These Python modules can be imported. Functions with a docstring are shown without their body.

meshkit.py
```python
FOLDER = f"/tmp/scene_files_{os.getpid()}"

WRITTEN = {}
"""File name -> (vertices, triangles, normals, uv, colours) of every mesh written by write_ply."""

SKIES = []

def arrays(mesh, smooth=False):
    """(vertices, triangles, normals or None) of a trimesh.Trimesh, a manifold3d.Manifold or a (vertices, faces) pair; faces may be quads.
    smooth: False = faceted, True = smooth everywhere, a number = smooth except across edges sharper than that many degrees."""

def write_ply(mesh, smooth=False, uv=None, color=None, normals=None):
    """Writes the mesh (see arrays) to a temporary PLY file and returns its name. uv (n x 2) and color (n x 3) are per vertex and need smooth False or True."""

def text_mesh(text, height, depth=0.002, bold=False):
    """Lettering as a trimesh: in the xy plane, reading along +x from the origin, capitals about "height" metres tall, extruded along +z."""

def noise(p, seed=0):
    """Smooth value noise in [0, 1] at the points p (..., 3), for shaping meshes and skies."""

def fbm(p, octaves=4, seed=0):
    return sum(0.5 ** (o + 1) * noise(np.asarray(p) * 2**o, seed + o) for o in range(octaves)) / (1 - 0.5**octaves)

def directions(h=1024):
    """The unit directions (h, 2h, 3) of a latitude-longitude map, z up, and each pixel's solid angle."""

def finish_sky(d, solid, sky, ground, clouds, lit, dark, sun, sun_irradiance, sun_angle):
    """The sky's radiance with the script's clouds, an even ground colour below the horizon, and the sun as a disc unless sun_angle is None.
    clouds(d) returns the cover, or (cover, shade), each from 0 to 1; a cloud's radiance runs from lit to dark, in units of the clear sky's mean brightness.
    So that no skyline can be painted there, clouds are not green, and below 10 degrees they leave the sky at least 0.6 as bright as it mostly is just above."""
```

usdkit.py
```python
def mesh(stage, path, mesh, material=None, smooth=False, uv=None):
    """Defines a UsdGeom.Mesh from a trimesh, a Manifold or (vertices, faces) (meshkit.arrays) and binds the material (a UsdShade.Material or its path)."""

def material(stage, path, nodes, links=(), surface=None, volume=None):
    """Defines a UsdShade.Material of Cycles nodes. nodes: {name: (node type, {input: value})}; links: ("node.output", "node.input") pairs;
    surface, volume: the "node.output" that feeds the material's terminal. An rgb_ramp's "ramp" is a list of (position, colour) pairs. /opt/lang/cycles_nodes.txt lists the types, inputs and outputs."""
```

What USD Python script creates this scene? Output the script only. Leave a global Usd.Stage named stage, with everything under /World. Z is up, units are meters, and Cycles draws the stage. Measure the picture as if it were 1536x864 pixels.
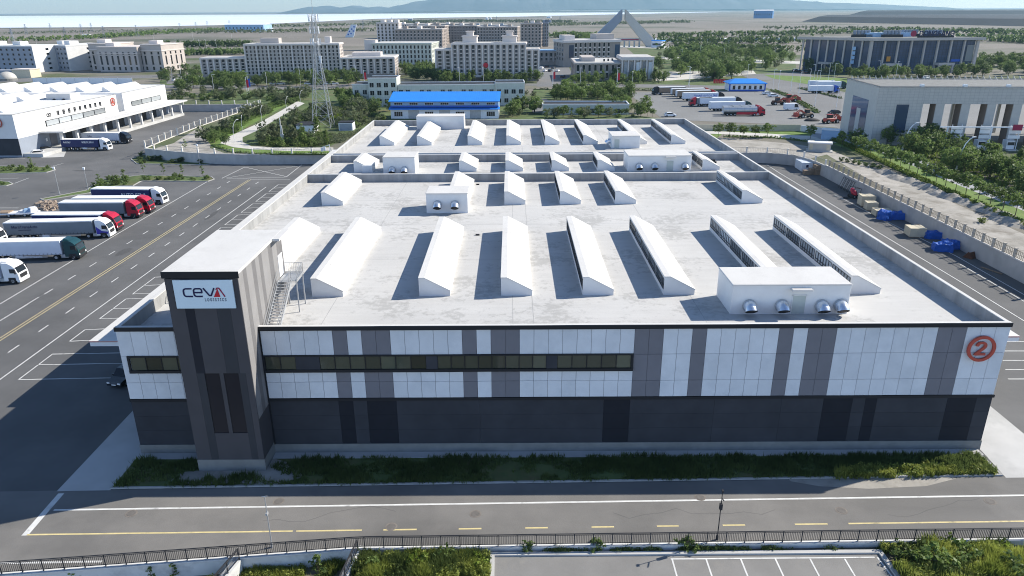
import math, random, numpy as np, trimesh, usdkit, meshkit
from pxr import Usd, UsdGeom, UsdLux, UsdShade, Gf, Sdf
from shapely.geometry import Polygon, LineString, Point, box as sbox
from shapely.ops import unary_union

stage = Usd.Stage.CreateInMemory()
UsdGeom.SetStageUpAxis(stage, UsdGeom.Tokens.z)
UsdGeom.SetStageMetersPerUnit(stage, 1.0)
UsdGeom.Xform.Define(stage, '/World')
UsdGeom.Scope.Define(stage, '/World/Looks')
rng = random.Random(11)
nrg = np.random.default_rng(11)

# ---------------------------------------------------------------- camera (a drone 38 m above the yard)
FOCAL, PITCH, YAW, ROLL, HC = 1094.78, .364268, -.001027, -.005753, 38.0
def basis():
    cy, sy, ct, st = math.cos(YAW), math.sin(YAW), math.cos(PITCH), math.sin(PITCH)
    F = np.array([sy * ct, cy * ct, -st]); R = np.array([cy, -sy, 0.]); U = np.cross(R, F)
    c, s = math.cos(ROLL), math.sin(ROLL)
    return c * R + s * U, -s * R + c * U, F
CR, CU, CF = basis()
cam = UsdGeom.Camera.Define(stage, '/World/camera')
M4 = Gf.Matrix4d(*CR, 0, *CU, 0, *(-CF), 0, 0, 0, HC, 1)
cam.AddTransformOp().Set(M4)
cam.CreateHorizontalApertureAttr(36.0); cam.CreateVerticalApertureAttr(20.25)
cam.CreateFocalLengthAttr(FOCAL / 1536 * 36.0)
cam.CreateClippingRangeAttr(Gf.Vec2f(1.0, 80000.0))
EXPOSURE = 0.82
cam.CreateExposureAttr(EXPOSURE)

# ---------------------------------------------------------------- sky and sun
SUN = np.array([1.35, .5, 1.0]); SUN /= np.linalg.norm(SUN)
SUN_EL, SUN_ROT = math.asin(SUN[2]), math.atan2(SUN[0], SUN[1])
SKY_STRENGTH, SUN_INTENSITY = .075, 1.2
usdkit.material(stage, '/World/Looks/sky_look', {
    'sky': ('sky_texture', {'sky_type': 'single_scattering', 'sun_disc': False, 'sun_elevation': SUN_EL, 'sun_rotation': SUN_ROT, 'altitude': 200.0, 'air_density': 1.0, 'aerosol_density': .25, 'ozone_density': 2.5}),
    'tint': ('mix', {'mix_type': 'multiply', 'fac': 1.0, 'color2': (.97, 1.0, 1.14)}),
    'bg': ('background_shader', {'strength': SKY_STRENGTH})}, [('sky.color', 'tint.color1'), ('tint.color', 'bg.color')], surface='bg.background')
dome = UsdLux.DomeLight.Define(stage, '/World/sky')
dome.GetPrim().SetCustomDataByKey('kind', 'structure')
dome.GetPrim().SetCustomDataByKey('label', 'clear pale blue summer sky')
UsdShade.MaterialBindingAPI.Apply(dome.GetPrim()).Bind(UsdShade.Material.Get(stage, '/World/Looks/sky_look'))
sun = UsdLux.DistantLight.Define(stage, '/World/sun')
sun.CreateNormalizeAttr(True); sun.CreateIntensityAttr(SUN_INTENSITY); sun.CreateAngleAttr(.5); sun.CreateColorAttr(Gf.Vec3f(1, .94, .84))
zx = SUN; xx = np.cross([0, 0, 1.], zx); xx /= np.linalg.norm(xx); yx = np.cross(zx, xx)
sun.AddTransformOp().Set(Gf.Matrix4d(*xx, 0, *yx, 0, *zx, 0, 0, 0, 0, 1))

# ---------------------------------------------------------------- survey: sight lines of the drone met with a level plane give world points
def ray(px, py): return CF * FOCAL + CR * (px - 768) - CU * (py - 432)
def gp(px, py, z=0.0):
    d = ray(px, py); t = (z - HC) / d[2]
    return (d[0] * t, d[1] * t)

# ---------------------------------------------------------------- materials
def mat(name, col, rough=.7, var=.12, scale=.5, col2=None, spec=.3, metallic=0., bump=0., bscale=20., detail=4., rand=0., dirt=None, coords='position', stretch=None, coat=0.):
    """principled; colour wanders between two tones by noise; rand varies it from object to object"""
    col = np.array(col, float)
    lo, hi = (col * (1 - var), col * (1 + var)) if col2 is None else (col, np.array(col2, float))
    n = {'g': ('geometry', {}), 'n': ('noise_texture', {'scale': scale, 'detail': detail, 'roughness': .6}),
         'r': ('rgb_ramp', {'ramp': [(.3, tuple(np.clip(lo, 0, 1))), (.7, tuple(np.clip(hi, 0, 1)))]}),
         'p': ('principled_bsdf', {'roughness': rough, 'specular_ior_level': spec, 'metallic': metallic, 'coat_weight': coat})}
    src = 'g.position'
    L = []
    if stretch:
        n['m'] = ('mapping', {'scale': stretch}); L.append(('g.position', 'm.vector')); src = 'm.vector'
    L += [(src, 'n.vector'), ('n.fac', 'r.fac')]
    out = 'r.color'
    if dirt:  # (colour, scale, lo, hi): patches of another colour
        dc, ds, d0, d1 = dirt
        n['dn'] = ('noise_texture', {'scale': ds, 'detail': 6., 'roughness': .65})
        n['dr'] = ('map_range', {'from_min': d0, 'from_max': d1, 'to_min': 0., 'to_max': 1., 'clamp': True})
        n['dm'] = ('mix', {'color2': tuple(dc)})
        L += [('g.position', 'dn.vector'), ('dn.fac', 'dr.value'), ('dr.result', 'dm.fac'), (out, 'dm.color1')]; out = 'dm.color'
    if rand:
        n['oi'] = ('object_info', {}); n['mr'] = ('map_range', {'from_min': 0., 'from_max': 1., 'to_min': 1 - rand, 'to_max': 1 + rand})
        n['hv'] = ('hsv', {})
        L += [('oi.random', 'mr.value'), ('mr.result', 'hv.value'), (out, 'hv.color')]; out = 'hv.color'
    L.append((out, 'p.base_color'))
    if bump:
        n['bn'] = ('noise_texture', {'scale': bscale, 'detail': 5.}); n['b'] = ('bump', {'strength': bump, 'distance': .05})
        L += [('g.position', 'bn.vector'), ('bn.fac', 'b.height'), ('b.normal', 'p.normal')]
    return usdkit.material(stage, '/World/Looks/' + name, n, L, surface='p.BSDF')

def leafmat(name, a, b, trans=.42, rand=.25, scale=.6):
    n = {'g': ('geometry', {}), 'n': ('noise_texture', {'scale': scale, 'detail': 3.}), 'ri': ('geometry', {}),
         'r': ('rgb_ramp', {'ramp': [(.25, a), (.75, b)]}), 'oi': ('object_info', {}), 'mr': ('map_range', {'to_min': 1 - rand, 'to_max': 1 + rand}),
         'mi': ('map_range', {'to_min': .7, 'to_max': 1.3}), 'mu': ('math', {'math_type': 'multiply'}), 'hv': ('hsv', {}),
         'p': ('principled_bsdf', {'roughness': .55, 'specular_ior_level': .25}), 't': ('translucent_bsdf', {}), 'x': ('mix_closure', {'fac': trans})}
    L = [('g.position', 'n.vector'), ('n.fac', 'r.fac'), ('oi.random', 'mr.value'), ('g.random_per_island', 'mi.value'), ('mr.result', 'mu.value1'), ('mi.result', 'mu.value2'),
         ('mu.value', 'hv.value'), ('r.color', 'hv.color'), ('hv.color', 'p.base_color'), ('hv.color', 't.color'), ('p.BSDF', 'x.closure1'), ('t.BSDF', 'x.closure2')]
    return usdkit.material(stage, '/World/Looks/' + name, n, L, surface='x.closure')

def roofmat():
    """pale screed: cloudy tone, long brushed streaks, dark patches where water stood"""
    n = {'g': ('geometry', {}), 'a': ('noise_texture', {'scale': .09, 'detail': 6., 'roughness': .6}), 'r': ('rgb_ramp', {'ramp': [(.25, (.46, .453, .438)), (.55, (.505, .497, .478)), (.8, (.54, .53, .51))]}),
         'm': ('mapping', {'scale': (.12, .9, 1.)}), 'b': ('noise_texture', {'scale': 1.1, 'detail': 6., 'roughness': .7}), 'br': ('map_range', {'from_min': .42, 'from_max': .72, 'to_min': 1.02, 'to_max': .93, 'clamp': True}),
         'c': ('noise_texture', {'scale': .16, 'detail': 2.}), 'd': ('noise_texture', {'scale': 1.3, 'detail': 7., 'roughness': .75}), 'cm': ('math', {'math_type': 'multiply_add', 'value2': .75}), 'cr': ('map_range', {'from_min': .9, 'from_max': 1.02, 'to_min': 0., 'to_max': .5, 'clamp': True}),
         'mx': ('mix', {'mix_type': 'multiply', 'fac': 1.}), 'sm': ('mix', {'color2': (.27, .265, .25)}), 'p': ('principled_bsdf', {'roughness': .85, 'specular_ior_level': .25}), 'bb': ('bump', {'strength': .12, 'distance': .03})}
    L = [('g.position', 'a.vector'), ('a.fac', 'r.fac'), ('g.position', 'm.vector'), ('m.vector', 'b.vector'), ('b.fac', 'br.value'), ('r.color', 'mx.color1'), ('br.result', 'mx.color2'), ('g.position', 'c.vector'), ('g.position', 'd.vector'),
         ('c.fac', 'cm.value1'), ('d.fac', 'cm.value3'), ('cm.value', 'cr.value'), ('cr.result', 'sm.fac'), ('mx.color', 'sm.color1'), ('sm.color', 'p.base_color'), ('d.fac', 'bb.height'), ('bb.normal', 'p.normal')]
    return usdkit.material(stage, '/World/Looks/roof_screed', n, L, surface='p.BSDF')

def panemat(name, tint, clear=.25):
    t_ = np.array(tint)
    n = {'oi': ('object_info', {}), 'rp': ('rgb_ramp', {'ramp': [(0., tuple(t_ * .45)), (.5, tuple(t_)), (.8, tuple(t_ * 1.3)), (1., tuple(t_ * 2.2))]}), 'd': ('principled_bsdf', {'roughness': .08, 'specular_ior_level': .6}), 'tr': ('transparent_bsdf', {'color': (.6, .68, .66)}), 'x': ('mix_closure', {'fac': 1 - clear})}
    return usdkit.material(stage, '/World/Looks/' + name, n, [('oi.random', 'rp.fac'), ('rp.color', 'd.base_color'), ('tr.BSDF', 'x.closure1'), ('d.BSDF', 'x.closure2')], surface='x.closure')

# ---------------------------------------------------------------- mesh builder
class MB:
    def __init__(s): s.v, s.f, s.n = [], [], 0
    def add(s, v, f):
        v = np.asarray(v, float).reshape(-1, 3); f = np.asarray(f, int)
        if f.shape[1] == 4: f = np.vstack([f[:, [0, 1, 2]], f[:, [0, 2, 3]]])
        s.v.append(v); s.f.append(f + s.n); s.n += len(v); return s
    def tm(s, m): return s.add(m.vertices, m.faces)
    def box(s, x0, x1, y0, y1, z0, z1):
        v = [(x, y, z) for z in (z0, z1) for x, y in ((x0, y0), (x1, y0), (x1, y1), (x0, y1))]
        return s.add(v, [(3, 2, 1, 0), (4, 5, 6, 7), (0, 1, 5, 4), (1, 2, 6, 5), (2, 3, 7, 6), (3, 0, 4, 7)])
    def obox(s, cx, cy, z0, z1, lx, ly, rz=0., taper=1.):
        c, q = math.cos(rz), math.sin(rz); P = []
        for z, k in ((z0, 1.), (z1, taper)):
            for a, b in ((-1, -1), (1, -1), (1, 1), (-1, 1)):
                a, b = a * lx / 2 * k, b * ly / 2 * k; P.append((cx + a * c - b * q, cy + a * q + b * c, z))
        return s.add(P, [(3, 2, 1, 0), (4, 5, 6, 7), (0, 1, 5, 4), (1, 2, 6, 5), (2, 3, 7, 6), (3, 0, 4, 7)])
    def rbox(s, x0, x1, y0, y1, z0, z1, b=.06):
        """box with bevelled top and side edges"""
        P = []
        for z, i in ((z0, 0.), (z1 - b, 0.), (z1, b)):
            X0, X1, Y0, Y1 = x0 + i, x1 - i, y0 + i, y1 - i; k = b
            P += [(X0 + k, Y0, z), (X1 - k, Y0, z), (X1, Y0 + k, z), (X1, Y1 - k, z), (X1 - k, Y1, z), (X0 + k, Y1, z), (X0, Y1 - k, z), (X0, Y0 + k, z)]
        F = [(a + r * 8, (a + 1) % 8 + r * 8, (a + 1) % 8 + r * 8 + 8, a + r * 8 + 8) for r in range(2) for a in range(8)]
        s.add(P, F); n0 = s.n - 24
        s.v.append(np.zeros((0, 3))); s.f.append(np.array([(16, 16 + i, 17 + i) for i in range(1, 7)] + [(0, i + 1, i) for i in range(1, 7)]) + n0)
        return s
    def poly(s, pts, z0, z1):
        p = pts if isinstance(pts, Polygon) else Polygon(pts)
        if not p.is_valid: p = p.buffer(0)
        for g in getattr(p, 'geoms', [p]):
            if g.area > 1e-9:
                m = trimesh.creation.extrude_polygon(g, z1 - z0, engine='earcut'); m.apply_translation((0, 0, z0)); s.tm(m)
        return s
    def sheet(s, pts, z):
        p = pts if hasattr(pts, 'geom_type') else Polygon(pts)
        if not p.is_valid: p = p.buffer(0)
        for g in getattr(p, 'geoms', [p]):
            if g.geom_type == 'Polygon' and g.area > 1e-9:
                v, f = trimesh.creation.triangulate_polygon(g, engine='earcut')
                f = np.asarray(f); a = v[f]; cr = (a[:, 1, 0] - a[:, 0, 0]) * (a[:, 2, 1] - a[:, 0, 1]) - (a[:, 1, 1] - a[:, 0, 1]) * (a[:, 2, 0] - a[:, 0, 0])
                f[cr < 0] = f[cr < 0][:, ::-1]
                s.add(np.column_stack([v, np.full(len(v), z)]), f)
        return s
    def ext(s, prof, a0, a1, axis='y'):
        """2-d profile pushed along an axis: 'y' profile in (x,z); 'x' profile in (y,z)"""
        m = trimesh.creation.extrude_polygon(Polygon(prof), abs(a1 - a0), engine='earcut'); v = m.vertices.copy(); lo = min(a0, a1)
        if axis == 'y': w = np.column_stack([v[:, 0], lo + v[:, 2], v[:, 1]]); f = m.faces[:, ::-1]
        else: w = np.column_stack([lo + v[:, 2], v[:, 0], v[:, 1]]); f = m.faces
        return s.add(w, f)
    def cyl(s, p0, p1, r0, r1=None, n=10, caps=True):
        p0, p1 = np.array(p0, float), np.array(p1, float); r1 = r0 if r1 is None else r1
        d = p1 - p0; d /= np.linalg.norm(d); a = np.cross(d, (0, 0, 1.) if abs(d[2]) < .9 else (1., 0, 0)); a /= np.linalg.norm(a); b = np.cross(d, a)
        an = np.arange(n) * 2 * math.pi / n; ring = np.cos(an)[:, None] * a + np.sin(an)[:, None] * b
        V = np.vstack([p0 + ring * r0, p1 + ring * r1]); F = [(i, (i + 1) % n, (i + 1) % n + n, i + n) for i in range(n)]
        T = [(a, b, c) for a, b, c, _ in F] + [(a, c, d) for a, _, c, d in F]
        if caps: T += [(0, i + 1, i) for i in range(1, n - 1)] + [(n, n + i, n + i + 1) for i in range(1, n - 1)]
        return s.add(V, T)
    def bar(s, p0, p1, w, h=None):
        p0, p1 = np.array(p0, float), np.array(p1, float); h = h or w
        d = p1 - p0; d /= np.linalg.norm(d); a = np.cross(d, (0, 0, 1.) if abs(d[2]) < .95 else (0, 1., 0)); a /= np.linalg.norm(a); b = np.cross(a, d)
        V = [p + a * w / 2 * i + b * h / 2 * j for p in (p0, p1) for i, j in ((-1, -1), (1, -1), (1, 1), (-1, 1))]
        return s.add(V, [(3, 2, 1, 0), (4, 5, 6, 7), (0, 1, 5, 4), (1, 2, 6, 5), (2, 3, 7, 6), (3, 0, 4, 7)])
    def tube(s, pts, r, n=8):
        for a, b in zip(pts[:-1], pts[1:]): s.cyl(a, b, r, n=n)
        return s
    def arr(s): return np.vstack(s.v), np.vstack(s.f)

_names = {}
def uniq(path):
    if path not in _names and not stage.GetPrimAtPath(path): _names[path] = 0; return path
    _names[path] = _names.get(path, 0) + 1
    return f'{path}_{_names[path]:03d}'

class T:
    """a thing: an Xform at its base; parts are authored in its own axes, or in world axes with world=True"""
    def __init__(s, name, label, cat, loc=(0, 0, 0), rz=0., group=None):
        s.path = uniq('/World/' + name); x = UsdGeom.Xform.Define(stage, s.path)
        s.loc, s.rz = np.array(loc, float), rz
        x.AddTranslateOp().Set(Gf.Vec3d(*map(float, loc))); x.AddRotateZOp().Set(math.degrees(rz))
        tagp(x.GetPrim(), label, cat, group)
    def part(s, name, mb, m, parent=None, world=False, smooth=False, label=None, kind=None):
        v, f = mb.arr() if isinstance(mb, MB) else (np.asarray(mb[0]), np.asarray(mb[1]))
        if world:
            v = v - s.loc; c, q = math.cos(-s.rz), math.sin(-s.rz)
            v = np.column_stack([v[:, 0] * c - v[:, 1] * q, v[:, 0] * q + v[:, 1] * c, v[:, 2]])
        p = uniq((parent or s.path) + '/' + name)
        g = usdkit.mesh(stage, p, (v, f), m, smooth=smooth).GetPrim()
        if label: g.SetCustomDataByKey('label', label)
        if kind: g.SetCustomDataByKey('kind', kind)
        return p
def tagp(p, label=None, cat=None, group=None, kind=None):
    for k, v in (('label', label), ('category', cat), ('group', group), ('kind', kind)):
        if v: p.SetCustomDataByKey(k, v)
def top(name, mb, m, label=None, cat=None, group=None, kind=None, smooth=False):
    g = usdkit.mesh(stage, uniq('/World/' + name), mb.arr() if isinstance(mb, MB) else mb, m, smooth=smooth).GetPrim()
    tagp(g, label, cat, group, kind); return str(g.GetPath())
def struct(name, mb, m, label=None, smooth=False): return top(name, mb, m, label, None, None, 'structure', smooth)
def copy(src, name, label, cat, loc, rz=0., group=None, sc=1.):
    p = uniq('/World/' + name); x = UsdGeom.Xform.Define(stage, p)
    x.AddTranslateOp().Set(Gf.Vec3d(*map(float, loc))); x.AddRotateZOp().Set(math.degrees(rz))
    x.AddScaleOp().Set(Gf.Vec3f(*([sc] * 3 if np.ndim(sc) == 0 else sc)))
    x.GetPrim().GetReferences().AddInternalReference(src); x.GetPrim().SetInstanceable(True)
    tagp(x.GetPrim(), label, cat, group); return p
ORD = 'first second third fourth fifth sixth seventh eighth ninth tenth eleventh twelfth thirteenth fourteenth fifteenth sixteenth seventeenth eighteenth nineteenth twentieth'.split()
def strip(pts, w):
    return LineString([tuple(p[:2]) for p in pts]).buffer(w / 2, cap_style=2, join_style=2)

K = {}
K['asphalt'] = mat('asphalt', (.108, .108, .108), .85, .16, .09, dirt=((.16, .158, .155), .035, .46, .7), bump=.25, bscale=14.)
K['asphalt_front'] = mat('asphalt_front', (.148, .143, .135), .85, .16, .16, dirt=((.225, .215, .2), .07, .42, .72), stretch=(.25, 1.2, 1.), bump=.2, bscale=14.)
K['car_park'] = mat('worn_car_park', (.21, .205, .195), .85, .1, .3, dirt=((.28, .265, .235), .25, .55, .8), bump=.2, bscale=14.)
K['tar'] = mat('tar_patch', (.085, .084, .083), .8, .12, .6)
K['lot'] = mat('lot_concrete', (.2, .2, .195), .85, .1, .05)
K['road_far'] = mat('far_road', (.17, .168, .165), .85, .1, .03)
K['line_white'] = mat('white_line_paint', (.62, .62, .6), .7, .12, 1.5, dirt=((.25, .245, .24), .9, .58, .75))
K['line_yellow'] = mat('yellow_line_paint', (.6, .5, .25), .7, .12, 1.5, dirt=((.2, .18, .13), .9, .55, .75))
K['apron'] = mat('pale_apron_concrete', (.46, .455, .44), .8, .08, .25, dirt=((.33, .33, .32), .15, .5, .8))
K['kerb'] = mat('kerb_concrete', (.36, .355, .34), .85, .12, 1.)
K['roof'] = roofmat()
K['roof_white'] = mat('white_roof_render', (.575, .566, .545), .8, .04, .35, dirt=((.505, .495, .475), .5, .5, .8), stretch=(1., .25, 1.))
K['white_wall'] = mat('white_wall_render', (.66, .655, .64), .75, .05, .4)
K['render_shade'] = mat('off_white_render', (.68, .675, .66), .8, .06, .5)
K['parapet'] = mat('grey_parapet_concrete', (.3, .3, .295), .85, .22, .7, stretch=(1., 1., .15))
K['panel_white'] = mat('white_metal_panel', (.63, .66, .69), .5, .05, .7, rand=.05, dirt=((.53, .565, .6), .5, .5, .8))
K['panel_grey'] = mat('grey_metal_panel', (.165, .165, .185), .55, .05, .7, rand=.04)
K['panel_dark'] = mat('charcoal_metal_panel', (.044, .046, .054), .7, .14, .35, rand=.06, spec=.12)
K['panel_black'] = mat('black_metal_panel', (.018, .019, .025), .7, .08, .6, spec=.12)
K['tower_dark'] = mat('dark_tower_panel', (.066, .064, .068), .6, .08, .6)
K['tower_mid'] = mat('mid_grey_tower_panel', (.15, .145, .145), .65, .1, .5)
K['tower_light'] = mat('light_grey_tower_panel', (.235, .228, .225), .65, .08, .5)
K['black'] = mat('black_trim', (.012, .013, .016), .5, .05, 1.)
K['plinth'] = mat('plinth_concrete', (.2, .2, .19), .85, .15, .6)
K['pane'] = panemat('office_pane', (.05, .052, .035), .2)
K['pane_dark'] = panemat('dark_pane', (.015, .018, .022), .08)
K['pane_blue'] = panemat('blue_tinted_pane', (.025, .038, .06), .05)
K['steel'] = mat('galvanised_steel', (.72, .77, .83), .27, .05, 2., metallic=.85)
K['galv'] = mat('dull_galvanised', (.42, .43, .44), .5, .1, 2., metallic=.4)
K['rail_dark'] = mat('dark_railing', (.035, .035, .038), .5, .1, 2.)
K['sign_white'] = mat('sign_board', (.62, .74, .8), .4, .02, .5)
K['navy'] = mat('navy_lettering', (.012, .014, .06), .4, .02, 1.)
K['red_sign'] = mat('red_lettering', (.5, .02, .035), .4, .03, 1.)
K['maroon'] = mat('maroon_lettering', (.28, .016, .06), .4, .03, 1.)
K['brick_red'] = mat('red_enamel', (.42, .075, .05), .45, .08, 1.)
K['ground'] = mat('dry_ground', (.18, .165, .135), .95, .2, .02, dirt=((.08, .1, .04), .012, .46, .58), detail=6.)
K['desert'] = mat('desert_plain', (.15, .132, .112), .95, .16, .0022, col2=(.25, .222, .19), dirt=((.085, .092, .058), .0035, .5, .64), detail=7., stretch=(.35, 1., 1.))
K['sand'] = mat('pale_gravel', (.25, .235, .205), .95, .2, .25, col2=(.41, .385, .345), dirt=((.2, .18, .15), .3, .52, .7), bump=.6, bscale=1.5)
K['lawn'] = mat('mown_lawn', (.12, .19, .04), .9, .3, .35, dirt=((.16, .15, .06), .2, .55, .8), bump=.8, bscale=4.)
K['lawn_dark'] = mat('rough_green_ground', (.085, .12, .04), .9, .35, .25, dirt=((.14, .12, .06), .12, .5, .7), bump=.8, bscale=3.)
K['soil'] = mat('weedy_soil', (.13, .115, .085), .95, .3, .6, bump=.6, bscale=3.)
K['path'] = mat('pale_path_paving', (.52, .5, .46), .85, .08, .4)
K['path_blue'] = mat('grey_path_paving', (.33, .335, .35), .85, .1, .3)
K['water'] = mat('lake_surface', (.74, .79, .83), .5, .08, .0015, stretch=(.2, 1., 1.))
K['slag'] = mat('dark_slag', (.028, .031, .042), .95, .2, .01)
K['rock'] = mat('mountain_rock', (.075, .08, .09), .95, .3, .0008, dirt=((.16, .17, .18), .0006, .55, .75))
K['wall_conc'] = mat('retaining_wall_render', (.42, .405, .385), .85, .1, .4, dirt=((.32, .31, .29), .3, .5, .8), stretch=(1., 1., .3))
K['beige'] = mat('beige_stone', (.45, .4, .365), .8, .06, .2)
K['beige_light'] = mat('pale_beige_stone', (.63, .565, .52), .8, .05, .2)
K['beige_dark'] = mat('brown_stone', (.3, .255, .225), .8, .08, .2)
K['bluegrey'] = mat('blue_grey_render', (.25, .28, .33), .8, .05, .2)
K['tile'] = mat('pale_facade_tile', (.45, .435, .4), .6, .06, 1.)
K['mint'] = mat('pale_mint_tile', (.5, .52, .46), .7, .06, 1.)
K['bluemetal'] = mat('blue_roof_metal', (.03, .24, .72), .45, .05, .5)
K['bluepaint'] = mat('blue_paint', (.02, .09, .42), .4, .1, .8)
K['skyblue'] = mat('pale_blue_metal', (.3, .45, .62), .5, .05, .3)
K['white_metal'] = mat('white_painted_metal', (.75, .76, .77), .45, .04, 1.)
K['grey_tarp'] = mat('grey_curtain', (.19, .215, .235), .6, .07, .6)
K['white_tarp'] = mat('white_curtain', (.62, .66, .72), .55, .05, .6)
K['blue_tarp'] = mat('navy_curtain', (.014, .022, .1), .5, .08, .6)
K['red_paint'] = mat('red_cab_paint', (.42, .008, .03), .3, .05, 1., coat=.5)
K['green_paint'] = mat('green_cab_paint', (.008, .045, .05), .3, .05, 1., coat=.5)
K['black_paint'] = mat('black_car_paint', (.008, .009, .012), .2, .05, 1., coat=.6)
K['violet'] = mat('violet_stripe', (.06, .05, .36), .35, .05, 1.)
K['tyre'] = mat('tyre_rubber', (.015, .015, .016), .8, .1, 3.)
K['chassis'] = mat('chassis_steel', (.025, .025, .028), .7, .15, 2.)
K['silver'] = mat('silver_tank', (.55, .57, .58), .35, .08, 1., metallic=.7)
K['crate'] = mat('plywood_crate', (.56, .5, .37), .8, .08, 1.2)
K['tarp'] = mat('blue_tarpaulin', (.012, .09, .42), .45, .15, 1.5)
K['rust'] = mat('rusty_steel', (.12, .055, .035), .85, .2, 2.)
K['cardboard'] = mat('brown_board', (.27, .2, .14), .85, .12, 2.)
K['bark'] = mat('bark', (.1, .075, .055), .9, .2, 3.)
K['brick'] = mat('rubble', (.3, .24, .19), .9, .25, 2.)
K['leaf'] = leafmat('leaf_green', (.135, .205, .05), (.28, .385, .11))
K['leaf_dark'] = leafmat('leaf_dark_green', (.115, .175, .052), (.23, .32, .1))
K['leaf_grey'] = leafmat('leaf_grey_green', (.15, .185, .09), (.28, .32, .17))
K['leaf_bright'] = leafmat('leaf_bright_green', (.2, .3, .04), (.36, .46, .08))
K['grassblade'] = leafmat('grass_blade', (.13, .2, .055), (.27, .35, .11), scale=.4)
K['weedblade'] = leafmat('weed_blade', (.23, .3, .05), (.52, .56, .14), scale=.5)
# ================================================================= THE SETTING
TZ = 2.6                                             # level of the land outside the sunken yard
def gpl(pts, z=TZ): return [gp(x, y, z) for x, y in pts]
YARD = Polygon([(-420, 3.8), (-11.7, 44.6), (75, 45.7), (75, 173.5), (74.4, 182), (72.6, 187.2), (69, 189.8), (64.9, 191), (40, 192.2), (0, 192.6), (-53.5, 192.8), (-71, 192.6), (-79, 193.6), (-86, 195.6), (-94, 198.6), (-101.8, 202.7), (-102.6, 222), (-103, 241), (-102.5, 265), (-102, 286), (-101.5, 303), (-420, 303)])
LOWER = Polygon([(-420, 3.8), (-11.7, 44.6), (75, 45.7), (75, -60), (-420, -60)])
struct('yard', MB().sheet(YARD, 0.0), K['asphalt'], 'grey asphalt yard round the warehouse')
PLAIN = Polygon([(-16000, -60), (16000, -60), (16000, 30000), (-16000, 30000)])
struct('plain', MB().sheet(PLAIN.difference(YARD).difference(LOWER), TZ), K['desert'], 'dry brown plain stretching to the mountains')
NEAR = Polygon([(-420, 46), (420, 46), (560, 620), (-480, 620)]).difference(YARD)
struct('ground', MB().sheet(NEAR, TZ + .012), K['ground'], 'dry earth between the buildings')
LOWR = Polygon([(-11.7, 44.6), (75, 45.7), (75, -60), (-30, -60), (-13.4, 36)])
LZ = -.42                                            # the right part of the land below the railing lies higher than the left
struct('lower_ground', MB().sheet(LOWER.difference(LOWR), -1.3), K['soil'], 'weedy soil below the front railing, left of the sloping side wall')
struct('lower_ground', MB().sheet(LOWR, LZ), K['soil'], 'weedy soil below the front railing, right of the sloping side wall')

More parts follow.
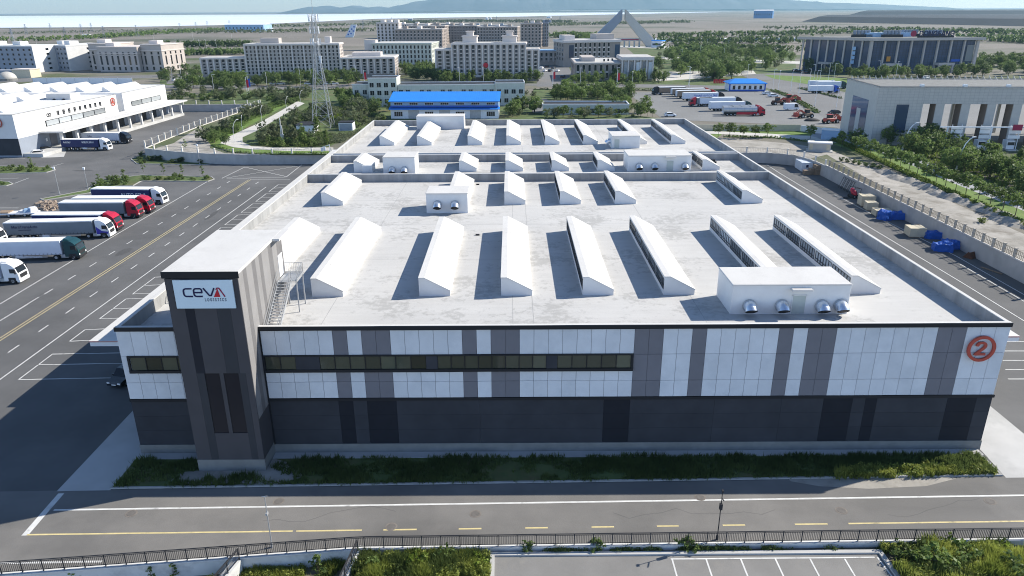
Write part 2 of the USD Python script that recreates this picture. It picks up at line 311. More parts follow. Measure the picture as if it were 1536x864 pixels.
# front road, kerbs, strip of grass
def slope(x, y0): return y0 + (x + 37.6) * .0158     # the front road is a little askew to the warehouse
FR = Polygon([(-300, slope(-300, 51.9)), (300, slope(300, 51.9)), (75, 45.72), (-11.7, 44.6), (-300, 15.8)]).intersection(YARD)
struct('front_road', MB().sheet(FR, .004), K['asphalt_front'], 'pale worn asphalt road along the front of the warehouse')
struct('apron', MB().sheet([(-38.8, 51.8), (-34.3, 51.9), (-34.3, 183), (-38.8, 183)], .01), K['apron'], 'pale concrete apron along the left side of the warehouse')
struct('apron', MB().sheet([(42.5, 53.0), (48.6, 53.1), (48.6, 183), (42.86, 183), (42.86, 57.0)], .01), K['apron'], 'pale concrete apron along the right side of the warehouse')
kb = MB()
for x0, x1 in ((-34.4, -20), (-20, 0), (0, 20), (20, 42.4)):
    a, b = slope(x0, 52.0), slope(x1, 52.0)
    kb.poly([(x0, a), (x1, b), (x1, b + .18), (x0, a + .18)], 0.0, .13)
kb.poly([(42.2, slope(42.2, 52.2)), (42.4, slope(42.4, 52.2)), (42.4, 56.5), (42.2, 56.5)], 0, .132)
struct('kerb', kb, K['kerb'], 'concrete kerb edging the strip of grass')
struct('verge', MB().sheet([(-34.3, slope(-34.3, 52.18)), (42.2, slope(42.2, 52.18)), (42.2, 56.35), (-34.3, 56.35)], .07), K['lawn_dark'], 'earth of the grass strip under the warehouse front')
struct('bare_earth', MB().sheet(Polygon([(-29.5, 53.2), (-27.5, 52.7), (-24, 52.9), (-20.5, 52.6), (-18.6, 53.6), (-19.4, 55.2), (-21.7, 56.2), (-21.7, 54.4), (-27.9, 54.4), (-29.2, 54.2)]).buffer(.35).buffer(-.2), .078), K['sand'], 'bare stony earth at the foot of the stair tower')
struct('dust_drift', MB().sheet(Polygon([(24, slope(24, 51.9)), (26, slope(26, 51.2)), (30, slope(30, 50.75)), (35, slope(35, 51.0)), (38, slope(38, 51.95))]).buffer(.25), .0062), K['sand'], 'pale sand washed over the kerb onto the road')
struct('foot_paving', MB().poly([(-34.3, 56.35), (42.6, 56.35), (42.6, 57.3), (-34.3, 57.3)], 0, .1), K['apron'], 'narrow paving along the foot of the warehouse')

# painted lines of the yard
wl, yl = MB(), MB()
def ln(mb, pts, w=.15, z=.008): mb.sheet(strip(pts, w), z)
ln(wl, [(-70.8, 60), (-72.4, 130), (-72.9, 174)], .16); ln(wl, [(-56.9, 40), (-56.9, 166)], .16)
ln(yl, [(-64.32, 45), (-63.6, 174)], .13); ln(yl, [(-63.8, 45), (-63.08, 174)], .13)
for k in range(19):
    y = 60.8 + k * 6.03; ln(wl, [(-60.4, y), (-60.4, y + 2.1)], .16); ln(wl, [(-67.6, y + 1.2), (-67.6, y + 3.3)], .16)
ln(wl, [(-67.7, 84), (-67.7, 97)], .15)
for y0 in [72., 82.] + [89. + 9.05 * k for k in range(9)]:
    ys = [y0, y0 + 3.5, y0 + 7.1] if y0 >= 89 else [y0, y0 + 3.5]
    if y0 == 72.: ys = [72., 75.6, 78.4]
    ln(wl, [(-54.8, ys[0]), (-54.8, ys[-1])], .14)
    for y in ys: ln(wl, [(-54.87, y), (-44.4 if y < 80 else -51.5, y + .3)], .14)
for pts in ([(332.8, 267.5), (367, 250.6), (430, 265), (453, 247)], [(340, 267), (453, 248)], [(375, 269), (435, 269)], [(340, 268), (430, 265.5)]):
    ln(wl, [gp(*p) for p in pts], .16)
for pts in ([(2, 248), (86, 250)],): pass
for pts in ([(1150, 247), (1170, 260), (1443, 424), (1560, 496)], [(1252, 292), (1310, 322), (1434, 384), (1536, 442)], [(1440, 396), (1536, 452)]):
    ln(wl, [gp(*p) for p in pts], .15)
for k in range(5): ln(wl, [gp(1496 + k * 4, 512.5 + k * 14.), gp(1560, 512.5 + k * 14.)], .15)
for pts in ([(0, 238), (38, 238)], [(80, 249), (95, 245)], [(0, 268), (28, 267)], [(22, 275), (43, 267)], [(0, 312), (28, 312)]):
    ln(wl, [gp(*p) for p in pts], .16)
# front road lines
K['manhole'] = mat('worn_cover', (.14, .13, .12), .8, .15, 3.); K['manhole_rim'] = mat('patched_rim', (.185, .165, .145), .85, .2, 2.)
ln(wl, [(-37.6, 49.3), (75, 51.1)], .2); ln(wl, [(-41.5, 43.1), (-30.5, 43.3)], .2)
ln(wl, [(-38.25, 51.5), (-38.05, 46.2)], .5, .0085)
def xroad(px, py=795): return gp(px, py)[0]
def yroad(x): return 46.3 + (x + 37.6) * .0128
for a, b in ((47, 440), (445, 543), (575, 625), (688, 722), (788, 822), (888, 922), (987, 1020), (1087, 1121), (1197, 1247), (1279, 1700)):
    x0, x1 = xroad(a), xroad(b); ln(yl, [(x0, yroad(x0)), (x1, yroad(x1))], .16, .009)
struct('road_markings', wl, K['line_white'], 'white painted lines of the yard and the front road')
struct('road_markings', yl, K['line_yellow'], 'yellow painted lines of the yard and the front road')
for i, (px, py) in enumerate(((197, 770), (418, 752), (587, 790), (713, 771), (1050, 746), (1262, 766), (1485, 752))):
    x, y = gp(px, py); m = MB().cyl((x, y, .0), (x, y, .014), .42, n=20); t = T('manhole_cover', f'round iron manhole cover in the front road, {ORD[i]} from the left', 'manhole', (x, y, 0))
    t.part('cover', MB().cyl((x, y, .004), (x, y, .02), .36, n=18), K['manhole'], world=True); t.part('collar', MB().cyl((x, y, .0), (x, y, .012), .48, n=18), K['manhole_rim'], world=True)

# mended patches and cracks of the asphalt
pm = MB()
for (x, y, lx, ly, a) in ((-48, 92, 1.2, 5.5, .05), (-66, 118, 1.6, 4.2, 0), (-60, 141, 1.0, 6.5, .02), (-79, 100, 2.6, 2.2, .3), (-83, 112, 3.4, 1.6, .2), (58, 120, 1.1, 6, 0), (61, 150, 1.2, 4, 0), (-95, 172, 4, 1.4, .3), (-110, 186, 5, 1.8, .2)): pm.sheet(Polygon([(x + math.cos(a + k * .7854) * lx * rng.uniform(.8, 1.1) * .6, y + math.sin(a + k * .7854) * ly * rng.uniform(.8, 1.1) * .6) for k in range(8)]), .0055)
for (x, y, ang, L_) in ((-20, 47.8, .1, 11), (8, 48.6, -.06, 14), (30, 48.2, .08, 9), (-61, 100, 1.5, 16), (-58.6, 128, 1.62, 20), (-69.5, 140, 1.5, 15), (57, 135, 1.55, 18), (63, 112, 1.6, 12)):
    p = [(x, y)]
    for k in range(10): ang2 = ang + rng.uniform(-.5, .5); p.append((p[-1][0] + math.cos(ang2) * L_ / 10, p[-1][1] + math.sin(ang2) * L_ / 10))
    pm.sheet(strip(p, .035), .0058)
struct('asphalt_repairs', pm, K['tar'], 'dark mended patches and cracks in the asphalt')
# roads, squares, paths and lawns on the upper land (pixel outlines read off the photograph, laid on the level)
def area(name, pts, m, dz, label): struct(name, MB().sheet(Polygon(gpl(pts)).difference(YARD.buffer(.3)), TZ + dz), m, label)
area('truck_park', [(940, 139), (1120, 136), (1165, 139), (1215, 163), (1258, 192), (1200, 188), (1010, 180), (990, 176)], K['lot'], .05, 'pale concrete truck park behind the warehouse')
area('road', [(1130, 124), (1175, 118), (1275, 140), (1262, 196), (1236, 180), (1170, 140)], K['road_far'], .04, 'wide grey road beside the truck park')
area('road', [(1262, 140), (1560, 150), (1560, 215), (1262, 196)], K['lot'], .045, 'pale concrete lanes under the tiled gate building')
area('road', [(238, 132.5), (420, 134), (520, 131), (640, 128.5), (760, 128), (945, 131), (1100, 134), (1110, 129), (945, 126), (640, 124.5), (520, 126.5), (420, 129.5), (238, 127.5)], K['road_far'], .03, 'grey road running across in front of the hotels')
area('square', [(806, 92), (850, 92), (862, 122), (868, 130), (805, 130)], K['road_far'], .036, 'paved square between the two stone buildings')
area('square', [(250, 113), (302, 113), (310, 125), (250, 126)], K['road_far'], .036, 'paved car park beside the long hotel')
area('square', [(1110, 112), (1210, 108), (1222, 116), (1130, 121)], K['road_far'], .036, 'paved forecourt of the dark glass building')
area('square', [(975, 108), (1130, 106), (1135, 112), (985, 122)], K['path'], .034, 'pale paved strip among the trees')
area('road', [(790, 150), (820, 148), (830, 160), (815, 170), (800, 170)], K['road_far'], .036, 'short grey lane beside the low pale shed')
area('road', [(900, 68), (1130, 72), (1130, 75), (900, 71)], K['path'], .03, 'pale road far behind the arch')
area('road', [(960, 84), (1200, 92), (1200, 96), (960, 88)], K['path'], .03, 'pale road through the wooded park')
area('road', [(0, 118), (260, 112), (260, 116), (0, 124)], K['road_far'], .03, 'grey road behind the distant blocks on the left')
area('lawn', [(300, 137), (530, 133), (560, 150), (585, 178), (560, 186), (490, 222), (470, 232), (330, 224), (318, 210), (360, 190)], K['lawn_dark'], .02, 'rough green land round the lattice mast')
area('lawn', [(560, 160), (800, 160), (945, 172), (1010, 180), (900, 181), (560, 181)], K['lawn_dark'], .022, 'green land behind the warehouse')
area('lawn', [(800, 134), (945, 137), (950, 160), (800, 160)], K['lawn_dark'], .024, 'green land among the trees beside the truck park')
area('lawn', [(940, 72), (1190, 76), (1195, 105), (1150, 118), (1100, 130), (960, 128), (840, 128), (840, 118), (985, 110)], K['lawn_dark'], .02, 'green floor of the wooded park')
area('lawn', [(1145, 112), (1275, 118), (1275, 134), (1215, 127), (1160, 118)], K['lawn'], .06, 'bright lawn before the dark glass building')
area('lawn', [(240, 128), (520, 126), (520, 118), (240, 120)], K['lawn_dark'], .02, 'green land in front of the long hotel')
area('lawn', [(1075, 208), (1085, 200), (1205, 203), (1240, 212), (1260, 206), (1200, 192), (1050, 190)], K['lawn'], .024, 'grass strip behind the warehouse, before the tan wall')
area('gravel_strip', [(1090, 207), (1190, 216), (1245, 225), (1300, 247), (1420, 300), (1560, 362), (1560, 440), (1440, 350), (1240, 232), (1195, 243), (1110, 238), (1000, 238), (1000, 207)], K['sand'], .03, 'pale uneven gravel strip between the fence and the hedge')
area('gravel_strip', [(260, 215), (300, 190), (318, 200), (315, 222), (360, 238), (470, 240), (480, 235), (470, 250), (330, 246), (230, 236), (218, 227)], K['sand'], .028, 'pale rubble strip between the left fence and the winding path')
PATHL = [(500, 221.5), (421, 221.5), (377, 219.5), (364, 213), (364, 206), (388, 195), (421, 175), (457, 155), (446, 152), (421, 166.5), (388, 185), (355, 199.7), (337, 208.5), (330.6, 215), (350.5, 221), (377, 224), (430, 226.5), (500, 226)]
area('path', PATHL, K['path'], .045, 'pale path winding past the green mound')
area('lawn', [(330, 214), (355, 199), (440, 152), (425, 150), (345, 195), (312, 212), (318, 220), (352, 228), (430, 231), (500, 231), (500, 227), (377, 224), (350, 221)], K['lawn'], .03, 'bright grass edging the winding path')
area('path', [(1010, 199), (1100, 202), (1190, 208), (1240, 216), (1255, 214), (1215, 204), (1100, 198), (1010, 195)], K['path'], .047, 'pale path curving behind the warehouse')
area('path', [(1215, 206), (1262, 210), (1340, 236), (1430, 275), (1560, 326), (1560, 300), (1430, 255), (1330, 222), (1262, 200), (1222, 196)], K['path_blue'], .035, 'grey path shaded by the row of small trees')
area('lawn', [(1262, 206), (1345, 233), (1440, 272), (1560, 322), (1560, 345), (1430, 290), (1330, 247), (1250, 216)], K['lawn'], .034, 'grass between the clipped hedge and the grey path')
area('lawn', [(1300, 208), (1420, 232), (1560, 290), (1560, 252), (1450, 232), (1400, 212), (1305, 199)], K['lawn_dark'], .033, 'grass floor of the tree belt before the tiled gate building')

# green islands of the yard
def island(px, label):
    p = Polygon([gp(*q) for q in px]).buffer(.6).buffer(-.6)
    rim = MB().poly(p.difference(p.buffer(-.22)), 0, .14); struct('traffic_island', rim, K['kerb'], label + ', pale kerb')
    struct('traffic_island', MB().sheet(p.buffer(-.2), .08), K['lawn_dark'], label); return p
ISL = [island([(60, 299), (128, 286), (152, 270), (212, 263), (318, 265.5), (322, 269), (312, 272.5), (212, 272), (200, 279), (172, 280), (134, 290), (66, 301)], 'curved green island behind the parked lorries'),
       island([(-20, 249), (76, 251), (84, 255), (70, 259), (-20, 262)], 'long green island before the left warehouse'),
       island([(-20, 270), (14, 273), (20, 276), (10, 279), (-20, 281)], 'small green island at the left edge'),
       island([(196, 239), (215, 232), (250, 238), (318, 246), (312, 247.5), (260, 247), (205, 246)], 'bushy green corner under the curved wall')]

# lower car park in front
LP = Polygon([gp(742, 835, LZ + .12), gp(1318, 831, LZ + .12), gp(1345, 868, LZ + .12), gp(1420, 960, LZ + .12), gp(740, 960, LZ + .12)])
struct('car_park', MB().sheet(LP, LZ + .12), K['car_park'], 'small paved car park below the front railing')
struct('kerb', MB().poly(LP.buffer(.34, join_style=2).difference(LP), LZ - .1, LZ + .26), K['apron'], 'pale kerb round the small car park')
bl = MB(); ln(bl, [gp(1006, 838.5, LZ + .12), gp(1312, 836, LZ + .12)], .13, LZ + .128)
for x in (1008, 1059, 1111, 1163, 1215, 1267): a = gp(x, 838.2, LZ + .12); ln(bl, [a, (a[0] - .05, a[1] - 5.2)], .12, LZ + .1285)
ln(bl, [gp(1316, 836, LZ + .12), gp(1342, 870, LZ + .12)], .12, LZ + .129)
struct('road_markings', bl, K['line_white'], 'white bay lines of the small car park')

# far country: lake, slag banks, mountains
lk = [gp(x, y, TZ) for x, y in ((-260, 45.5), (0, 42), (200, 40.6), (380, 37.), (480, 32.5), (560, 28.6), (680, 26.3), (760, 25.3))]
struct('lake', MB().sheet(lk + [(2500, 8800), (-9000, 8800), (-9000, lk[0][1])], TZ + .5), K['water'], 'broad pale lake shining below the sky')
def bank(name, pts, h, run, m, label):
    """an embankment with sloping sides and a flat top"""
    p = Polygon(pts); q = p.buffer(-run, join_style=2); P = np.array(p.exterior.coords)[:-1]; Q = np.array(q.exterior.coords)[:-1]
    mb = MB(); n = len(P)
    if len(Q) == n:
        k = int(np.argmin(np.linalg.norm(Q - P[0], axis=1))); Q = np.roll(Q, -k, axis=0)
        if np.linalg.norm(Q[1] - P[1]) > np.linalg.norm(Q[-1] - P[1]): Q = np.vstack([Q[:1], Q[1:][::-1]])
        V = np.vstack([np.column_stack([P, np.full(n, TZ - 1)]), np.column_stack([Q, np.full(n, TZ + h)])])
        mb.add(V, [(i, (i + 1) % n, (i + 1) % n + n, i + n) for i in range(n)])
    mb.sheet(q, TZ + h); struct(name, mb, m, label)
bank('slag_bank', [(800, 2150), (985, 1500), (1500, 900), (5200, 900), (5200, 2600), (1050, 2700)], 13, 45, K['slag'], 'dark slag embankment far on the right')
bank('slag_bank', [(1400, 3300), (5200, 2750), (7800, 2750), (7800, 5200), (2300, 5200)], 20, 70, K['slag'], 'farther dark slag embankment near the horizon')
def mountain(x0, x1, d0, depth, prof, seed, label):
    """a range whose crest line is given as seen, with ridges and spurs of its own"""
    nx, ny = 190, 26; X = np.linspace(x0, x1, nx); Z = np.zeros((ny, nx)); Yv = d0 + depth * np.arange(ny) / (ny - 1)
    for i, x in enumerate(X):
        px = 768 + FOCAL * x / (d0 * .934 + 13); want = (14.6 - (px - 768) * .00575 - np.interp(px, [p[0] for p in prof], [p[1] for p in prof])) / FOCAL / 1.145
        t = np.arange(ny) / (ny - 1); q = np.column_stack([np.full(ny, x) / 700., Yv / 900., np.full(ny, seed)])
        rg = 1 - np.abs(2 * meshkit.fbm(q * .8 + 7, 5, seed + 3) - 1); z = np.sin(math.pi * np.clip(.03 + t * .95, 0, 1)) ** .9 * (.35 + .75 * rg + .3 * meshkit.fbm(q * 2.3, 4, seed))
        k = np.max(z / Yv); want *= .93 + .14 * meshkit.fbm(np.array([x / 260., seed, 0.]), 4, seed)
        Z[:, i] = z / k * max(0., want) + HC * z / z.max() if want > 0 else -6
    V = [(X[i], Yv[j], TZ - 6 + max(0, Z[j, i])) for j in range(ny) for i in range(nx)]
    F = [(j * nx + i, j * nx + i + 1, (j + 1) * nx + i + 1, (j + 1) * nx + i) for j in range(ny - 1) for i in range(nx - 1)]
    struct('mountains', MB().add(V, F), K['rock'], label)
mountain(-4400, 7000, 12000, 3600, [(370, 24), (398, 21), (420, 13), (436, 9), (450, 8.5), (474, 12), (500, 7.5), (520, 11), (545, 9.5), (562, 12.5), (582, 7), (602, 2), (622, .5), (645, -4), (680, -7), (760, -9), (860, -10), (960, -12), (1060, -10), (1160, -5), (1260, 1), (1350, 5), (1450, 8), (1600, 10)], 3, 'blue hazy mountain range beyond the plain')
# ================================================================= THE WAREHOUSE
X0, X1, Y0, Y1, H, DK = -34.2, 42.8, 57.35, 183.0, 12.68, 11.4
CW1, CW2A, CW2B = 119.6, 136.6, 138.4
W = T('warehouse', 'large white and grey panelled warehouse with flat pale roof full of skylights', 'warehouse', (4.3, Y0, 0))
def wp(name, mb, m, parent=None, **k): return W.part(name, mb, m, parent, world=True, **k)
wp('wall', MB().box(X0 + .12, X1 - .12, Y0 + .12, CW2A + .3, 0, DK - .05), K['parapet'])
wp('wall', MB().box(X0 + .12, X1 - .12, CW2B, Y1 - .05, 0, DK - .05), K['parapet'])
rf = wp('roof', MB().box(X0 + .3, X1 - .3, Y0 + .3, CW1, DK - .04, DK), K['roof'])
wp('roof', MB().box(X0 + .3, X1 - .3, CW1 + .3, CW2A, DK - .04, DK - .002), K['roof'])
wp('roof', MB().box(X0 + .3, X1 - .3, CW2B + .3, Y1 - .3, DK - .04, DK), K['roof'])
# screed joints scored in the roof
jt = MB()
for x in (-17.4, -.0, 1.9, 17.6): jt.box(x - .02, x + .02, Y0 + .4, CW1 - .1, DK + .001, DK + .006)
for y in (79., 93.5, 107.): jt.box(X0 + .4, X1 - .4, y - .02, y + .02, DK + .001, DK + .0055)
for x in (-12., 2.1, 20.): jt.box(x - .02, x + .02, CW2B + .4, Y1 - .4, DK + .001, DK + .006)
wp('roof_joints', jt, K['parapet'], rf)
def para(x0, x1, y0, y1, z1=H, z0=0.2, m='parapet'): wp('parapet', MB().box(x0, x1, y0, y1, z0 + DK - .3, z1 - .05), K[m]); wp('coping', MB().box(x0 - .03, x1 + .03, y0 - .03, y1 + .03, z1 - .05, z1 + .02), K['roof_white'])
para(X0 + .05, X0 + .33, Y0 + .3, CW2B + .01, m='parapet'); para(X1 - .33, X1 - .05, Y0 + .3, CW2B + .01)
para(X0 + .05, X0 + .33, CW2B + .34, Y1 - .3); para(X1 - .33, X1 - .05, CW2B + .34, Y1 - .3)
para(X0 + .35, X1 - .35, CW1, CW1 + .3); para(X0 + .35, X1 - .35, CW2A, CW2A + .3); para(X0 + .05, X1 - .05, CW2B, CW2B + .3, H + .02, m='render_shade')
para(X0 + .05, X1 - .05, Y1 - .28, Y1)
wp('parapet', MB().box(X0 + .1, X1 - .1, Y0 + .06, Y0 + .3, DK - .1, H - .05), K['parapet'])
wp('coping', MB().box(X0 - .04, X1 + .04, Y0 + .0, Y0 + .33, H - .05, H + .03), K['roof_white'])
wp('cap_trim', MB().box(X0 - .05, X1 + .05, Y0 - .1, Y0 - .001, H - .34, H + .025), K['black'], label='black metal cap along the top of the front')
# outer skins of the long sides
MODW = (X1 - X0) / 62
for sx, xs in ((-1, X0), (1, X1)):
    wp('side_cladding', MB().box(*((xs, xs + .1) if sx < 0 else (xs - .1, xs)), Y0 + .12, Y1, 5.7, H - .1), K['panel_white'])
    wp('side_base', MB().box(*((xs + .02, xs + .11) if sx < 0 else (xs - .11, xs - .02)), Y0 + .12, Y1, 0.02, 5.65), K['panel_dark'])
wp('side_cladding', MB().box(X0, X1, Y1 - .04, Y1 + .05, .02, H - .1), K['panel_white'])
# front: single panels, bays counted from the left corner
seq = ['w'] * 15 + ['g'] + ['w'] + ['g'] * 2 + ['w'] * 5 + ['g', 'w', 'g', 'g'] + ['w'] * 8 + ['g'] * 2 + ['w'] * 2 + ['g'] + ['w'] * 5 + ['g', 'w', 'g', 'g'] + ['w'] * 7 + ['g'] * 2 + ['w'] * 3
TW0, TW1 = -27.75, -21.88                              # the stair tower
for i, c in enumerate(seq):
    x0, x1 = X0 + i * MODW, X0 + (i + 1) * MODW
    if x0 > TW0 - .6 and x1 < TW1 + .4: continue
    if x0 < TW0 < x1: x1 = TW0
    if x0 < TW1 < x1: x0 = TW1
    win = (x1 < TW0 + .1 and x0 > X0 + .5) or (TW1 - .1 <= x0 and x1 < 10.7)
    rows = [(5.72, 7.34), (7.34, 9.9), (9.9, 12.36)]
    if win: rows = [(5.72, 7.34), (7.34, 8.36), (9.98, 12.36)]
    for z0, z1 in rows:
        wp('wall_panel', MB().box(x0 + .016, x1 - .016, Y0 + .0 + rng.uniform(0, .006), Y0 + .11, z0 + .014, z1 - .014), K['panel_white' if c == 'w' else 'panel_grey'])
    if i == 0 and not win: pass
wp('panel_backing', MB().box(X0 + .01, TW0, Y0 + .05, Y0 + .119, 5.7, 12.36), K['panel_grey']); wp('panel_backing', MB().box(TW1, X1 - .01, Y0 + .05, Y0 + .119, 5.7, 12.36), K['panel_grey'])
wp('band_trim', MB().box(X0 - .03, TW0, Y0 - .07, Y0 + .1, 5.45, 5.71), K['black']); wp('band_trim', MB().box(TW1, X1 + .1, Y0 - .07, Y0 + .1, 5.45, 5.71), K['black'])
dark = [(-15.63, -14.33), (-13.09, -10.46), (8.09, 10.45), (27.75, 30.35), (31.5, 32.53), (38.82, 41.42)]
edges = sorted({X0, TW0, TW1, X1, -3.0, 18.0, 24.0, *[e for d in dark for e in d]})
for a, b in zip(edges[:-1], edges[1:]):
    if TW0 <= a < TW1: continue
    d = any(abs(a - p) < .01 for p, q in dark)
    for z0, z1 in ((.98, 2.45), (2.45, 3.95), (3.95, 5.45)):
        wp('base_panel', MB().box(a + .008, b - .008, Y0 + .03, Y0 + .119, z0 + .006, z1 - .006), K['panel_black' if d else 'panel_dark'])
wp('plinth', MB().box(X0 - .02, TW0, Y0 - .04, Y0 + .11, .0, .97), K['plinth']); wp('plinth', MB().box(TW1, X1 + .02, Y0 - .04, Y0 + .11, .0, .97), K['plinth'])
# window bands
def band(x0, x1, bays, piers, dark_=()):
    fr = wp('window_band', MB().box(x0, x1, Y0 - .12, Y0 + .04, 9.86, 9.99).box(x0, x1, Y0 - .16, Y0 + .04, 8.34, 8.6).box(x0, x0 + .2, Y0 - .12, Y0 + .04, 8.6, 9.86).box(x1 - .2, x1, Y0 - .12, Y0 + .04, 8.6, 9.86).box(x0 + .2, x1 - .2, Y0 + .042, Y0 + .05, 8.6, 9.86), K['black'])
    cuts = [x0 + .2] + sorted([p for q in piers for p in q]) + [x1 - .2]
    for p, q in piers: wp('window_pier', MB().box(p, q, Y0 - .08, Y0 + .03, 8.6, 9.86), K['panel_dark'], fr)
    for a, b in zip(cuts[0::2], cuts[1::2]):
        n = max(1, round((b - a) / 1.24)); w = (b - a) / n
        for k in range(n):
            wp('pane', MB().box(a + k * w + .035, a + (k + 1) * w - .035, Y0 - .03, Y0 - .01, 8.62, 9.84), K['pane'], fr)
            if k: wp('mullion', MB().box(a + k * w - .035, a + k * w + .035, Y0 - .08, Y0 + .03, 8.6, 9.86), K['black'], fr)
band(-21.86, 10.5, 26, [(-19.0, -16.9), (-7.6, -6.6), (2.9, 3.85)]); band(-33.65, TW0, 5, [])
wp('window_blind', MB().box(-16.8, 10.2, Y0 - .005, Y0 + .02, 9.0, 9.8), K['brick']) if False else None

# skylights: saw-tooth lights with the glass in their upright left face
K['seam'] = mat('grey_seam_sealant', (.46, .455, .44), .8, .1, .8)
def skylight(x, y0, y1, notch=False):
    z = DK; w, h, fl, e = 3.05, 1.95, .6, .58
    body = MB().ext([(x + .12, z), (x + w, z), (x + w, z + e), (x + fl, z + h - .06), (x + .12, z + h - .06)], y0 + .12, y1 - .12)
    s = wp('skylight', body, K['roof_white'])
    pr = [(x, z), (x + w + .02, z), (x + w + .02, z + e + .03), (x + fl, z + h), (x, z + h)]
    wp('gable', MB().ext(pr, y0, y0 + .13), K['white_wall'], s); wp('gable', MB().ext(pr, y1 - .13, y1), K['white_wall'], s)
    wp('roof_slab', MB().ext([(x, z + h - .1), (x + fl - .02, z + h - .1), (x + w + .05, z + e - .08), (x + w + .05, z + e + .035), (x + fl, z + h + .006), (x - .03, z + h + .006)], y0 - .03, y1 + .03), K['roof_white'], s)
    sm = MB(); r_ = random.Random(int(x * 10 + y0)); dzx = (e + .03 - h) / (w - fl)
    for k in range(1, int((y1 - y0) / 2.3)):
        yy = y0 + k * 2.3 + r_.uniform(-.05, .05); sm.bar((x + fl + .02, yy, z + h - .0), (x + w + .04, yy, z + e + .035), .05, .024)
    for q in (.12, .52): xx = x + fl + q * (w - fl); sm.bar((xx, y0, z + h + dzx * q * (w - fl)), (xx, y1, z + h + dzx * q * (w - fl)), .06, .03)
    wp('slab_seams', sm, K['seam'], s, kind='stuff')
    L = y1 - y0; n = max(2, round(L / 4.55)); bw = (L - .3) / n
    fr, pn = MB().box(x + .0, x + .12, y0 + .13, y1 - .13, z, z + .5).box(x, x + .12, y0 + .13, y1 - .13, z + h - .3, z + h - .1), MB()
    wp('upstand', fr, K['white_wall'], s)
    for k in range(n):
        a, b = y0 + .15 + k * bw + .16, y0 + .15 + (k + 1) * bw - .16
        fm = MB().box(x + .02, x + .1, a - .32 if k else a - .02, a, z + .5, z + h - .3)
        g = MB(); nb = 6
        for j in range(nb + 1): yy = a + (b - a) * j / nb; g.box(x - .015, x + .03, yy - .035, yy + .035, z + .5, z + h - .3)
        for zz in (z + .52, z + .83, z + h - .32): g.box(x - .02, x + .03, a, b, zz - .035, zz + .03)
        wp('window_frame', g, K['rail_dark'], s); wp('pane', MB().box(x + .05, x + .07, a, b, z + .5, z + h - .3), K['skypane'], s)
        wp('window_pier', fm, K['white_wall'], s)
    if notch: wp('side_box', MB().box(x + 1.5, x + w + .25, y0 - .35, y0 + 2.6, z, z + 1.25), K['white_wall'], s)
K['skypane'] = panemat('skylight_pane', (.34, .36, .37), .1)
CX = [-27.8, -19.95, -9.3, -1.15, 6.95, 15.0, 25.35, 33.45]
for x in CX: skylight(x, 67.6, 90.4)
for i in (0, 2, 3, 4, 5, 7): skylight(CX[i], 104.0, 118.3)
for i in (0, 2, 3, 4, 5, 7): skylight(CX[i], 127.4, 135.6, i == 0)
for x in CX: skylight(x, 154.4, 178.2)

# roof houses with their exhaust hoods
def hood(parent, x, y, z, r=.5):
    o = MB(); nr, ns = 9, 18; V = []                  # a duct that comes out of the wall and bends down
    for k in range(nr):
        a = max(0, k - 1) / (nr - 2) * .93; cy_ = y - (.0 if k == 0 else .14) - .75 * math.sin(a); cz_ = z - .75 * (1 - math.cos(a))
        for j in range(ns): t_ = j * 2 * math.pi / ns; u_ = math.sin(t_) * r; V.append((x + math.cos(t_) * r, cy_ - u_ * math.sin(a), cz_ + u_ * math.cos(a)))
    o.add(V, [(k * ns + j, (k + 1) * ns + j, (k + 1) * ns + (j + 1) % ns, k * ns + (j + 1) % ns) for k in range(nr - 1) for j in range(ns)])
    d = wp('exhaust_hood', o, K['steel'], parent, smooth=True)
    wp('hood_mouth', MB().cyl((x, y - .14 - .75 * math.sin(.93) + .03, z - .75 * (1 - math.cos(.93)) + .04), (x, y - .14 - .75 * math.sin(.93) - .01, z - .75 * (1 - math.cos(.93)) - .013), r * .95, r * .95, 18), K['chassis'], parent); wp('hood_collar', MB().cyl((x, y + .0, z), (x, y - .08, z), r + .09, n=18), K['galv'], parent)
def house(x0, x1, y0, y1, z1, hoods=(), door=None, lip=True, m='render_shade'):
    h = wp('roof_house', MB().rbox(x0, x1, y0, y1, DK, z1 - .12, .03), K[m])
    wp('house_roof', MB().rbox(x0 - .06, x1 + .06, y0 - .06, y1 + .06, z1 - .118, z1, .05), K['roof_white'], h)
    for x, z in hoods: hood(h, x, y0 - .06, DK + z + .05, .56)
    if door:
        a, b = door; wp('door', MB().box(a, b, y0 - .03, y0 + .01, DK + .05, DK + 1.85), K['door_grey'], h)
        wp('door_frame', MB().box(a - .06, a, y0 - .05, y0 + .01, DK, DK + 1.91).box(b, b + .06, y0 - .05, y0 + .01, DK, DK + 1.91).box(a - .06, b + .06, y0 - .05, y0 + .01, DK + 1.85, DK + 1.91), K['render_shade'], h)
        wp('door_hood', MB().rbox(a - .35, b + .35, y0 - .6, y0 - .06, DK + 2.45, DK + 2.62, .04), K['roof_white'], h)
    return h
K['door_grey'] = mat('grey_green_door', (.42, .46, .43), .5, .04, 1.)
house(20.22, 31.1, 62.6, 67.45, 14.35, [(21.9, .82), (24.9, .82), (28.6, .78), (30.35, .82)], (25.85, 27.05))
house(-12.0, -6.2, 99.4, 104.0, 14.25, [(-10.45, 1.15), (-8.0, 1.15)])
house(-22.4, -16.85, 126.0, 131.2, 14.3, [(-20.85, .62), (-18.7, .62)])
house(20.25, 31.3, 126.75, 132.2, 14.2, [(22.2, .85), (24.9, .85), (30.2, .85)], (27.0, 28.15))
h5 = house(20.4, 26.1, 149.6, 155.6, 13.95, (), (20.9, 21.9))
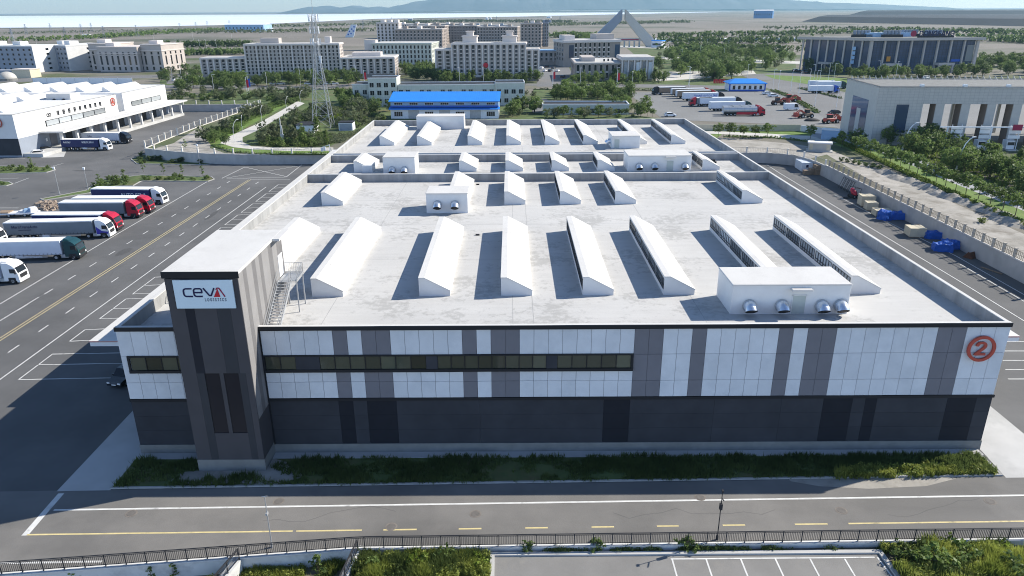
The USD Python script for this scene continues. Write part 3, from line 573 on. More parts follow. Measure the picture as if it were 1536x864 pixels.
wp('exhaust_hood', MB().cyl((20.4, 151.5, 12.6), (19.75, 151.5, 12.6), .5, n=14).cyl((19.85, 151.5, 12.6), (19.5, 151.5, 12.2), .5, .5, 14), K['steel'], h5, smooth=40)
house(-22.7, -11.4, 176.6, 181.2, 14.45)
for x, y in ((-5.6, 117.0), (-28.2, 117.6), (-21.2, 84.), (-4.4, 88.5), (-24.0, 64.5)):
    wp('drain_outlet', MB().box(x - .25, x + .25, y - .12, y + .12, DK, DK + .16), K['chassis'])
rb = MB()
for k in range(26): a = rng.uniform(31.5, 38.5); rb.obox(35.9 + rng.uniform(-1.6, 1.6), 134.4 + rng.uniform(-.7, .6), DK, DK + rng.uniform(.15, .6), rng.uniform(.1, 1.2), .1, rng.uniform(-.5, .5))
top('scrap_heap', rb, K['chassis'], 'small dark heap of rods left on the roof in its far right corner', 'scrap')
for i, (lx, ly) in enumerate(((-30.9, 181.5), (-29.2, 180.6), (-28.2, 180.9))):
    top('board', MB().bar((lx - .9, ly, DK + .1), (lx + .9, ly - .7, DK + .55), .3, .05), K['cardboard'], f'loose board lying in the far left corner of the roof, {ORD[i]} from the left', 'board')

# canopies over the loading sides
for sx, xa, xb in ((-1, -44.05, X0), (1, X1, 52.65)):
    c = wp('loading_canopy', MB().box(xa, xb, 69.0, 180, 5.45, 5.98), K['white_metal'])
    wp('canopy_roof', MB().box(xa - .03, xb, 68.97, 180.03, 5.985, 6.05), K['roof_white'], c)
    wp('canopy_trim', MB().box(xa - .04, xb, 68.93, 68.965, 5.94, 6.0), K['brick_red'], c)
    xo = xa + .7 if sx < 0 else xb - .7
    for k in range(12): wp('canopy_column', MB().box(xo - .3, xo + .3, 80 + k * 8.3, 80.6 + k * 8.3, 0.01, 5.45), K['white_wall'], c)
# stair tower
TF, TB, TZT = 54.55, 66.2, 18.62
tw = wp('stair_tower', MB().box(TW0 + .1, TW1 - .1, TF + .1, TB - .1, .0, TZT - .12), K['tower_dark'], label='dark striped stair tower at the left of the front')
wp('tower_plinth', MB().box(TW0 - .03, TW1 + .03, TF - .03, Y0, 0, 1.22), K['plinth'], tw)
def stripes(fx, cuts, mats_, z0, z1):
    for (a, b), m in zip(zip(cuts[:-1], cuts[1:]), mats_): wp('cladding_panel', fx(a + .006, b - .006, z0, z1), K[m], tw)
K['tower_a'] = mat('tower_panel_umber', (.07, .067, .072), .6, .06, .6, spec=.12); K['tower_b'] = mat('tower_panel_slate', (.046, .047, .052), .6, .06, .6, spec=.12); K['tower_c'] = mat('tower_panel_black', (.022, .022, .028), .6, .06, .6, spec=.12)
fx = lambda a, b, z0, z1: MB().box(a, b, TF, TF + .09, z0, z1)
fc = [TW0, -26.55, -25.75, -24.95, -23.6, -22.6, TW1]; fm_ = ['tower_a', 'tower_c', 'tower_a', 'tower_a', 'tower_b', 'tower_a']
K['slot_glass'] = mat('dark_slot_glass', (.01, .01, .014), .25, .1, .5)
stripes(fx, [TW0, -26.5, -25.75, -23.95, -22.85, TW1], ['tower_a', 'tower_c', 'tower_a', 'tower_b', 'tower_a'], 9.7, TZT - .5)
stripes(fx, [TW0, -26.5, -25.85, -22.95, -22.4, TW1], ['tower_a', 'tower_b', 'tower_a', 'tower_b', 'tower_a'], 1.22, 3.9)
stripes(fx, [TW0, -26.5, -25.85], ['tower_a', 'tower_b'], 3.9, 9.7); stripes(fx, [-24.6, -24.25], ['tower_a'], 3.9, 9.7); stripes(fx, [-23.0, -22.4, TW1], ['tower_b', 'tower_a'], 3.9, 9.7)
for a, b in ((-25.85, -24.6), (-24.25, -23.0)):
    wp('slot_window', MB().box(a + .02, b - .02, TF + .06, TF + .095, 3.92, 9.68), K['slot_glass'], tw)
rx = lambda a, b, z0, z1: MB().box(TW1 - .09, TW1, a, b, z0, z1)
stripes(rx, [TF + .09, 55.75, 56.55, 57.9, 58.75, 59.7, 60.45, 62.2, 63.3, 64.6, TB], ['tower_light', 'tower_mid', 'tower_light', 'tower_mid', 'tower_light', 'tower_mid', 'tower_light', 'tower_mid', 'tower_light', 'tower_mid'], 5.2, TZT - .2)
stripes(rx, [TF + .09, Y0 - .02], ['tower_a'], 1.22, 5.2)
lx_ = lambda a, b, z0, z1: MB().box(TW0, TW0 + .09, a, b, z0, z1)
stripes(lx_, [TF + .09, 57.2, 59.5, 62, 64, TB], ['tower_mid', 'tower_light', 'tower_mid', 'tower_light', 'tower_mid'], 1.22, TZT - .2)
wp('tower_back', MB().box(TW0 + .02, TW1 - .02, TB - .1, TB, DK, TZT - .2), K['tower_mid'], tw)
wp('tower_roof', MB().box(TW0 - .1, TW1 + .1, TF - .04, TB + .1, TZT - .12, TZT + .12), K['roof_white'], tw)
wp('tower_eave', MB().box(TW1 + .1, TW1 + .75, 63.3, TB + .4, TZT - .1, TZT + .11), K['roof_white'], tw)
wp('tower_cap', MB().box(TW0 - .14, TW1 + .14, TF - .12, TF - .045, TZT - .42, TZT + .125), K['black'], tw)
wp('roof_door', MB().box(TW1 - .005, TW1 + .03, 64.55, 65.75, 14.62, 16.7), K['white_metal'], tw)
# outside stair from roof to the tower door
sx0, sx1 = TW1 + .12, TW1 + 1.32; ya, yb, za, zb = 58.35, 63.6, DK, 14.6
st = wp('roof_stair', MB().bar((sx0, ya, za + .05), (sx0, yb, zb), .07, .28).bar((sx1, ya, za + .05), (sx1, yb, zb), .07, .28), K['galv'], label='pale steel stair climbing from the roof to the tower door')
NT = 18
for k in range(NT):
    t = (k + .5) / NT; y, z = ya + (yb - ya) * t, za + (zb - za) * t
    wp('tread', MB().box(sx0 + .03, sx1 - .03, y - .11, y + .11, z + .02, z + .06), K['galv'], st)
wp('landing', MB().box(sx0, sx1 + .5, yb, 65.9, zb - .06, zb), K['galv'], st)
for px_, py_ in ((sx1 + .42, yb + .1), (sx1 + .42, 65.8), (sx0 + .1, 65.8)): wp('support_post', MB().bar((px_, py_, DK), (px_, py_, zb), .1), K['galv'], st)
rl = MB()
for za_ in (.5, 1.0): rl.bar((sx1, ya, za + za_), (sx1, yb, zb + za_), .045); rl.bar((sx0, ya, za + za_), (sx0, yb, zb + za_), .045)
for k in range(9): t = k / 8; y, z = ya + (yb - ya) * t, za + (zb - za) * t; rl.bar((sx1, y, z), (sx1, y, z + 1.0), .04)
for z_ in (1.0, .1): rl.bar((sx0, 65.85, zb + z_), (sx1 + .5, 65.85, zb + z_), .045); rl.bar((sx1 + .5, yb, zb + z_), (sx1 + .5, 65.85, zb + z_), .045)
for k in range(11): x = sx0 + (sx1 + .5 - sx0) * k / 10; rl.bar((x, 65.85, zb), (x, 65.85, zb + 1.0), .025)
for k in range(12): y = yb + (65.85 - yb) * k / 11; rl.bar((sx1 + .5, y, zb), (sx1 + .5, y, zb + 1.0), .025)
wp('stair_railing', rl, K['galv'], st)
# ladder-like steps over the left parapet, drain pipe on the tower
la = MB()
for k in range(6): la.bar((-33.2 + k * .95, 66.6 + .15 * k, DK + 1.1 - .1 * k), (-33.2 + k * .95 + .5, 66.1 + .15 * k, DK + .4 - .05 * k), .08)
la.bar((-33.3, 66.8, DK + 1.2), (-28.0, 67.6, DK + .6), .08); la.bar((-33.3, 66.2, DK + .6), (-28.0, 67.0, DK + .1), .08)
wp('cable_tray', la, K['chassis'])
wp('corner_flashing', MB().box(TW1 + .01, TW1 + .13, Y0 - .1, Y0 - .02, 1.0, H - .3), K['black'])

# sign board with its lettering
S = T('sign_board', 'pale blue sign board reading CEVA LOGISTICS on the dark tower', 'sign', (-24.5, TF, 15.6))
def sp(n, mb, m, par=None): return S.part(n, mb, m, par, world=True)
SX0, SX1, SZ0, SZ1 = -27.08, -22.32, 15.62, 18.05; SW, SH = SX1 - SX0, SZ1 - SZ0; yf = TF - .1
bd = sp('board', MB().box(SX0, SX1, yf, TF + .0, SZ0, SZ1), K['sign_white'])
def stroke(paths, w, ext=None):
    """flat letter strokes given in sign units (0..1 across, 0..1 up), as thin raised shapes"""
    g = unary_union([LineString([(SX0 + a * SW, SZ0 + b * SH) for a, b in p]).buffer(w, cap_style=2, join_style=1) for p in paths])
    mb = MB()
    for q in getattr(g, 'geoms', [g]):
        m = trimesh.creation.extrude_polygon(q, .025, engine='earcut'); v = m.vertices
        mb.add(np.column_stack([v[:, 0], yf - v[:, 2], v[:, 1]]), m.faces)
    return mb
def arc(cx, cy, rx, ry, a0, a1, n=8): return [(cx + rx * math.cos(math.radians(a0 + (a1 - a0) * i / n)), cy + ry * math.sin(math.radians(a0 + (a1 - a0) * i / n))) for i in range(n + 1)]
b0, b1 = .43, .70                                       # base line and cap line of the big word
cpath = [(.302, b1)] + [(.21, b1)] + arc(.205, b1 - .085, .045, .085, 90, 180)[1:] + arc(.205, b0 + .085, .045, .085, 180, 270) + [(.305, b0)]
epath = [(.33, .565), (.465, .565), (.465, b1 - .06)] + arc(.435, b1 - .07, .03, .07, 0, 90)[1:] + [(.375, b1)] + arc(.37, b1 - .085, .04, .085, 90, 180)[1:] + arc(.37, b0 + .085, .04, .085, 180, 270) + [(.47, b0)]
for nm, pth in (('letter_c', [cpath]), ('letter_e', [epath]), ('letter_v', [[(.495, b1 + .02), (.585, b0 + .03), (.615, b0 + .03), (.68, b1 + .02)]])): sp(nm, stroke(pth, .062), K['navy'], bd)
tri = [(.655, b0 - .02), (.735, b1 - .0), (.765, b0 - .02)]
m_ = trimesh.creation.extrude_polygon(Polygon([(SX0 + a * SW, SZ0 + b * SH) for a, b in tri]), .025, engine='earcut'); v_ = m_.vertices
sp('red_triangle', MB().add(np.column_stack([v_[:, 0], yf - v_[:, 2], v_[:, 1]]), m_.faces), K['red_sign'], bd)
sp('red_stroke', stroke([[(.705, b1 - .03), (.735, b1 + .025), (.765, b1 + .01), (.845, b0 - .015)]], .05), K['maroon'], bd)
tx = meshkit.text_mesh('L O G I S T I C S', .23, .02, False); v_ = tx.vertices; wt = v_[:, 0].max() - v_[:, 0].min()
sp('small_word', MB().add(np.column_stack([SX0 + .5 * SW + (v_[:, 0] - v_[:, 0].min()) * .36 * SW / wt, yf - v_[:, 2], SZ0 + .26 * SH + v_[:, 1] * 1.1]), tx.faces), K['navy'], bd)
def number_sign(name, label, loc, rz, ch, r=1.25, m='brick_red', t=.16):
    s = T(name, label, 'sign', loc, rz)
    ring = trimesh.creation.annulus(r - .26, r, t, sections=40); v = ring.vertices; s.part('ring', MB().add(np.column_stack([v[:, 0], v[:, 2] - t / 2, v[:, 1]]), ring.faces[:, ::-1]), K[m])
    tx = meshkit.text_mesh(ch, 1.25 * r / 1.25, t * .8, True); v = tx.vertices - tx.bounds.mean(0); s.part('digit', MB().add(np.column_stack([v[:, 0] * 1.15, -v[:, 2] - .02, v[:, 1]]), tx.faces), K[m])
    return s
number_sign('number_sign', 'red ringed number 2 on the right end of the white front', (40.55, Y0 - .13, 10.35), 0, '2', 1.22)
tb = MB(); number_pipe = None
# ================================================================= WALLS, FENCES AND RAILINGS ROUND THE YARD
def along(pts, step, start=0.):
    """points every step metres along a polyline with the heading there"""
    L = LineString(pts); n = int((L.length - start) / step) + 1; out = []
    for k in range(n):
        d = start + k * step; p = L.interpolate(d); q = L.interpolate(min(d + .1, L.length)); p0 = L.interpolate(max(d - .1, 0))
        out.append((p.x, p.y, math.atan2(q.y - p0.y, q.x - p0.x)))
    return out
def ribbon(pts, w, z0, z1): return MB().poly(LineString(pts).buffer(w / 2, cap_style=2, join_style=2), z0, z1)
R_WALL = [(75, 45.9), (75, 173.5)]
N_WALL = [(75, 173.5), (74.4, 182), (72.6, 187.2), (69, 189.8), (64.9, 191), (40, 192.2), (0, 192.6), (-53.5, 192.8), (-71, 192.6), (-79, 193.6), (-86, 195.6), (-94, 198.6), (-101.8, 202.7)]
L_WALL = [(-101.8, 202.7), (-102.6, 222), (-103, 241), (-102.5, 265), (-102, 286), (-101.5, 303)]
B_WALL = [(-101.5, 303), (-300, 303)]
K['fence_post'] = mat('fence_post_paint', (.7, .66, .6), .8, .08, 1.)
K['post_tan'] = mat('tan_post_paint', (.42, .38, .32), .8, .08, 1.)
K['fence_bar'] = mat('grey_fence_bars', (.3, .29, .27), .6, .1, 2.)
K['lattice'] = mat('bronze_fence_bars', (.2, .165, .12), .6, .15, 2.)
def yardwall(pts, off, ztop, name, label, step, lattice, postname, fence_h=1.35, start=.4):
    w = T(name, label, 'fence', (pts[0][0], pts[0][1], 0))
    lo = LineString(pts).parallel_offset(off, 'right' if off > 0 else 'left') if off else LineString(pts)
    p2 = list(lo.coords)
    if off and Point(p2[0]).distance(Point(pts[0])) > Point(p2[-1]).distance(Point(pts[0])): p2 = p2[::-1]
    w.part('retaining_wall', ribbon(p2, .3, -.2, ztop - .1), K['wall_conc'], world=True)
    w.part('coping', ribbon(p2, .42, ztop - .1, ztop), K['fence_post'], world=True)
    ps = along(p2, step, start)
    for x, y, a in ps:
        w.part('fence_post', MB().obox(x, y, ztop, ztop + fence_h, .32, .32, a).obox(x, y, ztop + fence_h, ztop + fence_h + .1, .42, .42, a), K['post_tan' if lattice else 'fence_post'], world=True)
    for (x, y, a), (x1, y1, a1) in zip(ps[:-1], ps[1:]):
        mb = MB(); z0, z1 = ztop + .1, ztop + fence_h - .15
        mb.bar((x, y, z0), (x1, y1, z0), .06); mb.bar((x, y, z1), (x1, y1, z1), .06)
        if lattice:
            mb.bar((x, y, (z0 + z1) / 2), (x1, y1, (z0 + z1) / 2), .05)
            n = 7
            for k in range(1, n): t = k / n; mb.bar((x + (x1 - x) * t, y + (y1 - y) * t, z0), (x + (x1 - x) * t, y + (y1 - y) * t, z1), .045)
        else:
            for k in range(1, 12): t = k / 12; mb.bar((x + (x1 - x) * t, y + (y1 - y) * t, z0), (x + (x1 - x) * t, y + (y1 - y) * t, z1), .022)
        w.part('fence_panel', mb, K['lattice'] if lattice else K['fence_bar'], world=True)
    return w
yardwall(R_WALL, .16, 2.95, 'boundary_wall', 'long pale wall with lattice fence beside the right alley', 2.62, True, 'p', start=50.)
yardwall(N_WALL, .16, 2.75, 'boundary_wall', 'curving pale wall with open fence behind the warehouse', 5.2, False, 'p')
yardwall(L_WALL, .16, 2.75, 'boundary_wall', 'white posted fence running away beside the winding path', 4.6, False, 'p', 1.9)
yardwall(B_WALL, .16, 2.75, 'boundary_wall', 'white posted fence closing the far end of the left yard', 5.2, False, 'p', 1.6)

# front railing on its low wall
RA = [(-60, 39.73), (-11.7, 44.56), (62, 45.46)]
FRL = T('front_railing', 'dark steel railing along the front road, on a low white wall', 'railing', (-11.7, 44.56, 0))
K['wall_white'] = mat('white_low_wall', (.62, .62, .6), .8, .1, .6, dirt=((.4, .4, .39), .7, .5, .75))
FRL.part('low_wall', ribbon(RA, .28, -1.4, -.02), K['wall_white'], world=True); FRL.part('coping', ribbon(RA, .42, -.02, .07), K['wall_white'], world=True)
def railing(t, pts, z, step, h=1.02, world=True):
    """pts carry their own height when they have three numbers"""
    L = LineString([p[:2] for p in pts]); zz = lambda d: z if len(pts[0]) < 3 else np.interp(d, np.cumsum([0] + [math.dist(a[:2], b[:2]) for a, b in zip(pts[:-1], pts[1:])]), [p[2] for p in pts])
    n = int(L.length / step); bal = MB(); top_ = MB(); low = MB(); P = []
    for k in range(n + 1):
        d = min(k * step, L.length - .01); p = L.interpolate(d); P.append((p.x, p.y, zz(d)))
        t.part('railing_post', MB().bar((p.x, p.y, zz(d)), (p.x, p.y, zz(d) + h), .065), K['rail_dark'], world=True)
    for a, b in zip(P[:-1], P[1:]):
        top_.bar((a[0], a[1], a[2] + h), (b[0], b[1], b[2] + h), .07, .05); low.bar((a[0], a[1], a[2] + h - .12), (b[0], b[1], b[2] + h - .12), .035); low.bar((a[0], a[1], a[2] + .14), (b[0], b[1], b[2] + .14), .04)
        m = 11
        for q in range(1, m): s_ = q / m; x, y, w = (a[i] + (b[i] - a[i]) * s_ for i in range(3)); bal.bar((x, y, w + .14), (x, y, w + h - .12), .028)
    t.part('top_rail', top_, K['rail_dark'], world=True); t.part('rails', low, K['rail_dark'], world=True, kind='stuff'); t.part('balusters', bal, K['rail_dark'], world=True, kind='stuff')
railing(FRL, RA, .07, 1.44)
for lab, a, b in (('sloping white side wall with dark railing, meeting the front railing at its bend', (-11.9, 44.3, .06), (-13.1, 37.5, -.6)), ('sloping white side wall with dark railing, left of the railing bend', (-20.5, 43.4, .06), (-22.5, 37.5, -.6))):
    t = T('side_wall', lab, 'wall', (a[0], a[1], 0)); L2 = [a[:2], b[:2]]
    d = np.array(b) - np.array(a); n_ = np.array([-d[1], d[0], 0]); n_ /= np.linalg.norm(n_)
    A, B = np.array(a), np.array(b); q = []
    for s_ in (.3, -.3): q += [A + n_ * s_, B + n_ * s_]
    V = [np.array([p[0], p[1], -1.5]) for p in q] + q
    t.part('wall', MB().add(V, [(0, 1, 5, 4), (3, 2, 6, 7), (1, 3, 7, 5), (2, 0, 4, 6), (4, 5, 7, 6)]), K['wall_white'], world=True)
    railing(t, [tuple(A + (0, 0, .01) + n_ * .18), tuple(B + (0, 0, .01) + n_ * .18)], 0, 1.3)

# ================================================================= THE LEFT WAREHOUSE
FX0, FY0, FX1, FY1, H4 = -137.3, 204.6, -134.0, 291.5, 11.8
RZ4 = math.atan2(FY1 - FY0, FX1 - FX0); L4 = math.hypot(FX1 - FX0, FY1 - FY0)   # local x runs along its lit front, y goes back into it
B = T('left_warehouse', 'white warehouse with a columned loading canopy and roof lights, left yard', 'warehouse', (FX0, FY0, 0), RZ4)
def bp(n, mb, m, par=None, **k): return B.part(n, mb, m, par, **k)
D4 = 95
bp('base_wall', MB().box(0, L4, .06, D4, 0, 5.2), K['panel_grey2'] if 'panel_grey2' in K else K['bluegrey'])
bp('wall', MB().box(0, 52, .0, D4, 5.2, H4 - .12), K['white_wall']); bp('wall', MB().box(56, L4, .0, D4, 5.2, H4 - .12), K['white_wall']); bp('wall', MB().box(52, 56, 4, D4, 5.2, H4 - 1.4), K['render_shade'])
bp('gable_cladding', MB().box(-.1, -.004, 8.0, D4, 5.2, H4 - .2), K['panel_grey']); bp('gable_cladding', MB().box(-.1, -.004, .0, 8, 5.2, H4 - .2), K['white_wall']); bp('gable_base', MB().box(-.12, -.004, .02, D4, .6, 5.19), K['panel_dark'])
r4 = bp('roof', MB().box(.4, 51.8, .4, D4, H4 - 1.3, H4 - 1.2), K['kerb']); bp('roof', MB().box(56.2, L4 - .4, .4, D4, H4 - 1.3, H4 - 1.19), K['kerb'])
bp('coping', MB().box(-.1, 52.05, -.06, .35, H4 - .12, H4), K['parapet']); bp('coping', MB().box(55.95, L4 + .05, -.06, .35, H4 - .12, H4), K['parapet']); bp('coping', MB().box(-.1, .3, .351, D4, H4 - .12, H4 + .002), K['parapet'])
bp('coping', MB().box(L4 - .3, L4 + .05, .351, D4, H4 - .12, H4), K['roof_white'])
for x0, x1, n in ((13, 44, 5), (61, 82, 3)):
    w = (x1 - x0) / n
    bp('window_band', MB().box(x0 - .2, x1 + .2, -.05, -.002, 6.6, 8.35), K['black'])
    for k in range(n): bp('pane', MB().box(x0 + k * w + .25, x0 + (k + 1) * w - .25, -.09, -.055, 6.75, 8.2), K['pane_grey'] if 'pane_grey' in K else K['skypane'])
for k, gx in enumerate(np.linspace(19.5, 42, 9)):   # row of dark characters, as strokes
    g = MB(); q = random.Random(k); 
    for z_ in (9.2, 9.75, 10.3): g.box(gx - .5, gx + .5, -.14, -.01, z_ - .09, z_ + .09)
    for xx_ in (-.42, q.choice((-.1, .1, 0)), .38): g.box(gx + xx_ - .08, gx + xx_ + .08, -.135, -.012, 9.1 + q.choice((0, .3)), 10.4)
    bp('wall_character', g, K['chassis'])
bp('wall_logo', MB().tm(trimesh.creation.annulus(.32, .55, .1).apply_transform(trimesh.transformations.rotation_matrix(math.pi / 2, (1, 0, 0))).apply_translation((14.6, -.06, 9.7))).tm(trimesh.creation.annulus(.32, .55, .1).apply_transform(trimesh.transformations.rotation_matrix(math.pi / 2, (1, 0, 0))).apply_translation((15.6, -.06, 9.7))), K['chassis'])
# canopy and dock
bp('dock', MB().box(.5, L4 + .5, -5.6, .04, 0, .95), K['apron'])
cn = bp('canopy', MB().box(9.0, L4 + 1.5, -7.2, -.004, 5.35, 5.8), K['roof_white'])
for k in range(11):
    x = 11.2 + k * 7.55; bp('canopy_column', MB().box(x - .32, x + .32, -5.3, -4.65, .952, 5.35), K['white_wall'], cn)
for k in range(10):
    x = 15 + k * 7.55; bp('dock_door', MB().box(x - 1.6, x + 1.6, -.03, .05, 1.0, 4.6), K['chassis' if k % 3 else 'panel_grey']); bp('dock_lamp', MB().box(x - 3.6, x - 3.0, -.1, .05, 2.6, 3.5), K['white_metal'])
# roof lights of this warehouse: rows of saw-tooth lights like those of the other roof
for xa, xb in ((5, 24), (29, 46), (60, 82)):
    for k in range(9):
        y0 = 5.5 + k * 9.4
        if xa == 29 and k == 0: continue
        z = H4 - 1.2; pr = [(y0, z), (y0 + 3.6, z), (y0 + 3.6, z + 2.7), (y0 + 2.9, z + 2.7), (y0, z + .7)]
        s_ = bp('skylight', MB().ext(pr, xa + .15, xb - .15, 'x'), K['roof_white']); bp('gable', MB().ext([(a_ + (.03 if a_ > y0 + 2 else -.03), b_ + .02) for a_, b_ in pr], xa, xa + .14, 'x'), K['white_wall'], s_)
        bp('window_strip', MB().box(xa + .6, xb - .6, y0 + 3.61, y0 + 3.66, z + .7, z + 2.3), K['skypane'], s_)
hb = bp('roof_house', MB().rbox(36.5, 42, 6, 14, H4 - 1.2, H4 + 1.7, .05), K['roof_white']); bp('roof_house', MB().rbox(2, 9, 58, 66, H4 - 1.2, H4 + 2.2, .05), K['roof_white'])
for y in (8.3, 11.4): bp('exhaust_hood', MB().cyl((36.52, y, H4 - .2), (35.6, y, H4 - .5), .5, n=12), K['chassis'], hb)
number_sign('number_sign', 'red ringed number 4 on the shaded end of the left warehouse', tuple(np.array([FX0, FY0, 0]) + [math.cos(RZ4) * -.25 - math.sin(RZ4) * 4.6, math.sin(RZ4) * -.25 + math.cos(RZ4) * 4.6, 9.6]), RZ4 - math.pi / 2, '4', 1.35, 'brick_red')
number_sign('number_sign', 'red ringed number 4 on the sunlit canopy front of the left warehouse', tuple(np.array([FX0, FY0, 0]) + [math.cos(RZ4) * 49.3 + math.sin(RZ4) * .18, math.sin(RZ4) * 49.3 - math.cos(RZ4) * .18, 9.6]), RZ4, '4', 1.35, 'brick_red')
struct('apron', MB().sheet([(-131.9, 204), (-126, 205), (-130.2, 213.5), (-131.6, 213.5)], .012), K['apron'], 'pale concrete ramp at the near corner of the left warehouse')
# ================================================================= BUILDINGS BEYOND THE YARD
K['beige_mid'] = mat('mid_beige_stone', (.55, .495, .455), .8, .05, .2)
def bthing(name, label, cat, pl, pr, group=None, z=TZ):
    """a building set out along its front, from the left to the right front corner"""
    a, b = np.array(pl, float), np.array(pr, float); L = float(np.hypot(*(b - a)))
    return T(name, label, cat, (a[0], a[1], z), math.atan2(b[1] - a[1], b[0] - a[0]), group), L
def hotel(t, x0, x1, y0, dep, h, cols, floors, wall, trim, side_cols=3, base_h=2.2, cap=.9, arch=True, pil=True, skip=(), every=1):
    """one block: ground floor, body, pilasters, columns of arched windows, cornice"""
    w = t.part('wall', MB().box(x0, x1, y0, y0 + dep, base_h, h - cap), K[wall]); t.part('ground_floor', MB().box(x0 - .15, x1 + .15, y0 - .3, y0 + dep, -.3, base_h), K['beige_dark'], w)
    t.part('cornice', MB().box(x0 - .5, x1 + .5, y0 - .6, y0 + dep + .4, h - cap, h - .25).box(x0 - .25, x1 + .25, y0 - .3, y0 + dep + .2, h - .25, h), K[trim], w)
    t.part('roof', MB().box(x0 + .4, x1 - .4, y0 + .4, y0 + dep - .4, h, h + .03), K['roof'], w)
    wn, fr, pl_ = MB(), MB(), MB(); cw = (x1 - x0) / cols; fh = (h - cap - base_h - .6) / floors
    for i in range(cols):
        if i in skip: continue
        cx = x0 + (i + .5) * cw; ww = cw * .2
        fr.box(cx - ww - .16, cx + ww + .16, y0 - .12, y0 - .005, base_h + .4, h - cap - .5)
        for f in range(floors):
            z0 = base_h + .3 + f * fh + fh * .14; z1 = z0 + fh * .7
            wn.box(cx - ww, cx + ww, y0 - .2, y0 - .125, z0, z1)
            if arch and f == floors - 1: wn.cyl((cx, y0 - .2, z1), (cx, y0 - .125, z1), ww, n=10)
        if arch: fr.cyl((cx, y0 - .12, h - cap - .5), (cx, y0 - .005, h - cap - .5), ww + .16, n=10)
    if pil:
        for i in range(0, cols + 1, every): cx = x0 + i * cw; pl_.box(cx - .38, cx + .38, y0 - .5, y0 - .004, base_h, h - cap)
        t.part('pilasters', pl_, K[trim], w, kind='stuff')
    fhs = dep / max(1, side_cols)
    for i in range(side_cols):
        for f in range(floors):
            z0 = base_h + .3 + f * fh + fh * .2
            for xs, s in ((x0, -1), (x1, 1)): wn.box(*sorted((xs + s * .02, xs + s * .08)), y0 + (i + .35) * fhs, y0 + (i + .6) * fhs, z0, z0 + fh * .6)
    t.part('window_surrounds', fr, K['beige_mid'] if pil else K[trim], w, kind='stuff'); t.part('windows', wn, K['pane_dark'], w, kind='stuff')
    return w
# long hotel behind the mast
t, L = bthing('hotel', 'long pale stone hotel with arched window columns, behind the lattice mast', 'building', (-146.6, 421.5), (-95.4, 424.5))
w_ = hotel(t, 0, L, 0, 14, 18.7, 24, 8, 'beige', 'beige_light', every=3); t.part('penthouse', MB().box(8, 18, 4, 11, 18.7, 21.4), K['beige'], w_); t.part('penthouse', MB().box(43, 46, 5, 10, 18.7, 22), K['beige_light'], w_)
hotel(t, -25, -.6, 1.5, 13, 11.6, 7, 5, 'beige', 'beige_light'); hotel(t, L + .6, L + 30, -1.0, 26, 11.2, 8, 5, 'beige', 'beige_light', 5)
t.part('penthouse', MB().box(L + 6, L + 22, 6, 16, 11.2, 13.4), K['beige_light']); t.part('entrance', MB().box(-14, -2, -3.0, 1.2, -.3, 2.6), K['beige_dark'])
# middle hotel with the red lantern
t, L = bthing('hotel', 'wide stone hotel with arched windows, two roof pavilions and a red emblem', 'building', (-39.9, 402.4), (14.3, 400.2))
hotel(t, 0, 8.6, 0, 13, 16.4, 2, 7, 'beige', 'beige_light'); w_ = hotel(t, 8.7, L - 6.9, -.6, 16, 19.3, 12, 8, 'beige', 'beige_light'); hotel(t, L - 6.8, L, 0, 13, 16.4, 2, 7, 'beige', 'beige_light')
for a in (14, 35): t.part('roof_pavilion', MB().box(a, a + 7.5, 4, 11, 19.3, 22.2).box(a - .5, a + 8, 3.5, 11.5, 22.2, 22.7).box(a + 2, a + 5.5, 5.5, 9.5, 22.7, 24.6).box(a + 1.6, a + 5.9, 5.1, 9.9, 24.6, 25), K['beige_light'], w_)
t.part('entrance_canopy', MB().box(20, 33, -4.5, -.7, 2.4, 3.3), K['beige_light'], w_)
t.part('red_emblem', MB().cyl((26.4, -1.5, 8.2), (26.4, -1.25, 8.2), 1.3, n=18), K['red_sign'], w_)
# pair of ochre stone buildings right of it
t, L = bthing('stone_building', 'ochre stone building with blue glazed corners, before the slanted arch', 'building', (34.3, 500), (72, 508))
w_ = hotel(t, 0, L, 0, 26, 16.7, 12, 4, 'beige_dark', 'beige_light', 4, 3.2, 1.6, True, False, (0, 1, 10, 11))
for a, b in ((3.4, 6.6), (L - 3.6, L - .4)): t.part('corner_glass', MB().box(a, b, -.12, -.01, 5.5, 13.6), K['pane_blue'], w_)
t.part('penthouse', MB().box(24, 36, 6, 20, 16.7, 20.), K['beige'], w_); t.part('penthouse', MB().box(2, 9, 6, 20, 16.7, 19.5), K['beige_light'], w_)
t, L = bthing('stone_building', 'lower ochre stone building with a tall columned portico, among trees', 'building', (33.5, 401.0), (74.1, 400.0))
w_ = hotel(t, 0, 24.5, 0, 40, 9.2, 8, 2, 'beige_dark', 'beige', 5, .6, .8, True, False); w2_ = hotel(t, 24.6, L, -1.2, 24, 12.0, 5, 1, 'beige_dark', 'beige_light', 3, .6, 1.6, True, True)
for k in range(5): t.part('portico_glass', MB().box(25.6 + k * 3.2, 27.4 + k * 3.2, -1.45, -1.3, .8, 9.4), K['skypane'], w2_)
t.part('penthouse', MB().box(4, 11, 8, 30, 9.2, 11.4), K['beige'], w_)
for k in range(3): t.part('roof_vent', MB().cyl((16 + k * 2.5, 9 + k * 3, 9.2), (16 + k * 2.5, 9 + k * 3, 10.4), .5, n=10), K['chassis'], w_)
t, L = bthing('low_hall', 'low arcaded hall with pale blue roof between the two stone buildings', 'building', (19, 520), (38, 520))
hotel(t, 0, L, 0, 14, 9, 6, 2, 'beige_dark', 'beige'); t.part('roof', MB().box(-.8, L + .8, -1, 15, 9.05, 9.7), K['skyblue'])
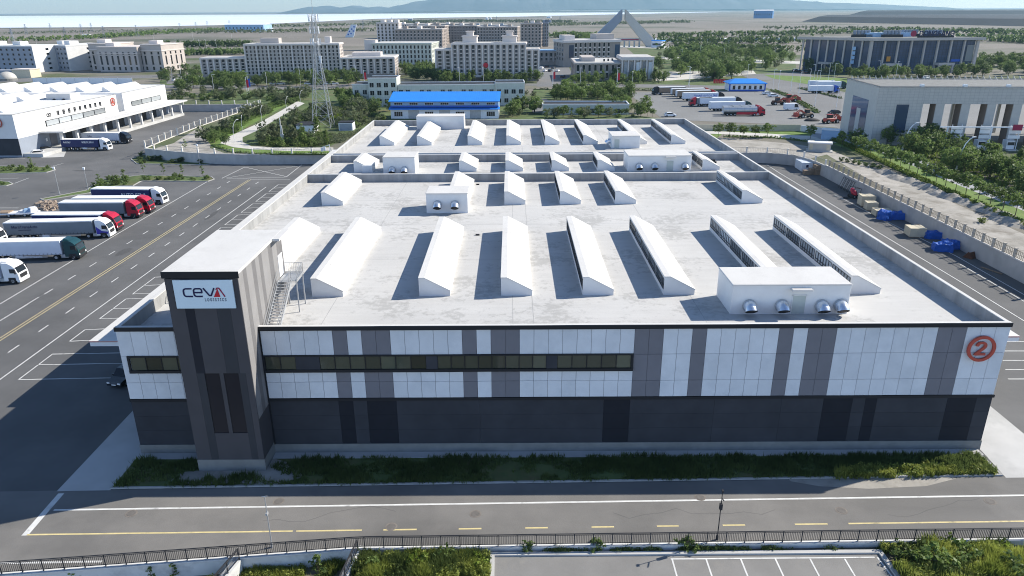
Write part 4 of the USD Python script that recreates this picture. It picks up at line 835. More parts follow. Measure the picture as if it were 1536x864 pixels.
# block behind
t, L = bthing('office_block', 'plain beige block with square windows, half hidden behind the long hotel', 'building', (-95.5, 526), (-54.5, 523))
w_ = hotel(t, 0, L, 0, 30, 14.6, 16, 4, 'mint', 'mint', 6, 1, .8, False, False); t.part('penthouse', MB().box(-6, 2, 3, 9, 10, 16.5), K['beige_light'], w_)
# housing estate in the distance
for i, (x0, x1, by, ty, m, lab) in enumerate((
        (567, 600, 75, 38.5, 'beige_light', 'white sided apartment block at the left end of the distant estate'), (594, 664, 76, 47, 'beige_dark', 'brown apartment block nearest in the distant estate'),
        (612, 668, 66, 41.5, 'beige_dark', 'brown apartment block with flat roof line, second row of the distant estate'), (668, 716, 64, 41, 'beige_dark', 'brown apartment block left of centre in the second row of the distant estate'),
        (716, 776, 65, 42.5, 'beige_dark', 'brown apartment block right of centre in the second row of the distant estate'), (781, 812, 71, 38.5, 'beige_dark', 'tall brown apartment block at the right end of the distant estate'),
        (812, 822, 70, 37.5, 'bluegrey', 'slim white striped block at the right end of the distant estate'), (572, 640, 58, 38.5, 'beige_light', 'pale flat roofed block at the back left of the distant estate'),
        (640, 705, 57, 38.5, 'beige_dark', 'low brown block at the back of the distant estate'), (705, 765, 57, 40, 'bluegrey', 'grey blue shed roofed block at the back of the distant estate'))):
    a, b = gp(x0, by, TZ), gp(x1, by, TZ); t, L = bthing('apartment_block', lab, 'building', a, b)
    q = math.hypot(*a); h = (by - ty) * q / FOCAL * 1.0
    hotel(t, 0, L, 0, min(60, L * .5), h, max(4, int(L / 3.2)), max(3, int(h / 3.1)), m, m if m != 'beige_dark' else 'beige', 3, .5, .8, False, m == 'bluegrey')
    for k in range(3): t.part('stair_head', MB().box(L * (.15 + .3 * k), L * (.15 + .3 * k) + 4, 4, 10, h, h + 2.2), K['beige_light' if k % 2 else m])
# blocks at the far left
def slabblock(t, L, dep, h, cols, floors, m, side):
    w = t.part('wall', MB().box(0, L, 0, dep, -.3, h), K[m]); t.part('side_wall', MB().box(L + .002, L + .12, 0, dep, -.3, h), K[side], w)
    wn = MB()
    for i in range(cols):
        for f in range(floors): cx = (i + .5) * L / cols; z = 1.0 + f * (h - 1) / floors; wn.box(cx - .65, cx + .65, -.06, -.005, z + .5, z + 1.7)
    for f in range(floors): z = 1.0 + f * (h - 1) / floors; wn.box(L + .125, L + .17, dep * .45, dep * .55, z + .5, z + 1.7)
    t.part('windows', wn, K['pane_dark'], w, kind='stuff'); t.part('parapet', MB().box(-.1, L + .2, -.1, dep, h, h + .7), K[side], w)
    for a in (.25, .6): t.part('stair_head', MB().box(L * a, L * a + 6, 5, 11, h + .7, h + 3), K['white_wall'], w)
t, L = bthing('office_block', 'grey blue block with a white sunlit end, at the left edge', 'building', (-345, 489.5), (-298.3, 477.6)); slabblock(t, L, 22, 15.4, 11, 5, 'bluegrey', 'white_wall')
t, L = bthing('office_block', 'grey blue block with a white sunlit end, second from the left edge', 'building', (-303.4, 499.7), (-283.2, 488)); slabblock(t, L, 30, 15.2, 6, 5, 'bluegrey', 'white_wall')
t, L = bthing('stone_building', 'sand grey stone building of three stepped blocks, left distance', 'building', (-270.7, 486.3), (-218.8, 477.2))
for a, b, y, h in ((0, 15, 4, 16.4), (10, 38, -1.5, 14.6), (38.2, 52.4, 2, 16.0)):
    w_ = t.part('wall', MB().box(a, b, y, y + 24, -.3, h), K['beige']); t.part('cornice', MB().box(a - .3, b + .3, y - .35, y + 24.2, h - 3.6, h - 3.1).box(a - .3, b + .3, y - .35, y + 24.2, h, h + .5), K['beige_light'], w_)
    wn = MB(); n = max(3, int((b - a) / 4))
    for i in range(n):
        cx = a + (i + .5) * (b - a) / n
        for z0, z1 in ((1, 3), (4.2, 9.6), (10.4, 12.0)): wn.box(cx - .6, cx + .6, y - .08, y - .01, z0, z1)
    for i in range(4):
        for z0, z1 in ((1, 3), (4.2, 9.6), (10.4, 12.0)): wn.box(b + .01, b + .08, y + 3 + i * 5.4, y + 4.4 + i * 5.4, z0, z1)
    t.part('windows', wn, K['pane_dark'], w_, kind='stuff'); t.part('stair_head', MB().box(a + 3, a + 9, y + 5, y + 11, h + .5, h + 2.6), K['beige_light'], w_)
t, L = bthing('small_house', 'small sand yellow house in front of the grey blue blocks', 'house', gp(20, 117, TZ), gp(47, 117, TZ)); t.part('wall', MB().box(0, L, 0, 9, -.2, 4.6), K['crate']); t.part('roof', MB().box(-.3, L + .3, -.3, 9.3, 4.6, 4.9), K['beige_light']); t.part('side_building', MB().box(-14, -.1, 1, 9, -.2, 4.2), K['bluegrey'])
a, b = gp(50, 125.5, TZ), gp(199, 126, TZ); t, L = bthing('hoarding', 'long low white hoarding behind the left warehouse', 'wall', a, b)
for k in range(7): t.part('hoarding_panel', MB().box(k * L / 7 + .06, (k + 1) * L / 7 - .06, 0, .2, 0, 3.0), K['white_metal'])
for k in range(8): t.part('hoarding_post', MB().box(k * L / 7 - .055, k * L / 7 + .055, -.05, .25, 0, 3.2), K['galv'])
t = T('dome', 'small grey dome beside the left warehouse roof, left edge', 'dome', (*gp(12, 121, TZ), TZ)); d_ = trimesh.creation.icosphere(2, 4.6); d_.apply_scale((1, 1, .8)); d_.apply_translation((0, 0, 1.2)); t.part('shell', MB().tm(d_), K['tile'], smooth=True); t.part('ring', MB().cyl((0, 0, -.2), (0, 0, 1.3), 4.8, n=24), K['plinth'])
# mint tiled long building
t, L = bthing('tiled_building', 'long pale tiled two storey building with a taller left part, behind the blue roof', 'building', (-62.5, 294.6), (5.1, 295.8))
for a, b, h, y in ((0, 6.4, 8.2, 1.), (6.5, 17.6, 10.6, -.4), (17.7, 56, 7.9, .4), (56.1, L, 8.5, -.2)):
    w_ = t.part('wall', MB().box(a, b, y, y + 12, -.3, h), K['mint']); t.part('parapet', MB().box(a - .1, b + .1, y - .1, y + .2, h, h + .35).box(a - .1, b + .1, y + 11.8, y + 12.1, h, h + .35).box(b - .2, b + .1, y + .201, y + 11.79, h, h + .35), K['white_wall'], w_); t.part('roof', MB().box(a + .1, b - .25, y + .21, y + 11.7, h, h + .05), K['chassis'], w_)
    jt = MB()
    for k in range(int((b - a) / .9)): jt.box(a + k * .9, a + k * .9 + .06, y - .012, y - .002, 0, h)
    for k in range(int(h / .9)): jt.box(a, b, y - .011, y - .003, k * .9, k * .9 + .06)
    t.part('tile_joints', jt, K['tile'], w_, kind='stuff'); wn = MB(); n = int((b - a) / 2.6)
    for i in range(n):
        if i % 3 == 2 and n > 4: continue
        for z in ((1.2, 4.4, 7.4) if h > 10 else (1.2, 4.6)): cx = a + (i + .5) * (b - a) / n; wn.box(cx - .75, cx - .08, y - .08, y - .015, z, z + 1.6).box(cx + .08, cx + .75, y - .08, y - .015, z, z + 1.6)
    t.part('windows', wn, K['pane_dark'], w_, kind='stuff')
# blue roofed shed
t, L = bthing('blue_shed', 'white shed with bright blue metal roofs behind the warehouse', 'shed', (-42.2, 259.6), (-4.6, 258.6))
t.part('wall', MB().box(0, L, 0, 9, -.2, 3.4), K['white_metal']); t.part('clerestory', MB().box(0, L, .8, 9, 3.4, 6.0), K['skyblue'])
for nm, pr in (('lower_roof', [(-1.0, 3.15), (.9, 3.75), (.9, 3.95), (-1.0, 3.35)]), ('roof', [(-.5, 5.75), (9.6, 8.0), (9.6, 8.25), (-.5, 6.0)])):
    r_ = t.part(nm, MB().ext(pr, -.5, L + .5, 'x'), K['bluemetal']); rb = MB(); (ya, za), (yb, zb) = pr[3], pr[2]
    for k in range(int(L / .75)): rb.bar((k * .75, ya, za + .02), (k * .75, yb, zb + .02), .05, .05)
    t.part('roof_ribs', rb, K['bluemetal'], r_, kind='stuff')
t.part('blue_band', MB().box(-.05, L + .05, -.06, .795, 3.96, 4.4), K['bluepaint'])
for k in range(7):
    cx = (k + .5) * L / 7; f = t.part('window', MB().box(cx - 1.5, cx + 1.5, .72, .79, 4.6, 5.4), K['white_metal'])
    t.part('panes', MB().box(cx - 1.4, cx - .75, .68, .715, 4.68, 5.32).box(cx - .65, cx, .68, .715, 4.68, 5.32).box(cx + .1, cx + .7, .68, .715, 4.68, 5.32).box(cx + .8, cx + 1.4, .68, .715, 4.68, 5.32), K['pane_dark'], f, kind='stuff')
    if k % 2 == 0: f = t.part('window', MB().box(cx - 1.5, cx + 1.5, -.08, -.01, .8, 2.5), K['white_metal']); t.part('panes', MB().box(cx - 1.4, cx - .75, -.12, -.085, .9, 2.4).box(cx - .65, cx, -.12, -.085, .9, 2.4).box(cx + .1, cx + .7, -.12, -.085, .9, 2.4).box(cx + .8, cx + 1.4, -.12, -.085, .9, 2.4), K['pane_dark'], f, kind='stuff')
    else: t.part('shed_door', MB().box(cx - 1.9, cx + 1.9, -.06, -.01, -.1, 2.9), K['galv'])
# low pale shed right of it
t, L = bthing('low_shed', 'low pale shed with a flat roof, half hidden by trees behind the warehouse', 'shed', (11.1, 268), (41.9, 266.7))
t.part('wall', MB().box(0, L, 0, 10, -.2, 3.3), K['mint']); t.part('parapet', MB().box(-.15, L + .15, -.15, .2, 3.3, 3.75).box(-.15, .2, .201, 10, 3.3, 3.75).box(L - .2, L + .15, .201, 10, 3.3, 3.75).box(.2, L - .2, 9.7, 10, 3.3, 3.75), K['white_wall']); t.part('roof', MB().box(.21, L - .21, .21, 9.69, 3.3, 3.34), K['chassis'])
for k in range(6): cx = 4 + k * 4.6; t.part('window', MB().box(cx - .7, cx - .3, -.06, -.01, .6, 2.1).box(cx - .2, cx + .2, -.06, -.01, .6, 2.1).box(cx + .3, cx + .7, -.06, -.01, .6, 2.1), K['pane_dark'], kind='stuff')
# slanted arch
AY = 769.5
t = T('arch', 'tall grey gateway of two slanted legs leaning together, behind the stone buildings', 'arch', (110.8, AY, TZ))
for s in (-1, 1):
    q = [(s * 1.6, 35.2), (s * 2.2, 34.6), (s * 38.6, 0), (s * 24.5, 0), (s * 1.6, 25.5)]
    if s < 0: q = q[::-1]
    t.part('leg', MB().ext(q, -4, 4), K['bluegrey'] if s < 0 else K['tile'])
t.part('gate_beam', MB().box(-20, 20, -2, 2, 5.6, 8.2), K['tile'])
for k in range(8): t.part('gate_pier', MB().box(-18.5 + k * 5, -17.2 + k * 5, -1.8, 1.8, 0, 5.6), K['tile'])
t.part('gate_lettering', MB().box(-4, 16, -2.12, -2.0, 6.4, 7.4), K['maroon'])
t, L = bthing('guard_house', 'small blue and white guard house at the foot of the slanted arch', 'hut', gp(977, 71, TZ), gp(992, 71.5, TZ)); t.part('wall', MB().box(0, L, 0, 6, -.2, 6), K['white_metal']); t.part('roof', MB().box(-.4, L + .4, -.4, 6.4, 6, 6.8), K['bluemetal']); t.part('window', MB().box(1, L - 1, -.08, -.01, 2, 3.8), K['pane_blue'])
# dark glass building
K['glass_blue'] = mat('blue_glass_wall', (.045, .065, .115), .12, .25, .15, spec=.5)
t, L = bthing('glass_building', 'dark glass office building with pale fins and rooftop coolers, right distance', 'building', (204.9, 437.4), (268.5, 442.7)); GH = 19.2
cs, sn = math.cos(-t.rz), math.sin(-t.rz); sv = np.array([176.4 - 204.9, 464.4 - 437.4]); sl = np.array([sv[0] * cs - sv[1] * sn, sv[0] * sn + sv[1] * cs])
foot = Polygon([(0, 0), (L, 0), (L + sl[0], sl[1]), tuple(sl)])
w_ = t.part('glass_wall', MB().poly(foot.buffer(-.5, join_style=2), -.3, GH - 1.4), K['glass_blue']); t.part('cornice', MB().poly(foot.buffer(1.6, join_style=2), GH - 1.4, GH), K['beige']); t.part('roof', MB().poly(foot.buffer(1.2, join_style=2), GH, GH + .06), K['plinth'])
for k in range(9): x = k * L / 8; t.part('fin', MB().obox(x, 0, -.3, GH - 1.4, 1.5 if k in (0, 8) else .8, 1.4, 0), K['beige'], w_)
for k in range(1, 9): p = sl * k / 8; t.part('fin', MB().obox(p[0], p[1], -.3, GH - 1.4, .9, 1.0, math.atan2(sl[1], sl[0])), K['beige'], w_)
gl = MB()
for k in range(1, 12): gl.box(.5, L - .5, -.0 + .42, .49, k * 1.4, k * 1.4 + .08)
for k in range(1, 33): gl.box(k * L / 32 - .04, k * L / 32 + .04, .43, .485, 0, GH - 1.5)
t.part('glazing_bars', gl, K['chassis'], w_, kind='stuff')
for x in (7.8, 39.5): t.part('porch', MB().box(x, x + 9.5, -5, -.8, 4.2, 5.6).box(x + .3, x + 1.3, -4.8, -3.8, -.2, 4.2).box(x + 8.2, x + 9.2, -4.8, -3.8, -.2, 4.2), K['beige'], w_)
t.part('orange_notice', MB().box(10.3, 12.6, -.3, -.1, 6.5, 9.2), mat('orange_notice', (.5, .22, .03), .6), w_); t.part('lit_panes', MB().box(L - 5.6, L - 1.2, .3, .4, 6, 15), K['skypane'], w_); t.part('blue_lettering', MB().box(L - 14, L - 7.5, .25, .41, 5.9, 7.2), K['bluepaint'], w_)
for k in range(4): p = sl * .22; t.part('blue_character', MB().obox(p[0] - .9 + .0, p[1] - .7, 5 + k * 2.5, 6.9 + k * 2.5, 1.9, .2, math.atan2(sl[1], sl[0])), K['skyblue'], w_)
t.part('side_porch', MB().obox(*(sl * .62 + (-1.2, -1.2)), 4.2, 5.4, 7, 3, math.atan2(sl[1], sl[0])), K['beige'], w_)
for i, (fx_, fy_) in enumerate(((-3, 14), (12, 8), (27, 15), (38, 9))):
    c_ = t.part('cooler_bank', MB().box(fx_, fx_ + 11, fy_, fy_ + 4, GH + .06, GH + 1.6), K['chassis'])
    for k in range(5): t.part('cooler_fan', MB().cyl((fx_ + 1.2 + k * 2.15, fy_ + 2.5, GH + 1.6), (fx_ + 1.2 + k * 2.15, fy_ + 2.5, GH + 3.9), .8, .95, 12), K['bluegrey'], c_)
t.part('roof_plant', MB().box(4, 32, 14, 20, GH + .06, GH + 2.4), K['skyblue'])
tx = meshkit.text_mesh('DONGFANG', 2.7, .3, True); v = tx.vertices; s_ = 21 / (v[:, 0].max() - v[:, 0].min()); ls = t.part('roof_lettering', MB().add(np.column_stack([27.5 + v[:, 0] * s_, .4 - v[:, 2], GH + .9 + v[:, 1]]), tx.faces), K['navy']); t.part('letter_frame', MB().box(27, 49, .45, .65, GH + .05, GH + .9), K['chassis'], ls)
t.part('red_roof_emblem', MB().cyl((24.5, .4, GH + 2.2), (24.5, .7, GH + 2.2), 1.7, n=16), K['maroon'])
# tiled gate building over the lanes
t, L = bthing('gate_building', 'huge pale tiled gate building on deep piers over the lanes, right edge', 'building', (98.5, 201.5), (170, 195.6)); GH = 15.4; GD = 25
K['tile_joint'] = mat('tile_joint_grey', (.3, .3, .295), .8)
def tiles(x0, x1, z0, z1, par, y=0.):
    jt = MB()
    for k in range(int((x1 - x0) / 1.15) + 1): jt.box(x0 + k * 1.15, x0 + k * 1.15 + .05, y - .01, y - .001, z0, z1)
    for k in range(int((z1 - z0) / .75) + 1): jt.box(x0, x1, y - .009, y - .0015, z0 + k * .75, z0 + k * .75 + .05)
    t.part('tile_joints', jt, K['tile_joint'], par, kind='stuff')
K['brown_side'] = mat('brown_pier_stone', (.2, .15, .12), .8, .08, .6)
w_ = t.part('end_block', MB().box(0, 12, 0, GD, -.3, GH), K['tile']); tiles(0, 12, 0, GH, w_)
t.part('end_window', MB().box(5.2, 8.4, -.06, -.012, 3.5, 11), K['pane_blue'], w_)
t.part('side_window_frame', MB().box(-.08, -.003, 6, 18, 0, 11.5), K['pane_blue'], w_); t.part('side_recess', MB().box(-.14, -.081, 10.5, 13.5, 0, 8.6), K['tile'], w_)
bm = t.part('beam', MB().box(12.002, L, 0, GD, 11.2, GH), K['tile']); tiles(12.002, L, 11.2, GH, bm)
for k in range(9):
    x = 15.4 + k * 6.6
    for y0, dp in ((0, 3.6),): pr_ = t.part('pier', MB().box(x, x + 2.2, y0 + .03, y0 + dp, -.3, 11.2), K['tile']); t.part('pier_side', MB().box(x - .05, x - .002, y0 + .3, y0 + dp - .1, -.3, 11.15), K['brown_side'], pr_)
t.part('roof', MB().box(.3, L - .3, .5, GD - .5, GH, GH + .05), K['plinth'])
for k in range(5): t.part('rear_column', MB().box(18 + k * 13.2, 18.7 + k * 13.2, GD - 1, GD - .3, -.3, 11.2), K['tile']); t.part('coping', MB().box(-.1, L, -.12, .4, GH, GH + .3).box(-.1, .3, .401, GD, GH, GH + .3).box(-.1, L, GD - .3, GD, GH, GH + .302), K['white_wall'])
rl = MB()
for k in range(42): rl.bar((1 + k * 1.7, GD - .6, GH), (1 + k * 1.7, GD - .6, GH + 1.2), .12); rl.bar((1 + k * 1.7, GD - 2.2, GH), (1 + k * 1.7, GD - .6, GH + 1.0), .09)
t.part('roof_brackets', rl, K['galv'], kind='stuff')
for k in range(5): t.part('roof_lamp', MB().box(10.5 + k * 11, 11.4 + k * 11, -.1, .8, GH + .3, GH + .9), K['white_metal'])
# toll gantries between the piers
g = T('gantry', 'white sign gantry with red signs across the lanes before the gate building', 'gantry', (120, 192.6, TZ), t.rz); g.part('beam', MB().bar((-8, 0, 6.2), (40, 0, 6.2), .3), K['white_metal'])
for k in range(5): g.part('post', MB().bar((-6 + k * 11, 0, 0), (-6 + k * 11, 0, 6.4), .28), K['white_metal'])
for k in range(4): g.part('red_sign', MB().box(10 + k * 7.4, 12.4 + k * 7.4, -.25, -.16, 5.4, 6.9), K['maroon'])
for k in range(5):
    x = -3 + k * 7.3; 
    b_ = T('lane_booth', f'white lane booth with stacked panels in the gate lanes, {ORD[k]} from the left', 'booth', (120 + x * math.cos(t.rz), 192.6 + x * math.sin(t.rz) + 1.5, TZ), t.rz, None)
    b_.part('cabin', MB().rbox(-1.0, 1.0, 0, 2.4, .3, 2.5), K['white_metal']); b_.part('window', MB().box(-.85, .85, -.03, 2.3, 1.3, 2.1), K['pane_dark']); b_.part('base', MB().box(-1.3, 1.3, -1.5, 4, -.05, .3), K['apron'])
    for z in (3.1, 4.4, 5.4): b_.part('panel', MB().box(-1.5, 1.5, -.5, -.35, z, z + .85), K['white_metal'])
    for s in (-1, 1): b_.part('frame_post', MB().bar((s * 1.2, -.25, 0), (s * 1.2, -.25, 6.6), .14), K['white_metal'])
# blue office of the truck park
t, L = bthing('site_office', 'white office cabin with blue hipped roof at the back of the truck park', 'hut', (99.5, 343.7), (115.4, 342.9))
t.part('wall', MB().box(0, L, 0, 10, -.2, 3.6), K['white_metal']); t.part('base_band', MB().box(-.04, L + .04, -.04, .02, -.1, .7), K['bluepaint'])
t.part('roof', MB().add([(-.7, -.7, 3.6), (L + .7, -.7, 3.6), (L + .7, 10.7, 3.6), (-.7, 10.7, 3.6), (3, 4.4, 5.2), (L - 3, 4.4, 5.2), (L - 3, 5.6, 5.2), (3, 5.6, 5.2), (-.7, -.7, 3.3), (L + .7, -.7, 3.3), (L + .7, 10.7, 3.3), (-.7, 10.7, 3.3)], [(0, 1, 5, 4), (1, 2, 6, 5), (2, 3, 7, 6), (3, 0, 4, 7), (4, 5, 6, 7), (8, 9, 1, 0), (9, 10, 2, 1), (10, 11, 3, 2), (11, 8, 0, 3), (11, 10, 9, 8)]), K['bluemetal'])
for k in range(6): t.part('window', MB().box(1.4 + k * 2.4, 2.5 + k * 2.4, -.06, -.01, .9, 2.5), K['pane_dark'])
for s in (0, 1): t.part('corner_post', MB().box(s * L - .25, s * L + .25, -.2, .25, -.1, 3.5), K['bluepaint'])
# small huts, walls and far sheds
K['far_blue'] = mat('faded_blue_metal', (.08, .2, .42), .6)
t, L = bthing('mast_hut', 'white hut with a dark roof at the foot of the lattice mast', 'hut', (-66.6, 228.2), (-61.2, 228.4)); t.part('wall', MB().box(0, L, 0, 7.5, -.1, 2.4), K['white_metal']); t.part('roof', MB().box(-.15, L + .15, -.15, 7.65, 2.4, 2.6), K['chassis']); t.part('door', MB().box(L + .01, L + .05, 2, 3, 0, 2), K['galv'])
t, L = bthing('mast_hut', 'grey louvred hut right of the lattice mast', 'hut', (-54.6, 233.1), (-50.2, 233.1)); t.part('wall', MB().box(0, L, 0, 4, -.1, 2.4), K['white_metal']); t.part('roof', MB().box(-.15, L + .15, -.15, 4.15, 2.4, 2.6), K['chassis'])
for k in range(6): t.part('louvre', MB().box(.3, L - .3, -.06, -.01, .2 + k * .33, .45 + k * .33), K['bluegrey'])
t, L = bthing('kiosk', 'pale transformer kiosk with white roof on the gravel at the end of the alley wall', 'kiosk', (78.2, 193.4), (83.6, 191.4)); t.part('wall', MB().box(.15, L - .15, .1, 2.6, .25, 2.1), K['tile']); t.part('roof', MB().rbox(-.15, L + .15, -.2, 2.9, 2.1, 2.4), K['white_wall']); t.part('slab', MB().box(-.3, L + .4, -.4, 3, -.05, .25), K['apron'])
for s in (.4, L - 1.2): t.part('louvre_door', MB().box(s, s + .8, .05, .095, .4, 1.9), K['crate'])
t, L = bthing('container_hut', 'pale blue container hut at the end of the tan wall', 'hut', gp(1231, 209, TZ), gp(1257, 211, TZ)); t.part('wall', MB().box(0, L, 0, 3, -.05, 2.7), K['skyblue']); t.part('roof', MB().box(-.15, L + .15, -.15, 3.2, 2.7, 2.95), K['white_metal']); t.part('door', MB().box(-.04, -.005, .6, 1.6, .1, 2.2), K['pane_blue'])
t = T('tan_wall', 'tan rendered wall edging the truck park, behind the far row of trees', 'wall', (58, 229.5, TZ)); t.part('wall', ribbon([(56, 229.4), (88.6, 227.0)], .3, TZ - .1, TZ + 2.0), K['crate'], world=True); t.part('return_wall', ribbon([(88.8, 227), (96, 218)], .3, TZ - .1, TZ + 1.8), K['render_shade'], world=True)
for i, (x0, x1, by, ty, m, lab) in enumerate(((338, 396, 47.3, 37.5, 'skyblue', 'long pale blue warehouse far out on the plain, left'), (396, 408, 47, 43, 'white_metal', 'low white shed beside the far pale blue warehouse'), (1130, 1158, 27.5, 16.5, 'far_blue', 'big blue shed on the horizon, right of the arch'),
        (124, 134, 55.5, 52, 'white_metal', 'tiny white shed alone on the left plain'), (1418, 1450, 31, 29.6, 'white_metal', 'low white sheds on the far slag bank'), (612, 618, 33, 28, 'bluegrey', 'grey tower block far out on the plain'), (982, 1132, 62.3, 59.2, 'white_metal', 'row of long white roofs beyond the wooded park'), (1136, 1200, 60.5, 57.5, 'skyblue', 'pale blue roofed sheds left of the dark glass building'), (820, 826, 27, 24.5, 'white_metal', 'tiny white building on the plain behind the estate'))):
    a, b = gp(x0, by, TZ), gp(x1, by, TZ); t, L = bthing('far_shed', lab, 'shed', a, b); h = (by - ty) * math.hypot(*a) / FOCAL
    w_ = t.part('wall', MB().box(0, L, 0, min(60, L * .4), -.5, h * .86), K[m]); t.part('roof', MB().ext([(-.5, h * .85), (min(60, L * .4) / 2, h), (min(60, L * .4) + .5, h * .85), (min(60, L * .4) / 2, h * .9)], -.5, L + .5, 'x'), K['white_metal' if m != 'bluemetal' else m], w_)
    wn = MB(); n = max(2, int(L / 7))
    for k in range(n): wn.box((k + .3) * L / n, (k + .6) * L / n, -.1, -.02, h * .35, h * .55)
    t.part('windows', wn, K['pane_dark'], w_, kind='stuff')
for i, px in enumerate((730.5, 736)):
    x, y = gp(px, 32.2, TZ); t = T('silo', f'white storage tank far out on the plain, {("left", "right")[i]} one of the pair', 'tank', (x, y, TZ)); t.part('drum', MB().cyl((0, 0, 0), (0, 0, 11), 4.5, n=16), K['white_metal']); t.part('cap', MB().cyl((0, 0, 11), (0, 0, 13), 4.6, 1.2, 16), K['white_metal'])
# ================================================================= LORRIES, CARS, MACHINES
def wheel(t, par, x, y, r, w=.3, s=1):
    p = t.part('wheel', MB().cyl((x, y - w / 2 * s, r), (x, y + w / 2 * s, r), r, n=14), K['tyre'], par); t.part('hub', MB().cyl((x, y + w / 2 * s, r), (x, y + (w / 2 + .04) * s, r), r * .5, n=10), K['galv'], p)
def cab(t, paint, stripe=None, H=3.2, W=2.4, x0=0.):
    """tractor cab with its nose at x0, facing +x; side outline pushed across, then glass and trim"""
    k = H / 3.2
    pr = [(-2.25, .55), (-.12, .5), (0, .62), (.0, 1.25), (-.06, 1.62), (-.36, 2.45 * k), (-.62, 2.78 * k), (-1.05, 3.1 * k), (-1.35, H), (-2.25, H)]
    pr = [(a + x0, b) for a, b in pr]
    b = t.part('cab', MB().ext(pr, -W / 2, W / 2), K[paint])
    t.part('roof_fairing', MB().add([(x0 - 2.2, -1.0, H), (x0 - 2.2, 1.0, H), (x0 - 1.15, .95, H - .05), (x0 - 1.15, -.95, H - .05), (x0 - 2.25, -.9, H + .28), (x0 - 2.25, .9, H + .28), (x0 - 1.75, .8, H + .2), (x0 - 1.75, -.8, H + .2)], [(0, 3, 7, 4), (3, 2, 6, 7), (2, 1, 5, 6), (1, 0, 4, 5), (4, 7, 6, 5)]), K[paint], b)
    dx, dz = -.3, 2.45 * k - 1.62; n_ = np.array([dz, 0, -dx]); n_ /= np.hypot(*n_[[0, 2]]); off = n_ * .015
    a = [np.array([x0 - .075, s * 1.06, 1.68]) for s in (-1, 1)] + [np.array([x0 - .35, s * 1.02, 2.42 * k]) for s in (1, -1)]
    t.part('windscreen', MB().add([tuple(p + off) for p in a] + [tuple(p - off) for p in a], [(0, 1, 2, 3), (0, 4, 5, 1), (1, 5, 6, 2), (2, 6, 7, 3), (3, 7, 4, 0)]), K['pane_dark'], b)
    t.part('sun_visor', MB().box(x0 - .36, x0 - .14, -1.1, 1.1, 2.46 * k, 2.54 * k), K['chassis'], b)
    t.part('grille', MB().box(x0 - .02, x0 + .025, -.85, .85, .85, 1.45), K['chassis'], b); t.part('bumper', MB().rbox(x0 - .4, x0 + .08, -W / 2 - .02, W / 2 + .02, .3, .72, .05), K[paint if paint == 'white_metal' else 'chassis'], b)
    for s in (-1, 1):
        t.part('side_window', MB().box(x0 - 1.2, x0 - .42, s * (W / 2 + .004) - .012, s * (W / 2 + .004) + .012, 1.72, 2.35 * k), K['pane_dark'], b)
        t.part('mirror', MB().box(x0 - .35, x0 - .2, s * (W / 2 + .2) - .1, s * (W / 2 + .2) + .1, 1.65, 2.35), K['chassis'], b); t.part('mirror_arm', MB().bar((x0 - .3, s * W / 2, 2.3), (x0 - .3, s * (W / 2 + .2), 2.3), .05), K['chassis'], b)
        t.part('headlight', MB().box(x0 - .02, x0 + .03, *sorted((s * .9, s * 1.16)), .78, 1.05), K['white_metal'], b); t.part('step', MB().box(x0 - 1.5, x0 - .9, s * W / 2 - .03, s * W / 2 + .03, .35, .7), K['chassis'], b)
        if stripe: t.part('stripe', MB().add([(x0 - 2.2, s * (W / 2 + .008), .8), (x0 - .25, s * (W / 2 + .008), .8), (x0 - .1, s * (W / 2 + .008), 1.2), (x0 - 1.25, s * (W / 2 + .008), 1.35), (x0 - 2.2, s * (W / 2 + .008), 2.2)], [(0, 1, 2), (0, 2, 3), (0, 3, 4)]), K[stripe], b)
        wheel(t, b, x0 - 1.05, s * (W / 2 - .17), .48, .32, s); wheel(t, b, x0 - 3.7, s * (W / 2 - .17), .48, .5, s)
        t.part('fuel_tank', MB().rbox(x0 - 2.95, x0 - 1.75, *sorted((s * .72, s * (W / 2 - .02))), .4, .95, .06), K['galv'], b)
    t.part('wheel_arch', MB().box(x0 - 1.6, x0 - .5, -W / 2 - .012, W / 2 + .012, .5, 1.02), K['chassis'], b)
    return b
